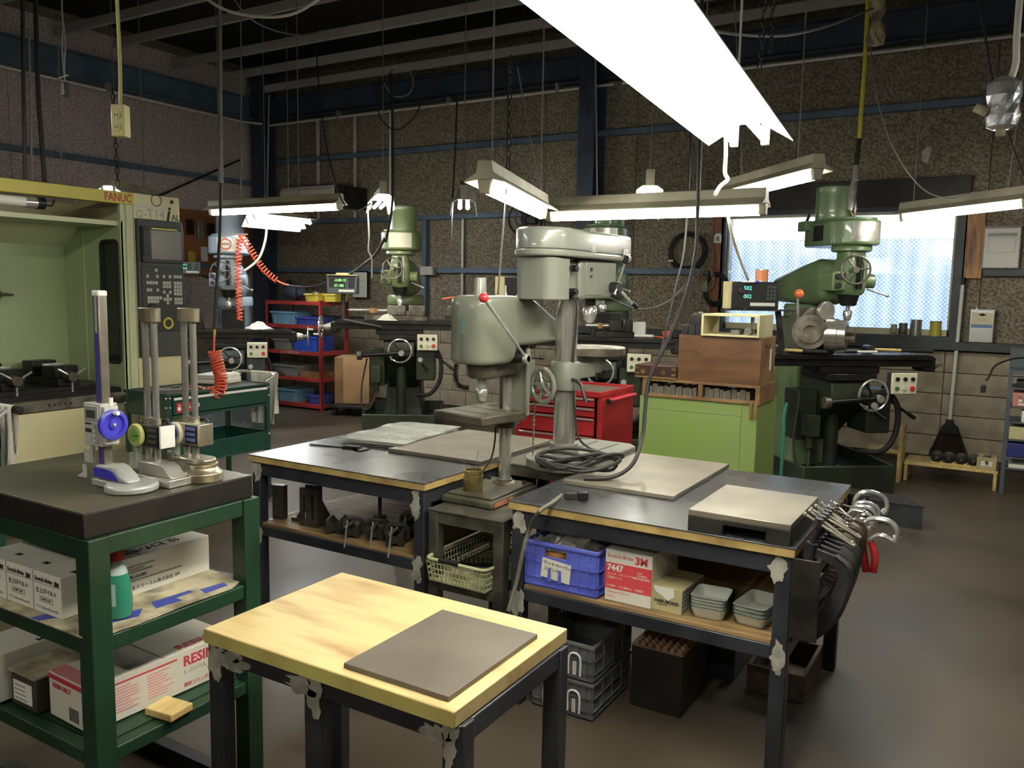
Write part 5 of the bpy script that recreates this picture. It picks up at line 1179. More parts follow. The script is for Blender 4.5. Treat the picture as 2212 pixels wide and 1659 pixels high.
# ---- vise, white box and orange coil on the machine behind the drills
vise('dark vise with a hanging handle behind the tall drill', local(M3o, TH3, (.1, -.52, 1.1345)), TH3+.3, .5)
t = thing('white_spray_box', 'white oily box on the milling table behind the tall drill', 'box', local(M3o, TH3, (.3, -.44, 1.1345)), TH3); obj('box_body', MB().box(-.09, .09, -.06, .06, 0, .14), 'white_paint', t, .012, 3); obj('box_cap', MB().cyl((-.03, 0, .14), (-.03, 0, .16), .025, n=14), 'brass', t)
t = thing('air_gun', 'air blow gun with a coiled orange hose end on the milling table', 'air gun', local(M3o, TH3, (.42, -.58, 1.1345)), TH3)
obj('gun_body', MB().cyl((-.12, 0, .02), (.05, 0, .02), .014, n=10), 'white_paint', t); obj('hose_coil', MB().tube(coil([(.13, .02, .03), (.2, .03, .04)], .03, 4, 12), .007, 6), 'orange_hose', t); obj('hose_end', MB().tube([(.05, 0, .02), (.1, .01, .012), (.14, .0, .01)], .006, 6), 'orange_hose', t)

# ---- digital readouts
def dro(label, p, rz, w, h, d, body, digits, col='digit_green'):
    t = thing('digital_readout', label, 'digital readout', p, rz)
    obj('case', MB().box(-w/2, w/2, 0, d, 0, h), body, t, .006)
    obj('screen', MB().box(-w*.42, w*.12, -.002, .002, h*.35, h*.9), 'black_plastic', t, smooth=False)
    for i, s_ in enumerate(digits): text('digits', s_, h*.2, col, t, FY(-w*.25, -.003, h*(.76-.3*i)))
    kb = MB()
    for i in range(3):
        for j in range(4): kb.box(w*.24+i*w*.07, w*.24+i*w*.07+w*.05, -.005, 0, h*.35+j*h*.14, h*.35+j*h*.14+h*.1)
    obj('keypad', kb, 'black_plastic' if body != 'black_plastic' else 'gun_steel', t, smooth=False); obj('switch_row', MB().box(-w*.1, w*.42, -.003, 0, h*.12, h*.24), 'btn_white', t, smooth=False)
    return t
emat('digit_green', S(110, 255, 90), 1.6); emat('digit_teal', S(70, 210, 170), 1.2)
q = PD(738, 635, 7.9); t = dro('grey digital readout with green digits beside the olive milling machine', (q.x, q.y, q.z), math.radians(33), .28, .17, .18, 'gun_steel', ('-2.80.15', '57.185'))
obj('mount_arm', MB().cyl((0, .09, 0), (.0, .09, -.25), .02, n=10).cyl((0, .09, -.25), (.35, .2, -.32), .02, n=10), 'black_iron', t); obj('top_box', MB().box(-.14, .14, -.02, .19, .172, .18).box(-.06, .06, .03, .12, .18, .2), 'box_tan', t, .004)
q = PD(1708, 668, 6.35); q2 = PD(1630, 668, 6.1)
t = dro('black digital readout with teal digits beside the wooden box', (q2.x, q2.y, q2.z), math.radians(32), .35, .2, .16, 'black_plastic', ('502', '002'), 'digit_teal')
obj('mount_plate', MB().box(-.2, .3, .0, .16, -.012, 0), 'black_iron', t); obj('mount_arm', MB().cyl((.2, .08, -.012), (.26, .12, -.3), .022, n=10), 'black_iron', t)
t = thing('switch_box', 'wooden fronted switch box beside the black readout', 'switch box', PD(1588, 667, 6.1), math.radians(30)); obj('box_body', MB().box(-.06, .085, 0, .15, 0, .2), 'box_tan', t, .003); obj('rotary_switch', MB().cyl((.04, -.02, .13), (.04, 0, .13), .025, n=14), 'black_plastic', t, .004)
t = thing('orange_can', 'round orange tin standing on the black readout', 'can', PD(1645, 610, 6.15)); obj('can_body', MB().cyl((0, 0, 0), (0, 0, .09), .045, n=24), mat('can_orange', S(206, 120, 60), .4), t); obj('can_rim', MB().cyl((0, 0, -.0), (0, 0, .012), .047, n=24).cyl((0, 0, .088), (0, 0, .096), .047, n=24), 'brushed', t)
t = thing('blue_marker', 'blue pen lying on the black readout', 'pen', PD(1622, 611, 6.05), .6); obj('barrel', MB().cyl((-.06, 0, .008), (.03, 0, .008), .006, n=10), 'white_paint', t); obj('pen_cap', MB().cyl((.03, 0, .008), (.06, 0, .008), .008, n=10), 'gauge_blue', t)
q = PD(408, 592, 9.0); t = dro('small readout with green digits beside the pale blue milling machine', (q.x, q.y, q.z), math.radians(44), .24, .13, .12, 'gun_steel', ('12.5', '8.02'), 'digit_teal')
obj('mount_arm', MB().cyl((.1, .06, 0), (.35, .2, -.1), .015, n=8), 'black_iron', t)
q = PD(1120, 650, 6.9); t = dro('black panelled box on the rear of the machine behind the drills', (q.x, q.y, q.z), math.radians(20), .24, .2, .12, 'black_plastic', (), 'digit_teal'); obj('wood_side', MB().box(-.2, -.12, 0, .12, 0, .2), 'box_tan', t); obj('floor_post', MB().cyl((0, .08, 0), (0, .08, -q.z), .025, n=10), 'black_iron', t)
# ================================================================ machining centre at the left
mat('cnc_cream', S(218, 208, 156), .4, 0, S(210, 198, 146), 2); mat('cnc_green', S(166, 182, 132), .4, 0, S(156, 172, 124), 2); mat('cnc_pale', S(196, 204, 156), .4)
mat('cnc_yellow', S(204, 190, 24), .4); mat('cnc_panel', S(62, 64, 64), .5); mat('cnc_panel_d', S(44, 46, 46), .45); mat('screen_grey', S(112, 112, 106), .25); mat('key_grey', S(176, 178, 162), .5)
CXF, CY0, CYC, CY1 = -5.2, 1.7, 3.515, 3.99
t = thing('machining_centre', 'large cream machining centre with yellow top rail and open green chamber', 'machining centre', (CXF, 0, 0))
obj('rear_housing', MB().box(-1.7, -.69, CY0, CY1, 0.02, 2.12), 'cnc_cream', t, .01)
obj('chamber_back', MB().box(-.69, -.655, CY0, CYC+.02, .5, 1.96), 'cnc_green', t)
obj('chamber_side', MB().box(-.655, -.22, CYC, CYC+.02, .5, 1.0).box(-.655, -.22, CYC, CYC+.02, 1.0, 1.96).box(-.22, -.03, CYC, CYC+.02, 1.83, 1.96).box(-.22, -.03, CYC, CYC+.02, .5, 1.0).box(-.03, .0, CYC, CYC+.02, .5, 1.96), 'cnc_green', t, smooth=False)
obj('chamber_seam', MB().box(-.42, -.414, CYC-.004, CYC, .8, 1.9).box(-.43, -.404, CYC-.008, CYC-.004, 1.895, 1.95), 'cnc_pale', t, smooth=False)
obj('chamber_roof', MB().box(-.655, -.02, CY0, CYC, 1.93, 1.96).prism([(-.655, 1.8), (-.655, 1.93), (-.45, 1.93)], CY0, CYC, 'y'), 'cnc_pale', t, smooth=False)
obj('side_window', MB().box(-.205, -.045, CYC+.006, CYC+.012, 1.015, 1.815), mat('cnc_glass', S(40, 46, 40), .1, alpha=.75), t, smooth=False)
obj('window_gasket', MB().tube([(x, CYC-.003, z) for x, z in rrect(.19, .83, .04, 4, -.125, 1.415)], .011, 8, closed=True), 'dark_rubber', t)
obj('top_rail', MB().box(-.05, .015, CY0, 3.615, 2.075, 2.155), 'cnc_yellow', t, .004)
text('lettering', 'FANUC', .075, mat('print_fanuc', S(190, 60, 40), .5) and 'print_fanuc', t, FX(.0155, 3.40, 2.112), sx=.8, bold=.002)
obj('front_column', MB().box(-.03, .0, 3.52, 3.555, .75, 2.075).box(-.03, .012, 3.555, 3.575, .75, 2.075).box(-.03, .002, 3.575, 3.615, .75, 2.075), 'cnc_pale', t, .002)
obj('lower_panel', MB().box(-.03, .0, CY0, 3.61, .05, .725), 'cnc_cream', t, .004)
obj('bed_rail', MB().box(-.06, .002, CY0, 3.515, .73, .8), 'old_steel', t, .003)
for i in range(5): obj('rail_hole', MB().cyl((.002, 2.98+.035*i, .765), (.003, 2.98+.035*i, .765), .009, n=12), 'black_iron', t)
bd = obj('machine_bed', MB().box(-.64, -.03, CY0, 3.5, .74, .835).box(-.6, -.1, CY0, 3.46, .835, .862), 'way_black', t, .003)
hp = obj('control_housing', MB().box(-.69, .0, 3.62, CY1, 0.02, 2.16), 'cnc_cream', t, .006)
obj('head_badge', MB().torus((.002, 3.8, 2.125), .04, .003, (1, 0, 0), 24, 5), 'cnc_panel', hp)
obj('head_bolt', MB().cyl((.0, 3.925, 2.125), (.006, 3.925, 2.125), .013, n=14), 'black_iron', hp)
text('lettering', 'ROBODRILL', .045, 'btn_white', hp, FX(.0006, 3.63, 2.075), bold=.002, shear=.2); text('lettering', 'α-T14', .09, 'key_grey', hp, FX(.0006, 3.635, 2.025), bold=.002); text('lettering', 'i', .14, 'ink', hp, FX(.0006, 3.875, 2.035), bold=.004, shear=.2); text('lettering', 'AL', .06, 'cnc_panel', hp, FX(.0006, 3.92, 2.015), bold=.001)
pn = obj('control_panel', MB().box(.0, .03, 3.625, CY1-.005, 1.03, 1.988), 'cnc_panel', t, .004)
obj('screen_bezel', MB().box(.03, .05, 3.645, CY1-.012, 1.69, 1.94), 'cnc_panel_d', pn, .004)
obj('screen', MB().box(.05, .0512, 3.715, CY1-.03, 1.715, 1.915), 'screen_grey', pn, smooth=False); obj('warning_strip', MB().box(.05, .0515, 3.72, 3.93, 1.921, 1.93), 'yellow_plastic', pn, smooth=False); obj('screen_grip', MB().box(.05, .06, 3.648, 3.7, 1.74, 1.92), 'black_plastic', pn, .004)
obj('key_field', MB().box(.03, .036, 3.645, CY1-.008, 1.21, 1.665), 'cnc_panel_d', pn, .003)
def keys(y0, z0, nx, nz, dy=.0235, dz=.0255):
    for i in range(nx):
        for j in range(nz):
            o = link(bpy.data.objects.new('key', KEY)); o.parent = pn; o.location = (.036, y0+dy*i, z0-dz*j)
KEY = mesh_of(MB().box(0, .005, 0, .02, 0, .022), 'key', 'key_grey', False)
keys(3.675, 1.585, 1, 1); keys(3.752, 1.585, 1, 1); keys(3.805, 1.585, 1, 1); keys(3.855, 1.585, 1, 1); keys(3.895, 1.585, 3, 1)
keys(3.675, 1.54, 4, 1); keys(3.805, 1.54, 3, 2); keys(3.895, 1.54, 3, 4); keys(3.675, 1.49, 2, 1); keys(3.752, 1.49, 1, 1); keys(3.805, 1.475, 1, 1); keys(3.855, 1.475, 1, 1)
keys(3.68, 1.435, 5, 1); keys(3.68, 1.41, 4, 1); keys(3.808, 1.425, 3, 1); keys(3.8315, 1.45, 1, 1); keys(3.8315, 1.4, 1, 1); keys(3.897, 1.425, 3, 2); keys(3.745, 1.628, 1, 1)
obj('emergency_stop', MB().cyl((.036, 3.70, 1.27), (.06, 3.70, 1.27), .02, n=18), 'btn_red', pn, .004); obj('stop_ring', MB().torus((.04, 3.84, 1.265), .035, .008, (1, 0, 0), 24, 6), 'yellow_plastic', pn)
obj('hand_pulse_wheel', MB().cyl((.036, 3.72, 1.36), (.055, 3.72, 1.36), .045, n=24), 'black_plastic', pn, .004); obj('key_switch', MB().cyl((.03, 3.655, 1.155), (.05, 3.655, 1.155), .024, n=18).box(.05, .053, 3.652, 3.66, 1.09, 1.15), 'chrome', pn, .002)
lt = obj('chamber_light', MB().cyl((-.03, CY0+.1, 2.03), (-.03, 2.93, 2.03), .03, n=16), 'lamp_white', t); obj('light_cap', MB().cyl((-.03, 2.9, 2.03), (-.03, 2.97, 2.03), .036, n=16), 'chrome', lt); obj('light_plug', MB().cyl((-.03, 2.97, 2.03), (-.03, 3.02, 2.03), .038, n=16), 'black_plastic', lt)
obj('light_cable', MB().tube(spline([(-.03, 3.02, 2.03), (-.03, 3.07, 2.02), (-.03, 3.09, 2.06)], 6), .006, 6), 'cable_black', lt)
obj('spindle_nose', MB().lathe([(.06, .12), (.06, .03), (.045, .02), (.03, 0), (.012, -.01)], (-.4, 2.5, 1.48), (0, 0, 1), 24), 'old_steel', t); obj('spindle_head', MB().box(-.65, -.2, 2.3, 2.7, 1.6, 1.93), 'cnc_pale', t, .02)
obj('tool_holder', MB().lathe([(.035, 0), (.045, .03), (.03, .06), (.012, .07), (.008, .14)], (-.62, 2.97, 1.46), (.45, .9, -.05), 20), 'old_steel', t)
def cnc_vise(label, x, y):
    v = thing('machine_vise', label, 'vise', (x, y, .8625))
    obj('vise_base', MB().box(-.24, .16, -.07, .07, 0, .05), 'way_black', v, .004); obj('fixed_jaw', MB().box(-.24, -.12, -.085, .085, .05, .15), 'way_black', v, .006); obj('moving_jaw', MB().box(-.02, .14, -.08, .08, .05, .13), 'way_black', v, .006); obj('jaw_plate', MB().box(-.02, -.005, -.075, .075, .06, .14), 'steel', v, .001)
    h = obj('handle_hub', MB().cyl((.14, 0, .06), (.22, 0, .06), .035, n=18), 'old_steel', v, .006)
    for k in range(3): a = 2*PI*k/3+.5; obj('handle_rod', MB().cyl((.2, 0, .06), (.2, .11*math.cos(a), .06+.11*math.sin(a)), .007, n=8), 'chrome', h)
    return v
cnc_vise('black machine vise on the bed beside the side window', -5.5, 3.2); cnc_vise('black machine vise deeper along the machining centre bed', -5.5, 2.84)

# ================================================================ tool carts
mat('cart_green', S(16, 74, 60), .35, 0, S(12, 62, 52), 3, coat=.2); mat('cart_mat', S(52, 46, 44), .8, bump=.2, bscale=80)
X0, X1, Y0, Y1, ZT = -5.0, -4.55, 3.365, 4.215, .85
t = thing('tool_cart', 'dark green tool cart with a drawer and red nameplate', 'tool cart', (X0, Y0, 0)); w, d = X1-X0, Y1-Y0
for x in (0, w-.03):
    for y in (0, d-.03): obj('post', MB().box(x, x+.03, y, y+.03, .1, ZT), 'cart_green', t, .002)
for x in (.015, w-.015):
    for y in (.015, d-.015): obj('caster', MB().cyl((x-.015, y, .055), (x+.015, y, .055), .05, n=16).box(x-.008, x+.008, y-.02, y+.02, .06, .1), 'dark_rubber', t)
tt = obj('top_tray', MB().box(.003, w-.003, .003, d-.003, .69, .7).box(.003, .012, .003, d-.003, .7, ZT-.002).box(w-.012, w-.003, .003, d-.003, .83, ZT-.002).box(.012, w-.012, .003, .012, .7, ZT-.002).box(.012, w-.012, d-.012, d-.003, .7, ZT-.002), 'cart_green', t, .002)
obj('rubber_mat', MB().box(.014, w-.014, .014, d-.014, ZT-.02, ZT-.008), 'cart_mat', tt)
dr = obj('drawer', MB().box(w-.003, w+.004, .035, d-.035, .712, .826), 'cart_green', t, .002); obj('drawer_handle', MB().box(w+.004, w+.014, .04, d-.035, .806, .822), 'white_paint', dr, .002)
obj('drawer_lip', MB().box(w-.002, w+.006, .03, d-.03, .69, .706), 'cart_green', t, .002)
sg = obj('name_sign', MB().box(w+.0042, w+.0055, .06, .215, .722, .787), 'red_paint', dr, smooth=False); text('lettering', 'マルソウ', .036, 'white_paint', sg, FX(w+.006, .098, .755), bold=.001)
obj('logo', MB().prism(circ(.014, 16, .08, .748), w+.0055, w+.0062, 'x').prism([(.072, .768), (.088, .768), (.088, .774), (.072, .774)], w+.0055, w+.0062, 'x'), 'white_paint', sg, smooth=False)
lt = obj('lower_tray', MB().box(.003, w-.003, .003, d-.003, .37, .378).box(.003, .012, .003, d-.003, .378, .5).box(w-.012, w-.003, .003, d-.003, .378, .5).box(.012, w-.012, .003, .012, .378, .5).box(.012, w-.012, d-.012, d-.003, .378, .5), 'cart_green', t, .002)
for y in (.015, d-.015):
    for z in (.82, .76, .48): obj('bolt', MB().sphere((w+.002, y, z), .008, 8, 6), 'chrome', t)
for x in (.012, w-.015):
    for z in (.82, .76): obj('bolt', MB().sphere((x, -.002, z), .008, 8, 6), 'chrome', t)
obj('push_handle', MB().tube(spline([(.03, d-.02, .86), (.03, d+.06, .9), (.2, d+.09, .905), (w-.03, d+.06, .9), (w-.03, d-.02, .86)], 8), .011, 10), 'chrome', t)
def cloth(label, P, w, h, axis, seed, name='towel', m='rag', cat='towel'):
    # a cloth folded over a bar: P is the middle of the bar, axis its direction
    a = Vector(axis).normalized(); nrm = Vector((a.y, -a.x, 0)); vs = []; nu, nv = 16, 26; rnd = random.Random(seed)
    for j in range(nv+1):
        s_ = j/nv*2*h-h; th_ = .016
        for i in range(nu+1):
            u = (i/nu-.5)*w*(1-.12*abs(s_)/h)
            if abs(s_) < .05: ph = s_/.05*PI/2; off = nrm*(th_*math.sin(ph)); z = th_*math.cos(ph)
            else: off = nrm*(math.copysign(th_+.012*math.sin(7*u/w*3+seed+s_*9)*abs(s_)/h, s_)); z = -(abs(s_)-.05)*(1.0 if s_ > 0 else .8)
            p = a*u+off; vs.append((p.x, p.y, z))
    o = obj(name, MB().add(vs, [(j*(nu+1)+i, j*(nu+1)+i+1, (j+1)*(nu+1)+i+1, (j+1)*(nu+1)+i) for j in range(nv) for i in range(nu)]), m)
    return tag(o, label, cat, loc=P)
cloth('cream cloth hanging over the push handle of the green tool cart', (-4.68, 4.285, .905), .24, .42, (1, .1, 0), 2)
t = thing('paper_towel_stack', 'stack of white paper towels on the green tool cart', 'paper towels', (-4.86, 4.02, ZT-.0075), .3)
random.seed(8)
for k in range(8): obj('towel_sheet', MB().cbox((random.uniform(-.008, .008), random.uniform(-.01, .01), .006+.0085*k), (.2, .26, .008), rz=random.uniform(-.06, .06)), 'paper', t, .002)
t = thing('wrench', 'chrome wrench lying on the green tool cart mat', 'wrench', (-4.72, 3.6, ZT-.0075), 1.1); obj('wrench_bar', MB().box(-.12, .12, -.008, .008, .002, .009), 'chrome', t, .002); obj('wrench_jaw', MB().torus((.135, 0, .006), .015, .005, (0, 0, 1), 16, 6).torus((-.135, 0, .006), .013, .005, (0, 0, 1), 16, 6), 'chrome', t)
t = thing('steel_rule', 'thin steel rule lying along the edge of the cart mat', 'rule', (-4.86, 3.66, ZT-.0075), 1.35); obj('rule_blade', MB().box(-.2, .2, -.012, .012, 0, .0015), 'brushed', t); obj('rule_stop', MB().box(-.02, .02, -.02, .02, .0015, .01), 'old_steel', t, .001)
t = thing('poly_sheet', 'scrap of clear film lying in the lower tray of the cart', 'plastic bag', (-4.72, 3.95, .379)); crumple('film_scrap', 'film', (0, 0, 0), .2, .2, .09, 9).parent = t
for o in t.children:
    for k_ in ('label', 'category'):
        if k_ in o: del o[k_]
# second cart, mostly outside the picture
t = thing('tool_cart', 'dark green tool cart with a black handle and white towel at the machining centre', 'tool cart', (-4.58, 1.3, 0)); w, d = .46, .82
for x in (0, w-.03):
    for y in (0, d-.03): obj('post', MB().box(x, x+.03, y, y+.03, .1, .9), 'cart_green', t, .002)
    for y in (.015, d-.015): obj('caster', MB().cyl((x, y, .055), (x+.03, y, .055), .05, n=16), 'dark_rubber', t)
obj('top_tray', MB().box(0, w, 0, d, .74, .75).box(0, w, d-.01, d, .75, .9).box(0, w, 0, .01, .75, .9).box(w-.01, w, .01, d-.01, .75, .9), 'cart_green', t, .002); obj('lower_tray', MB().box(0, w, 0, d, .36, .37).box(0, w, d-.01, d, .37, .5).box(w-.01, w, 0, d, .37, .5), 'cart_green', t, .002)
obj('push_handle', MB().cyl((.06, d+.06, .93), (w+.06, d+.06, .93), .016, n=12).cyl((.06, d-.01, .88), (.06, d+.06, .93), .012, n=8).cyl((w-.03, d-.01, .88), (w-.03, d+.06, .93), .012, n=8), 'chrome', t); obj('handle_grip', MB().cyl((w+.02, d+.06, .93), (w+.075, d+.06, .93), .02, n=12), 'black_plastic', t, .004)
cloth('white towel hanging over the black handle of the half seen cart', (-4.2, 2.18, .935), .2, .34, (1, 0, 0), 5)

# ================================================================ red tool chest, green cabinet and what stands on it
X0, X1, Y0, Y1, ZT = -3.18, -2.46, 5.372, 5.962, .83
t = thing('tool_chest', 'red roller tool chest with chrome drawer pulls behind the drill presses', 'tool chest', (X0, Y0, 0)); w, d = X1-X0, Y1-Y0
obj('chest_body', MB().box(0, .04, .012, d, .1, ZT-.03).box(w-.04, w, .012, d, .1, ZT-.03).box(.04, w-.04, d-.02, d, .1, ZT-.03).box(0, w, .012, d, .1, .14).box(.04, w-.04, .02, d-.02, ZT-.05, ZT-.03), 'red_paint', t, .003)
obj('top_rim', MB().box(0, w, .0, .014, ZT-.04, ZT).box(0, w, d-.014, d, ZT-.04, ZT).box(0, .014, .014, d-.014, ZT-.04, ZT).box(w-.014, w, .014, d-.014, ZT-.04, ZT), 'red_paint', t, .003); obj('top_mat', MB().box(.014, w-.014, .014, d-.014, ZT-.03, ZT-.022), 'plate_grey', t)
zs = [.785, .712, .638, .5, .36, .15]
for a, b in zip(zs, zs[1:]):
    f = obj('drawer', MB().box(.045, w-.06, 0, .02, b+.006, a-.004), 'red_paint', t, .003); obj('drawer_pull', MB().box(.045, w-.06, -.012, .0, a-.02, a-.006), 'chrome', f, .003)
obj('side_handle', MB().cyl((w+.05, .02, ZT-.06), (w+.05, d-.1, ZT-.06), .017, n=14), 'red_plastic', t); obj('handle_cap', MB().cyl((w+.05, -.005, ZT-.06), (w+.05, .022, ZT-.06), .0185, n=14), 'black_plastic', t)
for y in (.1, d-.16): obj('handle_bracket', MB().box(w, w+.05, y, y+.03, ZT-.075, ZT-.05), 'red_paint', t, .003)
for x in (.06, w-.06):
    for y in (.08, d-.08): obj('caster', MB().cyl((x-.02, y, .05), (x+.02, y, .05), .05, n=16), 'dark_rubber', t)
mat('lime', S(134, 160, 82), .4, 0, S(130, 162, 66), 2)
X0, X1, Y0, Y1, ZT = -2.12, -1.33, 5.245, 5.76, .85
t = thing('green_cabinet', 'lime green steel cabinet carrying wooden boxes', 'cabinet', (X0, Y0, 0)); w, d = X1-X0, Y1-Y0
obj('cabinet_body', MB().box(0, w, .006, d, 0, ZT), 'lime', t, .004); obj('front_panel', MB().box(.045, w-.1, 0, .006, .06, ZT-.085), 'lime', t, .002); obj('front_panel', MB().box(.045, w-.1, 0.002, .006, ZT-.083, ZT-.003), 'lime', t, .002); obj('front_panel', MB().box(w-.098, w, 0.002, .006, .0, ZT-.003), 'lime', t, .002); obj('front_panel', MB().box(0, .043, 0.002, .006, .0, ZT-.003), 'lime', t, .002)
mat('wood_box', S(112, 74, 40), .45, 0, S(92, 58, 30), 3, stretch=(1, 6, 6)); mat('wood_rack', S(150, 112, 62), .55, 0, S(118, 84, 44), 4)
t = thing('parallel_rack', 'two bay wooden rack of steel parallels on the lime cabinet', 'rack', (-2.1, 5.235, .851)); w, d, h = .785, .4, .125
obj('rack_board', MB().box(0, w, 0, d, 0, .02), 'wood_rack', t, .002); obj('rack_board', MB().box(0, w, 0, d, h-.02, h), 'wood_rack', t, .002)
for x in (0, .385, w-.03): obj('rack_upright', MB().box(x, x+.03, 0, d, .02, h-.02), 'wood_rack', t, .002)
for x in (w-.03, w-.06): obj('dowel_foot', MB().box(x, x+.018, -.008, 0, -.09, .03), 'wood_rack', t, .002)
random.seed(4); x = .045
par = [mesh_of(MB().box(0, .018+.008*k, 0, .2, 0, .05+.008*k), 'steel_parallel', ('steel', 'old_steel', 'gauge_steel')[k], False) for k in range(3)]
n = 0
while x < w-.08:
    if .355 < x < .42: x = .42; continue
    k = random.randrange(3); ww = .018+.008*k
    o = link(bpy.data.objects.new('steel_parallel', par[k])); o.location = (-2.1+x, 5.25+random.uniform(0, .02), .8715); o['label'] = 'ground steel parallel standing in the two bay wooden rack'; o['category'] = 'steel block'; o['group'] = 'steel parallels in the wooden rack'; x += ww+.002
t = thing('wooden_chest', 'large plain brown wooden box on the lime cabinet', 'box', (-1.857, 5.235, .9765)); w, d, h = .537, .36, .298
obj('front_board', MB().box(0, w-.0, 0, .012, 0, h), 'wood_box', t, .002); obj('side_board', MB().box(w-.015, w, .012, d, 0, h), 'wood_rack', t, .002); obj('side_board', MB().box(0, .015, .012, d, 0, h), 'wood_rack', t, .002); obj('back_board', MB().box(.015, w-.015, d-.012, d, 0, h), 'wood_box', t); obj('top_board', MB().box(.015, w-.015, .012, d-.012, h-.012, h), 'wood_box', t)
obj('paper_strip', MB().box(w, w+.001, .22, .26, .08, .22), 'paper', t, smooth=False); obj('wire_hook', MB().tube(spline([(w+.001, .1, .25), (w+.012, .14, .23), (w+.012, .18, .235), (w+.003, .2, .25)], 5), .003, 6), 'dark_steel', t)
for x_, z_ in ((.01, .02), (.01, .13), (w-.02, .07), (.14, .2)): obj('nail', MB().sphere((x_, 0, z_), .003, 6, 4), 'chrome', t)
mat('case_wood', S(74, 44, 36), .4, 0, S(60, 34, 30), 4)
t = thing('instrument_case', 'dark wooden instrument case with brass corners beside the brown box', 'case', (-2.155, 5.225, .9765)); w, d, h = .293, .26, .085
obj('case_body', MB().box(0, w, 0, d, .012, h), 'case_wood', t, .003); obj('case_foot', MB().box(.0, w, .0, d, 0, .011), 'wood_rack', t)
for x_ in (.004, w-.034):
    for z_ in (.022, .06): obj('brass_corner', MB().box(x_, x_+.03, -.0015, .0, z_, z_+.014), 'brass', t, .0005)
for x_ in (.04, .185): obj('brass_latch', MB().prism(circ(.017, 14, x_+.018, .042), -.003, 0, 'y'), 'brass', t)
mat('ply_pale', S(206, 198, 146), .55, 0, S(188, 178, 126), 4)
t = thing('open_box_shelf', 'pale plywood open ended box on top of the brown wooden box', 'box', (-1.703, 5.21, 1.2755)); w, d, h = .37, .34, .14
for z in (0, h-.012): obj('ply_board', MB().box(0, w, 0, d, z, z+.012), 'ply_pale', t, .001)
for x_ in (0, w-.014): obj('ply_board', MB().box(x_, x_+.014, .0, d, .012, h-.012), 'ply_pale', t, .001)
obj('ply_divider', MB().box(.24, .252, .28, d-.005, .012, h-.012), 'ply_pale', t)
o = tag(obj('gauge_block', MB().box(0, .055, 0, .09, 0, .03), 'old_steel', None, .001), 'grey steel block lying in the pale open box', 'steel block', loc=(-1.52, 5.24, 1.288))
t = thing('milling_cutter_stack', 'bright ribbed stack of slitting saws in the pale open box', 'cutter', (-1.42, 5.3, 1.288))
for k in range(7): obj('saw_disc', MB().prism([(.022*(1+.12*(i % 2))*math.cos(2*PI*i/24), .024+.022*(1+.12*(i % 2))*math.sin(2*PI*i/24)) for i in range(24)], -.03+.009*k, -.026+.009*k, 'y'), 'steel', t, smooth=False)
for i, (x_, z_, lab) in enumerate(((-1.82, 0, 'black block nearest the pale box in the bottom row of black blocks'), (-1.773, 0, 'black block between two others in the bottom row of black blocks'), (-1.726, 0, 'black block at the outer end of the bottom row of black blocks'), (-1.757, .065, 'black block laid across the top of the other black blocks'))):
    tag(obj('black_block', MB().box(-.0225, .0225 if not z_ else .055, 0, .09, 0, .064), 'black_iron', None, .002), lab, 'steel block', 'black blocks on the brown box', loc=(x_-.005, 5.245, 1.2755+z_))
t = thing('steel_disc', 'round steel disc lying on the black blocks', 'disc', (-1.74, 5.3, 1.4055)); obj('disc', MB().cyl((0, 0, 0), (0, 0, .012), .045, n=24), 'old_steel', t, .002); obj('disc_hub', MB().cyl((0, 0, .012), (0, 0, .02), .015, n=16), 'brushed', t)

# ================================================================ red shelf rack and cardboard box
mat('rack_red', S(176, 44, 34), .5, 0, S(150, 34, 28), 5); mat('bin_blue', S(108, 160, 190), .5, 0, S(92, 142, 172), 4); mat('bin_royal', S(30, 84, 206), .4); mat('bin_grey', S(118, 118, 112), .55)
X0, X1, Y0, Y1 = -8.22, -7.26, 7.56, 8.06
t = thing('shelf_rack', 'red steel shelf rack of storage bins beside the cardboard box', 'shelf rack', (X0, Y0, 0)); w, d = X1-X0, Y1-Y0
for x in (0, w-.035):
    for y in (0, d-.035): obj('upright', MB().box(x, x+.035, y, y+.004, 0, 1.37).box(x if x else 0, x+.004 if not x else x+.004, y, y+.035, 0, 1.37) if x == 0 else MB().box(x, x+.035, y, y+.004, 0, 1.37).box(x+.031, x+.035, y, y+.035, 0, 1.37), 'rack_red', t, smooth=False)
SHZ = [.07, .40, .73, 1.06, 1.355]
for z in SHZ: obj('shelf', MB().box(.002, w-.002, .005, d-.002, z-.004, z).box(.036, w-.036, .0, .005, z-.045, z).box(.036, w-.036, d-.005, d, z-.045, z).box(w-.007, w-.003, .005, d, z-.045, z).box(.003, .007, .005, d, z-.045, z), 'rack_red', t, .002)
text('lettering', 'ニッカウヰスキー', .045, 'white_paint', t, FY(.25, -.001, .707))
def bin_(label, x, z, w, d, h, m, y=.03):
    b = thing('storage_bin', label, 'bin', (X0+x, Y0+y, SHZ[z]+.001), group='bins on the red rack')
    def r(s, zz_): return [(px_, py_, zz_) for px_, py_ in rrect(w*s, d*s, .015, 3, w/2, d/2)]
    fixn(obj('bin_shell', MB().loft([r(.88, 0), r(.98, h), r(.94, h), r(.86, .006)]), m, b)); obj('bin_rim', MB().box(-.006, w+.006, -.004, .01, h-.025, h-.004), m, b, .003)
    for k in range(3): obj('bin_rib', MB().box(w*(.2+.3*k), w*(.2+.3*k)+.008, .008, .025, .02, h-.03), m, b)
    return b
bin_('pale blue storage bin on the second highest red shelf', .05, 3, .42, .34, .16, 'bin_blue'); bin_('shallow blue bin beside the pale blue one on the second highest red shelf', .5, 3, .36, .34, .1, 'print_blue')
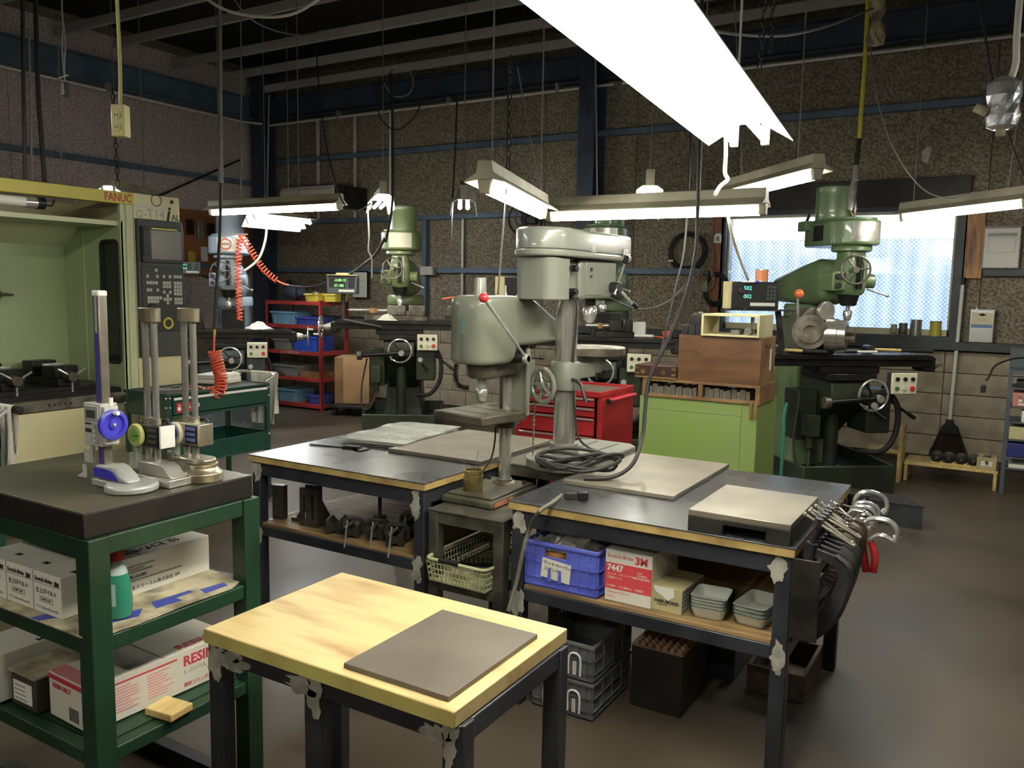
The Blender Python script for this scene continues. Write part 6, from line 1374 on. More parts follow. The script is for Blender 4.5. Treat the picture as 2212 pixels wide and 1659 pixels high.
bin_('bright royal blue bin on the middle red shelf', .42, 2, .42, .36, .19, 'bin_royal'); bin_('grey bin beside the royal blue one on the middle red shelf', .08, 2, .3, .34, .14, 'bin_grey')
bin_('long grey bin on the second lowest red shelf', .06, 1, .46, .34, .14, 'bin_grey'); slab('wooden_tray', 'flat wooden tray beside the grey bin on the red rack', 'tray', X0+.55, X0+.9, Y0+.05, Y0+.4, SHZ[1]+.001, SHZ[1]+.075, 'wood_rack')
bin_('pale blue bin on the lowest red shelf', .14, 0, .36, .34, .16, 'bin_blue'); bin_('small dark blue bin on the lowest red shelf', .68, 0, .22, .3, .12, 'print_blue')
b = bin_('yellow parts bin full of bright bolts on top of the red rack', .66, 4, .22, .26, .1, 'yellow_plastic', .02)
b2 = bin_('second yellow parts bin beside the full one on the red rack', .9, 4, .2, .26, .1, 'yellow_plastic', .1)
random.seed(9); bolts = MB()
for k in range(16): p0 = Vector((random.uniform(.03, .19), random.uniform(.03, .2), random.uniform(.07, .1))); bolts.cyl(p0, p0+Vector((random.uniform(-.08, .08), random.uniform(-.06, .06), random.uniform(0, .04))), .008, n=6)
o = obj('bolt_heap', bolts, 'chrome'); o['kind'] = 'stuff'; o['label'] = 'bright bolts heaped in the yellow bin'; o['category'] = 'bolts'; o.location = (X0+.66, Y0+.02, SHZ[4])
t = thing('vacuum_hose_reel', 'dark blue coiled machine on top of the red rack', 'hose reel', (X0+.26, Y0+.25, SHZ[4]+.001)); obj('reel_body', MB().sphere((0, 0, .11), .14, 18, 12, (1.2, .9, .78)), 'navy_steel', t); obj('reel_hose', MB().torus((0, -.05, .13), .13, .015, (.3, 1, .2), 28, 8).torus((.03, -.07, .12), .11, .014, (-.2, 1, .1), 28, 8), 'cable_black', t)
t = thing('cardboard_box', 'tall brown cardboard box with worn sides standing on a dolly', 'cardboard box', (-6.98, 7.5, .131), .5); w, d, h = .42, .42, .56
obj('carton', MB().box(0, w, 0, d, 0, h), 'carton_brown', t, .004); obj('corner_strip', MB().box(-.002, .1, -.003, 0, 0, h), 'wood_rack', t, smooth=False); obj('lid_flap', MB().box(0, w, 0, d, h, h+.006), 'carton_brown', t)
t = thing('flat_dolly', 'low black flat dolly on casters under the cardboard box', 'dolly', (-7.0, 7.36, 0), .35)
obj('dolly_deck', MB().box(0, .8, 0, .55, .09, .125), 'cast_dark', t, .006)
for x in (.1, .7):
    for y in (.06, .49): obj('caster', MB().cyl((x-.02, y, .045), (x+.02, y, .045), .045, n=14), 'dark_rubber', t)
# ================================================================ on and along the back wall
def ring_coil(label, c, R, r, n, axis, m, name='cable_coil', seed=1, fl=1.0):
    rnd = random.Random(seed); t = thing(name, label, 'cable', c)
    a = Vector(axis).normalized(); e1 = Vector((1, 0, 0)); e2 = Vector((0, 0, 1))
    pts = []
    for k in range(n):
        rr = R*(1+rnd.uniform(-.1, .06)); ox, oz, dy = rnd.uniform(-.02, .02), rnd.uniform(-.03, .0), rnd.uniform(-.03, .03)
        for i in range(24): q = 2*PI*i/24; pts.append(e1*(rr*math.cos(q)+ox)+e2*(rr*fl*math.sin(q)+oz)+Vector((0, dy*math.cos(q/2), 0)))
    obj('cable_loops', MB().tube(spline(pts, 2), r, 7), m, t); return t
c = PY(1486, 541, WY-.06); t = ring_coil('thick black cable coil hanging on the wall board', c, .19, .013, 6, (0, 1, 0), 'cable_black', seed=3); obj('hook', MB().cyl((0, .06, .2), (0, -.03, .2), .008, n=8), 'dark_steel', t); obj('tie', MB().box(-.2, -.15, -.04, .01, -.12, -.1), 'white_paint', t)
c = PY(1548, 622, WY-.11); t = ring_coil('black cord coil bunched below the wooden window post', c, .12, .008, 8, (0, 1, 0), 'cable_black', seed=5, fl=1.3); obj('hook', MB().cyl((0, .1, .14), (0, -.03, .14), .007, n=8), 'dark_steel', t)
c = PY(1526, 598, WY-.11); t = ring_coil('tan rope bunch hanging beside the black cord coil', c, .08, .009, 6, (0, 1, 0), 'wood_tan', 'rope_bunch', 8, 1.5); t['category'] = 'rope'; obj('hook', MB().cyl((0, .1, .1), (0, -.03, .1), .007, n=8), 'dark_steel', t); obj('plug_box', MB().box(-.04, .03, -.05, -.01, -.16, -.02), 'old_steel', t, .003)
t = thing('wall_switch', 'white switch plate with clipped corners on the wooden post', 'switch', (-2.70, WY-.0615, 2.12)); obj('switch_plate', MB().prism([(-.04, -.05), (.04, -.05), (.04, .025), (.022, .05), (-.022, .05), (-.04, .025)], -.008, 0, 'y'), 'white_paint', t, .002); obj('rocker', MB().box(-.018, .018, -.014, -.008, -.03, .015), 'print_grey', t, .002)
# air conditioner on hanger rods
t = thing('air_conditioner', 'grey hanging air conditioner with a dark end on the back wall', 'air conditioner', (-8.62, WY-.62, 2.56)); mat('ac_grey', S(188, 182, 170), .5)
obj('ac_body', MB().box(0, .95, .1, .6, .02, .3), 'ac_grey', t, .02, 3); obj('ac_front', MB().box(.02, .93, .06, .11, .06, .26), 'ac_grey', t, .015, 3); obj('ac_grille', MB().box(.06, .9, .07, .3, .0, .03), 'print_grey', t, .004); obj('ac_end', MB().box(.95, 1.1, .12, .6, .01, .29), 'cast_dark', t, .015)
for x in (.25, .92): obj('hanger_pipe', MB().cyl((x, .56, .3), (x, .56, 1.25), .028, n=14), 'ac_grey', t); obj('hanger_pipe', MB().cyl((x, .56, -.12), (x, .56, .02), .022, n=14), 'ac_grey', t)
# conduits
def conduit(label, pts, r=.014, m='brushed', clips=()):
    t = thing('conduit_pipe', label, 'pipe', pts[0]); o = Vector(pts[0]); obj('pipe', MB().tube([Vector(p)-o for p in pts], r, 10), m, t)
    for c in clips: q = Vector(c)-o; obj('pipe_clip', MB().box(q.x-.02, q.x+.02, q.y-.02, q.y+.05, q.z-.02, q.z+.09), 'brushed', t, .002)
    return t
mat('conduit', S(225, 225, 222), .35, .1)
conduit('bright conduit running under the eaves along the back wall', [(-9.2, WY-.16, 3.79), (-3.9, WY-.16, 3.79)], .016, 'conduit', [(x, WY-.16, 3.79) for x in (-7.9, -6.1, -4.6)])
conduit('bright conduit under the eaves above the window', [(-3.8, WY-.16, 3.79), (4.2, WY-.16, 3.79)], .016, 'conduit', [(x, WY-.16, 3.79) for x in (-2.6, .02)])
conduit('bright conduit running along the left wall girt', [(WX+.22, -3, 3.79), (WX+.22, 8.2, 3.79), (WX+.35, 8.5, 3.79)], .016, 'conduit', [(WX+.22, y, 3.79) for y in (3.2, 6.2)])
conduit('upright conduit beside the hanging air conditioner', [(-7.05, WY-.12, 2.3), (-7.05, WY-.12, 3.79)], .014, 'conduit'); conduit('upright conduit joint strip near the olive machine', [(-5.96, WY-.03, 1.14), (-5.96, WY-.03, 2.41)], .018, 'conduit')
conduit('sloping brace rod on the left wall', [(WX+.1, 6.0, 2.2), (WX+.1, 8.3, 3.3)], .012, 'dark_steel')
# pegboard with tools, brown board in the corner
mat('peg_brown', S(176, 110, 56), .6, 0, S(150, 90, 44), 3)
t = thing('tool_board', 'brown wooden tool board on the left wall behind the blue machine', 'tool board', (WX+.02, 7.3, 1.65)); obj('board', MB().box(0, .03, 0, .66, 0, .88), 'peg_brown', t)
for i, (y, z, h_, m_) in enumerate(((.08, .55, .2, 'dark_steel'), (.25, .5, .26, 'brushed'), (.42, .56, .16, 'dark_steel'), (.3, .2, .2, 'white_paint'), (.1, .15, .18, 'yellow_plastic'), (.5, .25, .14, 'dark_steel'))): obj('hung_tool', MB().box(.03, .07, y, y+.1, z, z+h_), m_, t, .01)
t = thing('wall_board', 'plain brown board in the corner beside the column', 'board', (WX+.02, 8.05, 1.7)); obj('board', MB().box(0, .03, 0, .42, 0, .85), 'peg_brown', t); obj('batten', MB().box(.03, .045, .02, .06, 0, .85), 'wood_post_b', t)
# paper on a clipboard, small white box
t = thing('clipboard', 'white drawing sheet on a dark clipboard beside the grey readout', 'clipboard', (-7.72, WY-.1, 1.40), 0); obj('backing', MB().box(0, .27, 0, .012, 0, .36), 'black_plastic', t); obj('sheet', MB().box(.006, .255, -.002, 0, .005, .34), 'paper', t, smooth=False); lines(t, 5, .03, .2, .28, .05, 'print_grey', .004, 'y', -.003)
t = thing('junction_box', 'pale junction box fixed on the blue girt', 'junction box', (-6.53, WY-.16, 1.71)); obj('box_body', MB().box(0, .2, 0, .07, 0, .11), 'ac_grey', t, .006); obj('box_lid', MB().box(.01, .19, -.006, 0, .01, .1), 'ac_grey', t, .003)
t = thing('wall_fan', 'dark fan on the wall board behind the long tube lamp', 'fan', (-4.95, WY-.22, 2.36)); obj('fan_guard', MB().torus((0, 0, 0), .2, .012, (.3, -1, -.3), 32, 6).torus((0, 0, 0), .12, .006, (.3, -1, -.3), 28, 5), 'black_iron', t); obj('fan_motor', MB().cyl((0, .02, .0), (-.05, .16, .05), .07, n=18), 'black_iron', t); obj('fan_bracket', MB().box(-.04, .04, .12, .215, -.04, .1), 'black_iron', t)
fb = MB()
for k in range(3): a = 2*PI*k/3; fb.prism([(.02, -.03), (.17, -.05), (.17, .04), (.02, .02)], -.004, .004, 'y', Matrix.Rotation(-.3, 4, 'Z') @ Matrix.Rotation(a, 4, 'Y'))
obj('fan_blade', fb, 'dark_steel', t)
t = thing('tape_scrap', 'scrap of silver tape stuck on the dark wall board', 'tape', (-.79, WY-.002, 2.86)); obj('tape', MB().prism([(-.03, -.06), (.015, -.08), (.035, -.02), (.045, .06), (.0, .07), (-.035, .03)], -.004, 0, 'y'), 'brushed', t)
# solvent can on the ledge
mat('tin', S(186, 188, 186), .28, .85); mat('label_cream', S(232, 222, 186), .6); mat('label_blue', S(58, 120, 190), .5)
t = thing('solvent_can', 'square silver solvent can with cream and blue label on the ledge', 'can', (-.325, WY-.115, 1.1405)); w, d, h = .2, .1, .3
obj('can_body', MB().box(0, w, 0, d, 0, h), 'tin', t, .008, 3); obj('can_rim', MB().box(-.003, w+.003, -.003, d+.003, h-.008, h+.004), 'tin', t, .003); obj('can_cap', MB().cyl((.05, .05, h+.004), (.05, .05, h+.02), .022, n=16), 'tin', t)
lb = obj('can_label', MB().box(.015, w-.015, -.0012, -.0002, .165, .275), 'label_cream', t, smooth=False); obj('blue_band', MB().box(.015, w-.015, -.0018, -.0012, .138, .165), 'label_blue', t, smooth=False); obj('diamond_mark', MB().prism([(.1, .24), (.065, .254), (.1, .268), (.135, .254)], -.002, -.0012, 'y'), 'ink', t, smooth=False)
text('lettering', 'SAITAMARYOYU CO. LTD.', .0145, 'white_paint', t, FY(.018, -.002, .151)); text('lettering', 'トリクロン', .018, 'print_grey', t, FY(.06, -.0014, .205))
# tins on the window sill
for i, (x, r_, h_, m_, lab) in enumerate(((-.955, .028, .1, 'liner', 'small faded tin at the end of the row on the window sill'), (-.875, .038, .115, 'old_steel', 'narrow grey tin on the window sill'), (-.765, .052, .15, 'tin', 'wide bright tin on the window sill'), (-.6, .05, .142, 'yellow_plastic', 'yellow labelled tin on the window sill'))):
    t = thing('sill_tin', lab, 'tin', (x, WY-.045, 1.1805)); obj('tin_body', MB().cyl((0, 0, 0), (0, 0, h_), r_, n=24), m_, t); obj('tin_rim', MB().cyl((0, 0, 0), (0, 0, .006), r_*1.04, n=24).cyl((0, 0, h_-.006), (0, 0, h_), r_*1.04, n=24), 'tin', t)
mat('clear_sleeve', S(235, 235, 230), .25, alpha=.1)
# notice in a plastic sleeve
t = thing('wall_notice', 'printed notice in a shiny plastic sleeve beside the wooden post', 'notice', (-.265, WY-.06, 1.81)); obj('sheet', MB().box(.01, .28, -.0, .003, .01, .355), 'paper', t, smooth=False); obj('sleeve', MB().box(0, .29, -.004, -.002, 0, .375), 'clear_sleeve', t, smooth=False); obj('backing', MB().box(.0, .29, .003, .056, .0, .375), 'board_b', t)
obj('print_frame', MB().box(.04, .25, -.0012, -.0002, .14, .143).box(.04, .25, -.0012, -.0002, .27, .273).box(.04, .043, -.0012, -.0002, .14, .27).box(.247, .25, -.0012, -.0002, .14, .27).box(.03, .26, -.0012, -.0002, .285, .315), 'print_grey', t, smooth=False)
# broom on its hook
t = thing('broom', 'long white handled broom with dark bristles hanging below the wooden post', 'broom', (-.40, WY-.1, .1)); obj('handle', MB().cyl((-.02, 0, .3), (0, 0, 1.56), .0165, n=14), 'white_paint', t); obj('handle_cap', MB().cyl((0, 0, 1.56), (0, 0, 1.63), .018, n=14), 'black_plastic', t); obj('hook', MB().cyl((-.08, .03, 1.62), (.03, .03, 1.62), .004, n=6).cyl((.03, .03, 1.62), (.03, 0, 1.55), .004, n=6), 'steel', t)
obj('broom_cap', MB().prism([(-.1, .18), (.07, .18), (.055, .25), (.015, .28), (.01, .32), (-.05, .32), (-.055, .28), (-.085, .25)], -.03, .03, 'y'), 'black_plastic', t, .008)
random.seed(12); br = MB()
for k in range(420): x = random.uniform(-.1, .07); u = (x+.015)/.085; br.cyl((x, random.uniform(-.022, .022), .2), (x+u*random.uniform(.04, .09), random.uniform(-.045, .045), random.uniform(-.06, .0)), .0022, n=4, caps=False)
o = obj('bristles', br, mat('bristle', S(62, 42, 32), .8), t); o['kind'] = 'stuff'
# low wooden bench with tool holders
X0, X1, Y0, Y1, h = -.69, .0, 7.64, 8.02, .162
t = thing('low_bench', 'low pale wooden bench below the broom', 'bench', (X0, Y0, 0)); w, d = X1-X0, Y1-Y0
obj('bench_top', MB().box(0, w, 0, d, h-.024, h), 'wood_pale', t, .003)
for x in (.004, w-.03): obj('leg_board', MB().box(x, x+.026, .005, d-.005, 0, h-.025), 'wood_pale', t, .003)
t = thing('holder_rail', 'notched wooden rail holding the dark tool arbors', 'rail', (X0+.2, Y0+.04, h+.0005)); obj('rail_bar', MB().box(0, .42, 0, .05, 0, .018), 'wood_pale', t, .002)
for k in range(4): obj('notch_block', MB().box(.06+.09*k, .085+.09*k, 0, .05, .018, .035), 'wood_pale', t, .002)
for k in range(5):
    t = thing('tool_arbor', 'dark tool arbor on the rail, '+('farthest from', 'fourth from', 'third from', 'second from', 'next to')[k]+' the parts carton', 'tool holder', (X0+.245+.09*k, Y0+.09, h+.0185), group='tool arbors on the low bench'); obj('arbor_cone', MB().lathe([(.03, 0), (.05, .01), (.05, .03), (.03, .04), (.028, .06), (.014, .14)], (0, -.06, .045), (0, 1, .05), 24), 'cast_dark', t); obj('draw_stud', MB().cyl((0, -.085, .043), (0, -.06, .045), .012, n=12), 'old_steel', t)
b = carton('parts_carton', 'small brown parts carton with paper label on the low bench', (-.155, 7.66, h+.0005), (.14, .2, .1), 'box_tan'); obj('paper_label', MB().box(.03, .11, -.0012, -.0002, .03, .07), 'paper', b, smooth=False); obj('round_part', MB().cyl((.07, .06, .1), (.07, .06, .13), .022, n=16), 'brushed', b)
# plank trestle behind the window machine
t = thing('plank_trestle', 'pale plank trestle standing behind the window milling machine', 'trestle', (-.96, 7.5, 0)); obj('plank', MB().box(0, .23, 0, .3, .24, .265), 'wood_pale', t, .003); obj('end_board', MB().box(.23, .26, 0, .3, 0, .46), 'wood_pale', t, .003); obj('end_board', MB().box(-.03, 0, .05, .3, 0, .26), 'wood_pale', t, .003)
# step box
t = thing('step_box', 'low black step box on the floor in front of the window machine', 'step', (-.86, 6.06, 0), -.02); mat('step_top', S(40, 38, 40), .6, bump=.2, bscale=60)
obj('step_deck', MB().prism([(0, 0), (.46, 0), (.3, .26), (-.06, .26)], .15, .163, 'z'), 'step_top', t, .002); obj('step_side', MB().prism([(.005, .005), (.45, .005), (.295, .25), (-.05, .25)], .0, .15, 'z'), 'black_paint', t)
# blue-grey rack at the right edge
X0, Y0 = .016, 7.57; t = thing('steel_rack', 'blue grey steel rack of small boxes beside the low bench', 'shelf rack', (X0, Y0, 0)); w, d = .8, .4
mat('rack_grey', S(86, 98, 104), .5, 0, S(72, 82, 88), 5)
for x in (0, w-.03):
    for y in (0, d-.03): obj('upright', MB().box(x, x+.03, y, y+.03, 0, .96), 'rack_grey', t, .002)
obj('top_shelf', MB().box(0, w, 0, d, .96, .985), 'rack_grey', t, .002); obj('back_panel', MB().box(.0, w, d-.01, d, .96, 1.14), 'rack_grey', t)
RZ = [.84, .69, .57, .43, .29, .2]
for z in RZ: obj('shelf', MB().box(.03, w-.03, .005, d-.005, z, z+.012), 'rack_grey', t, .001)
def rbox(name, label, x0, x1, z, h_, m, cat='box', txt=None, dep=.3):
    t = thing(name, label, cat, (X0+x0, Y0+.01, z)); obj('box_body', MB().box(0, x1-x0, 0, dep, 0, h_), m, t, .003); obj('box_front', MB().box(.004, x1-x0-.004, -.003, 0, .006, h_-.006), m, t, .002)
    if txt: text('lettering', txt, h_*.32, 'ink', t, FY(.03, -.0036, h_*.62))
    return t
mat('pink_box', S(196, 130, 118), .6)
rbox('dark_box', 'dark box on the highest shelf of the blue grey rack', .06, .3, RZ[0]+.0125, .05, 'cast_dark'); b = rbox('pink_box', 'pink box with handwriting on the blue grey rack', .04, .4, RZ[1]+.0125, .11, 'pink_box', txt='ワイヤーブラシ'); obj('paper_tag', MB().box(.04, .14, -.0045, -.0032, .015, .03).box(.04, .065, -.0045, -.0032, .04, .06), 'paper', b, smooth=False)
b = rbox('note_box', 'white handwritten note clipped to a box on the blue grey rack', .11, .4, RZ[2]+.0125, .09, 'paper', txt='ハサミ'); obj('clip', MB().box(.1, .13, -.01, .005, .075, .1), 'black_plastic', b, .003)
rbox('wooden_case', 'pale wooden case on the blue grey rack', .035, .4, RZ[3]+.0125, .1, 'ply_pale'); rbox('blue_tray', 'deep blue plastic tray on the blue grey rack', .035, .4, RZ[4]+.0125, .11, mat('tray_blue', S(44, 52, 130), .4) and 'tray_blue')
rbox('thin_carton', 'thin white carton on the lowest shelf of the blue grey rack', .05, .4, RZ[5]+.0125, .03, 'carton_white')
t = thing('clear_jar', 'clear plastic jar on top of the blue grey rack', 'jar', (X0+.25, Y0+.12, .9855)); obj('jar_body', MB().lathe([(.05, 0), (.055, .005), (.055, .13), (.04, .15)], n=20), 'bottle_clear', t); obj('jar_lid', MB().cyl((0, 0, .15), (0, 0, .165), .043, n=20), 'white_paint', t)
# ================================================================ hoses, cords and chains hanging from the roof
def cord(name, label, cat, pts, r, m, per=8, n=7):
    o = Vector(pts[0]); t = obj(name, MB().tube([p-o for p in spline(pts, per)], r, n), m); return tag(t, label, cat, loc=o)
# air line with the orange coil over the tool cart
D = 5.6; q = lambda x, y, d=D: PD(x, y, d)
top = q(474, -120); t = thing('air_hose', 'grey air line ending in an orange coiled hose above the tool cart', 'air hose', top); L_ = lambda p: Vector(p)-top
obj('grey_hose', MB().tube([L_(q(474, -120)), L_(q(475, 100)), L_(q(477, 362))], .014, 12), 'cable_grey', t); obj('coupler', MB().cyl(L_(q(477, 360)), L_(q(477, 378)), .018, n=14).cyl(L_(q(477, 380)), L_(q(477, 397)), .02, n=14), 'chrome', t)
obj('black_hose', MB().tube([L_(p) for p in spline([q(477, 397), q(475, 500), q(468, 620), q(463, 712)], 6)], .01, 10), 'cable_black', t); obj('brass_fitting', MB().cyl(L_(q(463, 712)), L_(q(463, 726)), .012, n=10), 'brass', t)
obj('orange_hose', MB().tube([L_(p) for p in (q(463, 726), q(462, 760))], .007, 8), 'orange_hose', t); ctr = spline([q(463, 758), q(472, 795), q(478, 822), q(472, 846), q(452, 848)], 8)
obj('hose_coil', MB().tube([L_(p) for p in coil(ctr, .037, 17, 14)], .0085, 6), 'orange_hose', t); obj('hose_tail', MB().tube([L_(p) for p in spline([q(450, 850), q(430, 836), q(398, 834)], 6)], .006, 6), 'orange_hose', t)
# yellow rod hose with the air wrench over the window machine
D2 = 6.35; top = q(1880, -90, D2); t = thing('air_hose', 'yellow air hose with a chrome air gun above the window milling machine', 'air hose', top); L_ = lambda p: Vector(p)-top
obj('yellow_hose', MB().tube([L_(q(1880, -90, D2)), L_(q(1868, 140, D2)), L_(q(1856, 300, D2))], .017, 12), mat('hose_yellow', S(226, 212, 20), .4) and 'hose_yellow', t); obj('black_hose', MB().tube([L_(q(1856, 300, D2)), L_(q(1852, 335, D2)), L_(q(1849, 360, D2))], .018, 12), 'cable_black', t); obj('coupler', MB().cyl(L_(q(1849, 358, D2)), L_(q(1847, 390, D2)), .024, n=16), 'chrome', t)
g = obj('gun_body', MB().tube([L_(p) for p in (q(1846, 390, D2), q(1843, 405, D2), q(1838, 440, D2), q(1834, 455, D2))], [.02, .032, .03, .024], 12), 'brushed', t); obj('gun_lever', MB().tube([L_(p) for p in (q(1847, 425, D2), q(1849, 450, D2), q(1845, 468, D2))], .008, 8), 'chrome', g); obj('gun_nozzle', MB().tube([L_(p) for p in (q(1836, 455, D2), q(1845, 470, D2), q(1853, 492, D2))], .012, 10), 'brass', g)
# yellow socket on its cord
D3 = 2.75; b = q(261, 262, D3); t = thing('hanging_socket', 'cream twin socket box hanging on a cord above the machining centre', 'socket', b, math.radians(24)); mat('socket_cream', S(214, 206, 130), .45)
obj('socket_box', MB().box(-.023, .023, -.02, .02, -.052, .052), 'socket_cream', t, .004)
for z in (.016, -.022):
    s_ = obj('socket_face', MB().cyl((0, -.02, z), (0, -.025, z), .014, n=18), 'socket_cream', t)
    for x in (-.005, .005): obj('socket_slot', MB().box(x-.001, x+.001, -.0256, -.0248, z-.004, z+.004), 'ink', s_, smooth=False)
up = q(250, -60, D3)-b; up.rotate(Matrix.Rotation(-math.radians(24), 3, 'Z')); obj('cord', MB().tube(spline([(0, 0, .05), up*.4+Vector((.004, 0, 0)), up], 6), .006, 8), 'socket_cream', t)
# taped junction at the right
D4 = 3.5; b = q(2166, 228, D4); t = thing('taped_junction', 'cable junction wrapped in silver tape hanging on a thick white cord', 'junction', b); mat('silver_tape', S(196, 198, 200), .3, .6, S(160, 162, 166), 12, bump=.4, bscale=30)
rnd = random.Random(3); rings = []
for k, (z, r_) in enumerate(((-.1, .03), (-.085, .055), (-.04, .065), (0, .06), (.04, .068), (.09, .06), (.115, .03))): rings.append([(r_*(1+rnd.uniform(-.12, .12))*math.cos(2*PI*i/14), .8*r_*(1+rnd.uniform(-.12, .12))*math.sin(2*PI*i/14), z) for i in range(14)])
fixn(obj('tape_wrap', MB().loft(rings), 'silver_tape', t, smooth=False)); obj('plug_end', MB().box(-.018, .018, -.012, .012, -.125, -.095), 'liner', t, .003); obj('side_plug', MB().cyl((-.05, -.02, -.03), (-.1, -.02, 0.0), .02, n=10), 'liner', t, .003); obj('white_cord', MB().tube(spline([(.02, 0, .1), (.035, 0, .17), (.03, .0, .3), (.03, .02, .7)], 6), .014, 10), 'cable_white', t)
# rag tied beside the yellow hose
t = thing('tied_rag', 'ragged strip of cloth tied beside the yellow hose', 'rag', q(1893, 35, 6.1)); rings = []
for k in range(7): rings.append([(.05*(1+rnd.uniform(-.5, .5))*math.cos(2*PI*i/9), .04*(1+rnd.uniform(-.5, .5))*math.sin(2*PI*i/9), -.06*k+.15) for i in range(9)])
fixn(obj('rag_knot', MB().loft(rings), 'liner', t, smooth=False)); obj('rag_cord', MB().tube(spline([(.03, 0, .1), (.0, 0, .4), (-.02, 0, .9)], 5), .01, 6), 'cable_grey', t)
# cords and lines
cord('power_cord', 'thick black cord hanging down to the yellow rail of the machining centre', 'cord', [q(48, -60, 4.6), q(51, 180, 4.6), q(55, 386, 4.6)], .011, 'cable_black')
cord('power_cord', 'pale thin pipe hanging beside the thick black cord', 'cord', [q(62, 60, 5.4), q(66, 220, 5.4), q(69, 390, 5.4)], .008, 'cable_grey')
cord('power_cord', 'brown swollen cord hanging behind the machining centre', 'cord', [q(76, -40, 5.2), q(82, 180, 5.2), q(90, 300, 5.2), q(97, 392, 5.2)], .014, 'cable_black')
cord('power_cord', 'thin grey line hanging behind the yellow rail', 'cord', [q(125, 60, 5.5), q(128, 220, 5.5), q(134, 392, 5.5)], .004, 'cable_grey')
b = q(141, 192, 3.6); t = thing('hanging_plug', 'black plug hanging on a looped pale cord', 'plug', b); obj('plug_body', MB().box(-.014, .014, -.012, .012, -.03, .026), 'black_plastic', t, .003)
obj('cord_loop', MB().tube(spline([(.0, 0, .03), (.0, 0, .1), (.012, 0, .17), (.005, 0, .26), (-.012, 0, .17), (-.004, 0, .07)], 6), .004, 6), 'cable_grey', t); obj('cord_up', MB().tube(spline([(.005, 0, .26), (.0, 0, .33), (-.02, .02, .5), (-.03, .02, .8)], 6), .004, 6).tube([(-.045, 0, .05), (.03, 0, .055)], .0035, 6), 'cable_grey', t)
cord('loose_cable', 'pale cable sagging below the roof purlins', 'cable', [q(405, -40, 4.6), q(475, 16, 4.6), q(560, 36, 4.6), q(640, 27, 4.6), q(720, -25, 4.6)], .009, 'cable_white')
cord('loose_cable', 'thin grey cable looping below the purlin', 'cable', [q(500, -10, 6), q(540, 40, 6.2), q(600, 68, 6.5), q(660, 76, 7.2), q(692, 66, 8.0)], .006, 'cable_grey')
cord('loose_cable', 'grey cable sagging from the wide lamp to the yellow hose', 'cable', [q(1500, 55, 3.4), q(1580, 73, 3.6), q(1700, 76, 4), q(1800, 52, 4.6), q(1885, 18, 5.4)], .007, 'cable_grey')
cord('loose_cable', 'thin dark cord curving from the roof to the lamp beside the post', 'cable', [q(1878, 80, 5.4), q(1892, 200, 5.4), q(1930, 320, 5.4), q(1990, 405, 5.4), q(2050, 428, 5.4), q(2105, 415, 5.3)], .005, 'cable_grey')
cord('loose_cable', 'dark cord running down behind the taped junction', 'cable', [q(2105, -30, 4.6), q(2125, 60, 4.6), q(2148, 190, 4.6), q(2185, 310, 4.6), q(2212, 380, 4.6)], .006, 'cable_black')
cord('loose_cable', 'large thin wire ring hanging under the purlins', 'cable', [q(848, 150, 7), q(818, 200, 7), q(822, 255, 7), q(858, 280, 7), q(900, 245, 7), q(912, 185, 7), q(893, 150, 7)], .006, 'cable_black')
cord('loose_cable', 'small wire ring hanging under the purlins', 'cable', [q(830, 180, 7), q(850, 207, 7), q(880, 205, 7), q(893, 180, 7), q(886, 157, 7)], .006, 'cable_grey')
cord('power_cord', 'thick black cord hanging beside the upright conduit', 'cord', [q(846, 160, 7), q(848, 300, 7), q(847, 440, 7), q(833, 522, 7.4)], .011, 'cable_black')
cord('power_cord', 'black hose bowed from the olive machine to the grey readout', 'cord', [q(832, 512, 7.5), q(812, 548, 7.7), q(785, 572, 7.9), q(757, 590, 7.95)], .013, 'cable_black')
cord('power_cord', 'white wavy cord hanging below the short olive lamp', 'cord', [q(794, 450, 7.3), q(797, 510, 7.4), q(796, 540, 7.5), q(803, 560, 7.6), q(803, 600, 7.8)], .007, 'cable_white')
cord('power_cord', 'white cord bowed beside the shaded lamp in the corner', 'cord', [q(577, 480, 8.0), q(573, 520, 8.0), q(558, 560, 8.0), q(528, 585, 8.0)], .012, 'cable_white')
cord('power_cord', 'thin cord dropping from the purlin to the cart lamp', 'cord', [q(683, 100, 6.2), q(690, 200, 6.0), q(706, 320, 5.7), q(735, 425, 5.4), q(765, 456, 5.4), q(800, 440, 6.5)], .005, 'cable_black')
cord('power_cord', 'thin pale cord hanging near the corner column', 'cord', [q(519, -30, 6.4), q(521, 180, 6.4), q(520, 425, 6.4)], .005, 'cable_grey')
cord('power_cord', 'grey rod hanging in front of the corner column', 'cord', [q(581, 205, 7.6), q(579, 330, 7.6), q(577, 432, 7.6)], .007, 'cable_grey')
cord('power_cord', 'black cord hanging beside the tipped white lamp', 'cord', [q(988, 200, 6.6), q(983, 330, 6.6), q(978, 425, 6.6), q(974, 520, 6.6)], .008, 'cable_black')
cord('power_cord', 'cord hanging down to the slanting lamp', 'cord', [q(1118, 145, 4.6), q(1135, 240, 4.5), q(1152, 330, 4.4), q(1172, 430, 4.5)], .004, 'cable_grey')
cord('power_cord', 'cord with a silver tip hanging down to the small drill', 'cord', [q(1098, 130, 3.9), q(1096, 300, 3.8), q(1092, 430, 3.7), q(1083, 540, 3.55), q(1076, 634, 3.25)], .004, 'cable_black')
cord('power_cord', 'orange air tube beside the indicator stand', 'cord', [q(955, 646, 7.2), q(982, 643, 7.2), q(995, 650, 7.2), q(1003, 668, 7.2)], .008, 'orange_hose')
cord('power_cord', 'thin black cord drooping from the tall drill to the wall', 'cord', [q(1302, 632, 3.9), q(1340, 655, 4.2), q(1390, 668, 4.6), q(1445, 650, 5.2), q(1490, 605, 6.2), q(1520, 580, 7.5)], .004, 'cable_black')
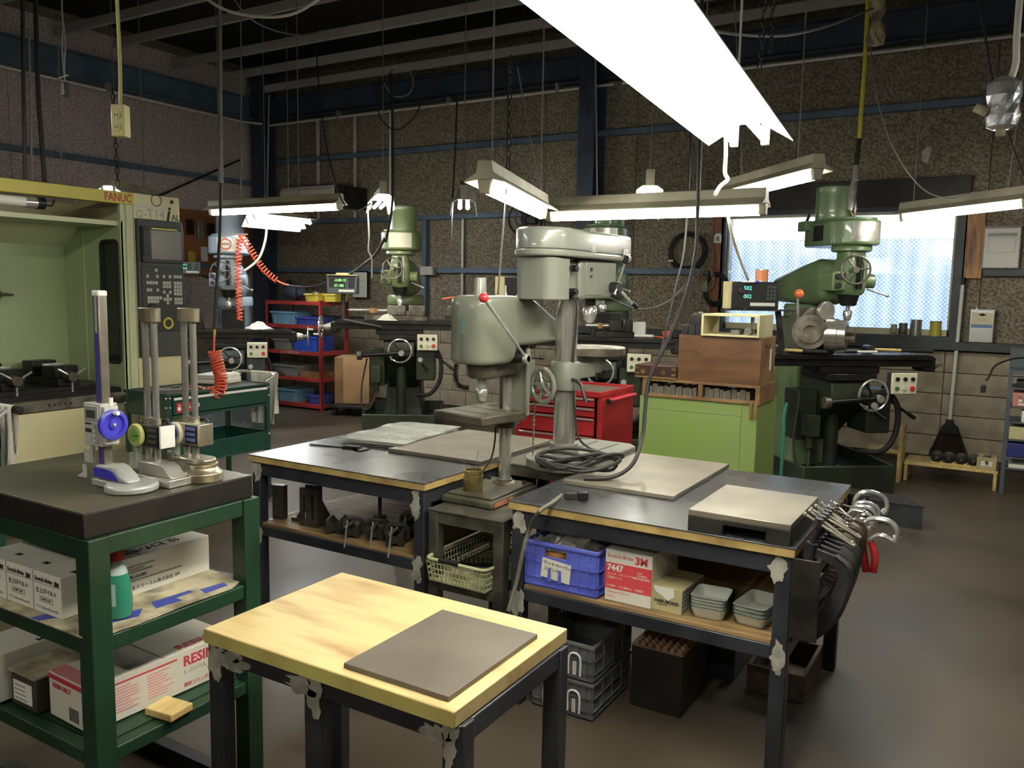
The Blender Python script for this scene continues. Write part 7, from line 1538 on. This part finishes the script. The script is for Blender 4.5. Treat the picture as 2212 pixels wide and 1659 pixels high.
cord('power_cord', 'tight cord hanging beside the instrument case', 'cord', [q(1506, -80, 4.7), q(1484, 470, 4.7), q(1460, 620, 4.7), q(1424, 775, 4.7)], .006, 'cable_black')
# the long black lead that comes down to the heap of cable on the bench
pts = [PD(1520, -140, 3.9), PD(1507, 450, 3.85), PD(1500, 560, 3.8), PD(1478, 650, 3.75), PD(1440, 740, 3.7), PD(1402, 820, 3.66), PD(1394, 880, 3.62), PD(1388, 940, 3.55), PZ(1368, 1000, .86), PZ(1325, 1030, .812), PZ(1262, 1034, .805)]
lead = cord('extension_lead', 'long black lead hanging down to the cable heap on the bench', 'cable', pts, .0085, 'cable_black', 8, 9)
c = PZ(1245, 1025, .80); t = thing('cable_heap', 'loosely coiled black cable heaped on the bench by the tall drill', 'cable', (c.x, c.y, HB+.0)); rnd = random.Random(6); pts = []
for k in range(5):
    for i in range(10):
        a = 2*PI*i/10+.3*k; rx, ry = .16+rnd.uniform(-.03, .03), .08+rnd.uniform(-.02, .02)
        ca, sa = math.cos(.62), math.sin(.62); x, y = rx*math.cos(a), ry*math.sin(a); pts.append((ca*x-sa*y, sa*x+ca*y, .06+.008*k+.02*math.sin(a*2+k)+(.01 if x > 0 else 0)))
obj('cable_loops', MB().tube(spline(pts, 4), .0075, 8), 'cable_black', t)
e = PZ(1232, 1072, .80); pl = Vector((e.x-c.x, e.y-c.y, .022)); obj('plug', MB().cbox(pl, (.045, .03, .026), rz=.5), 'dark_rubber', t, .004); e2 = PZ(1250, 1070, .80); obj('socket', MB().cbox((e2.x-c.x+.012, e2.y-c.y+.01, .02), (.04, .034, .03), rz=.5), 'black_plastic', t, .004)
dn = [pl+Vector((-.03, -.012, 0))]
for p in (PZ(1195, 1085, .802), PZ(1165, 1105, .80), PD(1145, 1140, 2.93), PD(1130, 1190, 2.9), PD(1115, 1260, 2.9), PD(1098, 1320, 2.88)): dn.append(Vector((p.x-c.x, p.y-c.y, p.z-HB)))
obj('plug_cord', MB().tube(spline(dn, 8), .0075, 8), mat('cord_olive', S(92, 88, 72), .6) and 'cord_olive', t)
# orange coil between the blue machine and the yellow bin
D5 = 8.1; top = q(522, 508, D5); t = thing('orange_air_hose', 'orange coiled hose draped from the blue milling machine to the yellow bin', 'air hose', top); L_ = lambda p: Vector(p)-top
obj('hose_coil', MB().tube([L_(p) for p in coil(spline([q(518, 692, D5), q(516, 640, D5), q(515, 580, D5), q(517, 530, D5), q(522, 508, D5)], 6), .024, 24, 12)], .008, 6), 'orange_hose', t)
obj('hose_coil', MB().tube([L_(p) for p in coil(spline([q(522, 508, D5), q(545, 545, D5), q(570, 582, D5), q(598, 606, D5)], 6), .026, 17, 12)], .008, 6), 'orange_hose', t)
obj('hose_tail', MB().tube([L_(p) for p in spline([q(598, 606, D5), q(612, 613, D5), q(624, 616, D5)], 6)], .009, 8), 'orange_hose', t); obj('black_tail', MB().tube([L_(p) for p in spline([q(624, 616, D5), q(650, 620, D5), q(680, 618, 8.2), q(702, 611, 8.3)], 6)], .009, 8), 'cable_black', t); obj('hanger_bar', MB().cyl(L_(q(480, 506, D5+.3)), L_(q(534, 506, D5)), .008, n=8), 'brushed', t)
# chains that carry the wide lamp and a rope
def chain(label, a, b, r=.012, w=.0028):
    a = Vector(a); b = Vector(b); n = max(2, int((b-a).length/(r*2.6))); t = thing('lamp_chain', label, 'chain', a); d = (b-a)/n; ch = MB(); ax = d.normalized(); e1 = ax.orthogonal().normalized(); e2 = ax.cross(e1)
    for k in range(n):
        e = e1 if k % 2 else e2; c_ = d*(k+.5); ch.tube([c_+ax*(r*1.6*math.cos(2*PI*i/10))+e*(r*.8*math.sin(2*PI*i/10)) for i in range(10)], w, 5, closed=True)
    obj('chain_links', ch, 'dark_steel', t); return t
chain('dark chain hanging at the end of the wide lamp', PD(1655, -40, 3.4), PD(1640, 150, 3.35)); chain('second dark chain beside the wide lamp', PD(1672, -40, 3.5), PD(1664, 112, 3.45)); chain('dark chain hanging above the machining centre', PD(243, 190, 7.3), PD(255, 402, 7.3), .02, .004)
chain('bright chain hanging down to the slanting lamp', PD(1103, 120, 4.2), PD(1098, 378, 4.0), .012, .003)
t = cord('pull_rope', 'yellowed pull rope knotted at the end of the wide lamp', 'rope', [PD(1567, 262, 3.1), PD(1568, 330, 3.1), PD(1566, 372, 3.1), PD(1572, 388, 3.1), PD(1556, 402, 3.08), PD(1545, 420, 3.05)], .008, 'cable_white')
cord('pull_rope', 'pale cord hanging from the long tube lamp in front of the window', 'rope', [PD(1570, 452, 4.33), PD(1582, 510, 4.7), PD(1600, 565, 5.4), PD(1616, 604, 5.8)], .009, 'cable_white')
cord('teal_hose', 'teal hose hanging beside the window milling machine', 'hose', [PD(1700, 870, 5.9), PD(1694, 900, 5.9), PD(1692, 950, 5.9), PD(1682, 1104, 5.9)], .012, mat('teal', S(36, 130, 110), .5) and 'teal')
t = cord('plug_lead', 'black cord with plug hanging from the blue grey rack', 'cord', [PD(2225, 772, 6.6), PD(2185, 776, 6.6), PD(2150, 790, 6.6), PD(2136, 815, 6.6), PD(2130, 822, 6.6)], .008, 'cable_black')
o_ = obj('plug', MB().cbox(PD(2124, 840, 6.6)-PD(2225, 772, 6.6), (.035, .03, .06)), 'black_plastic', t, .006)
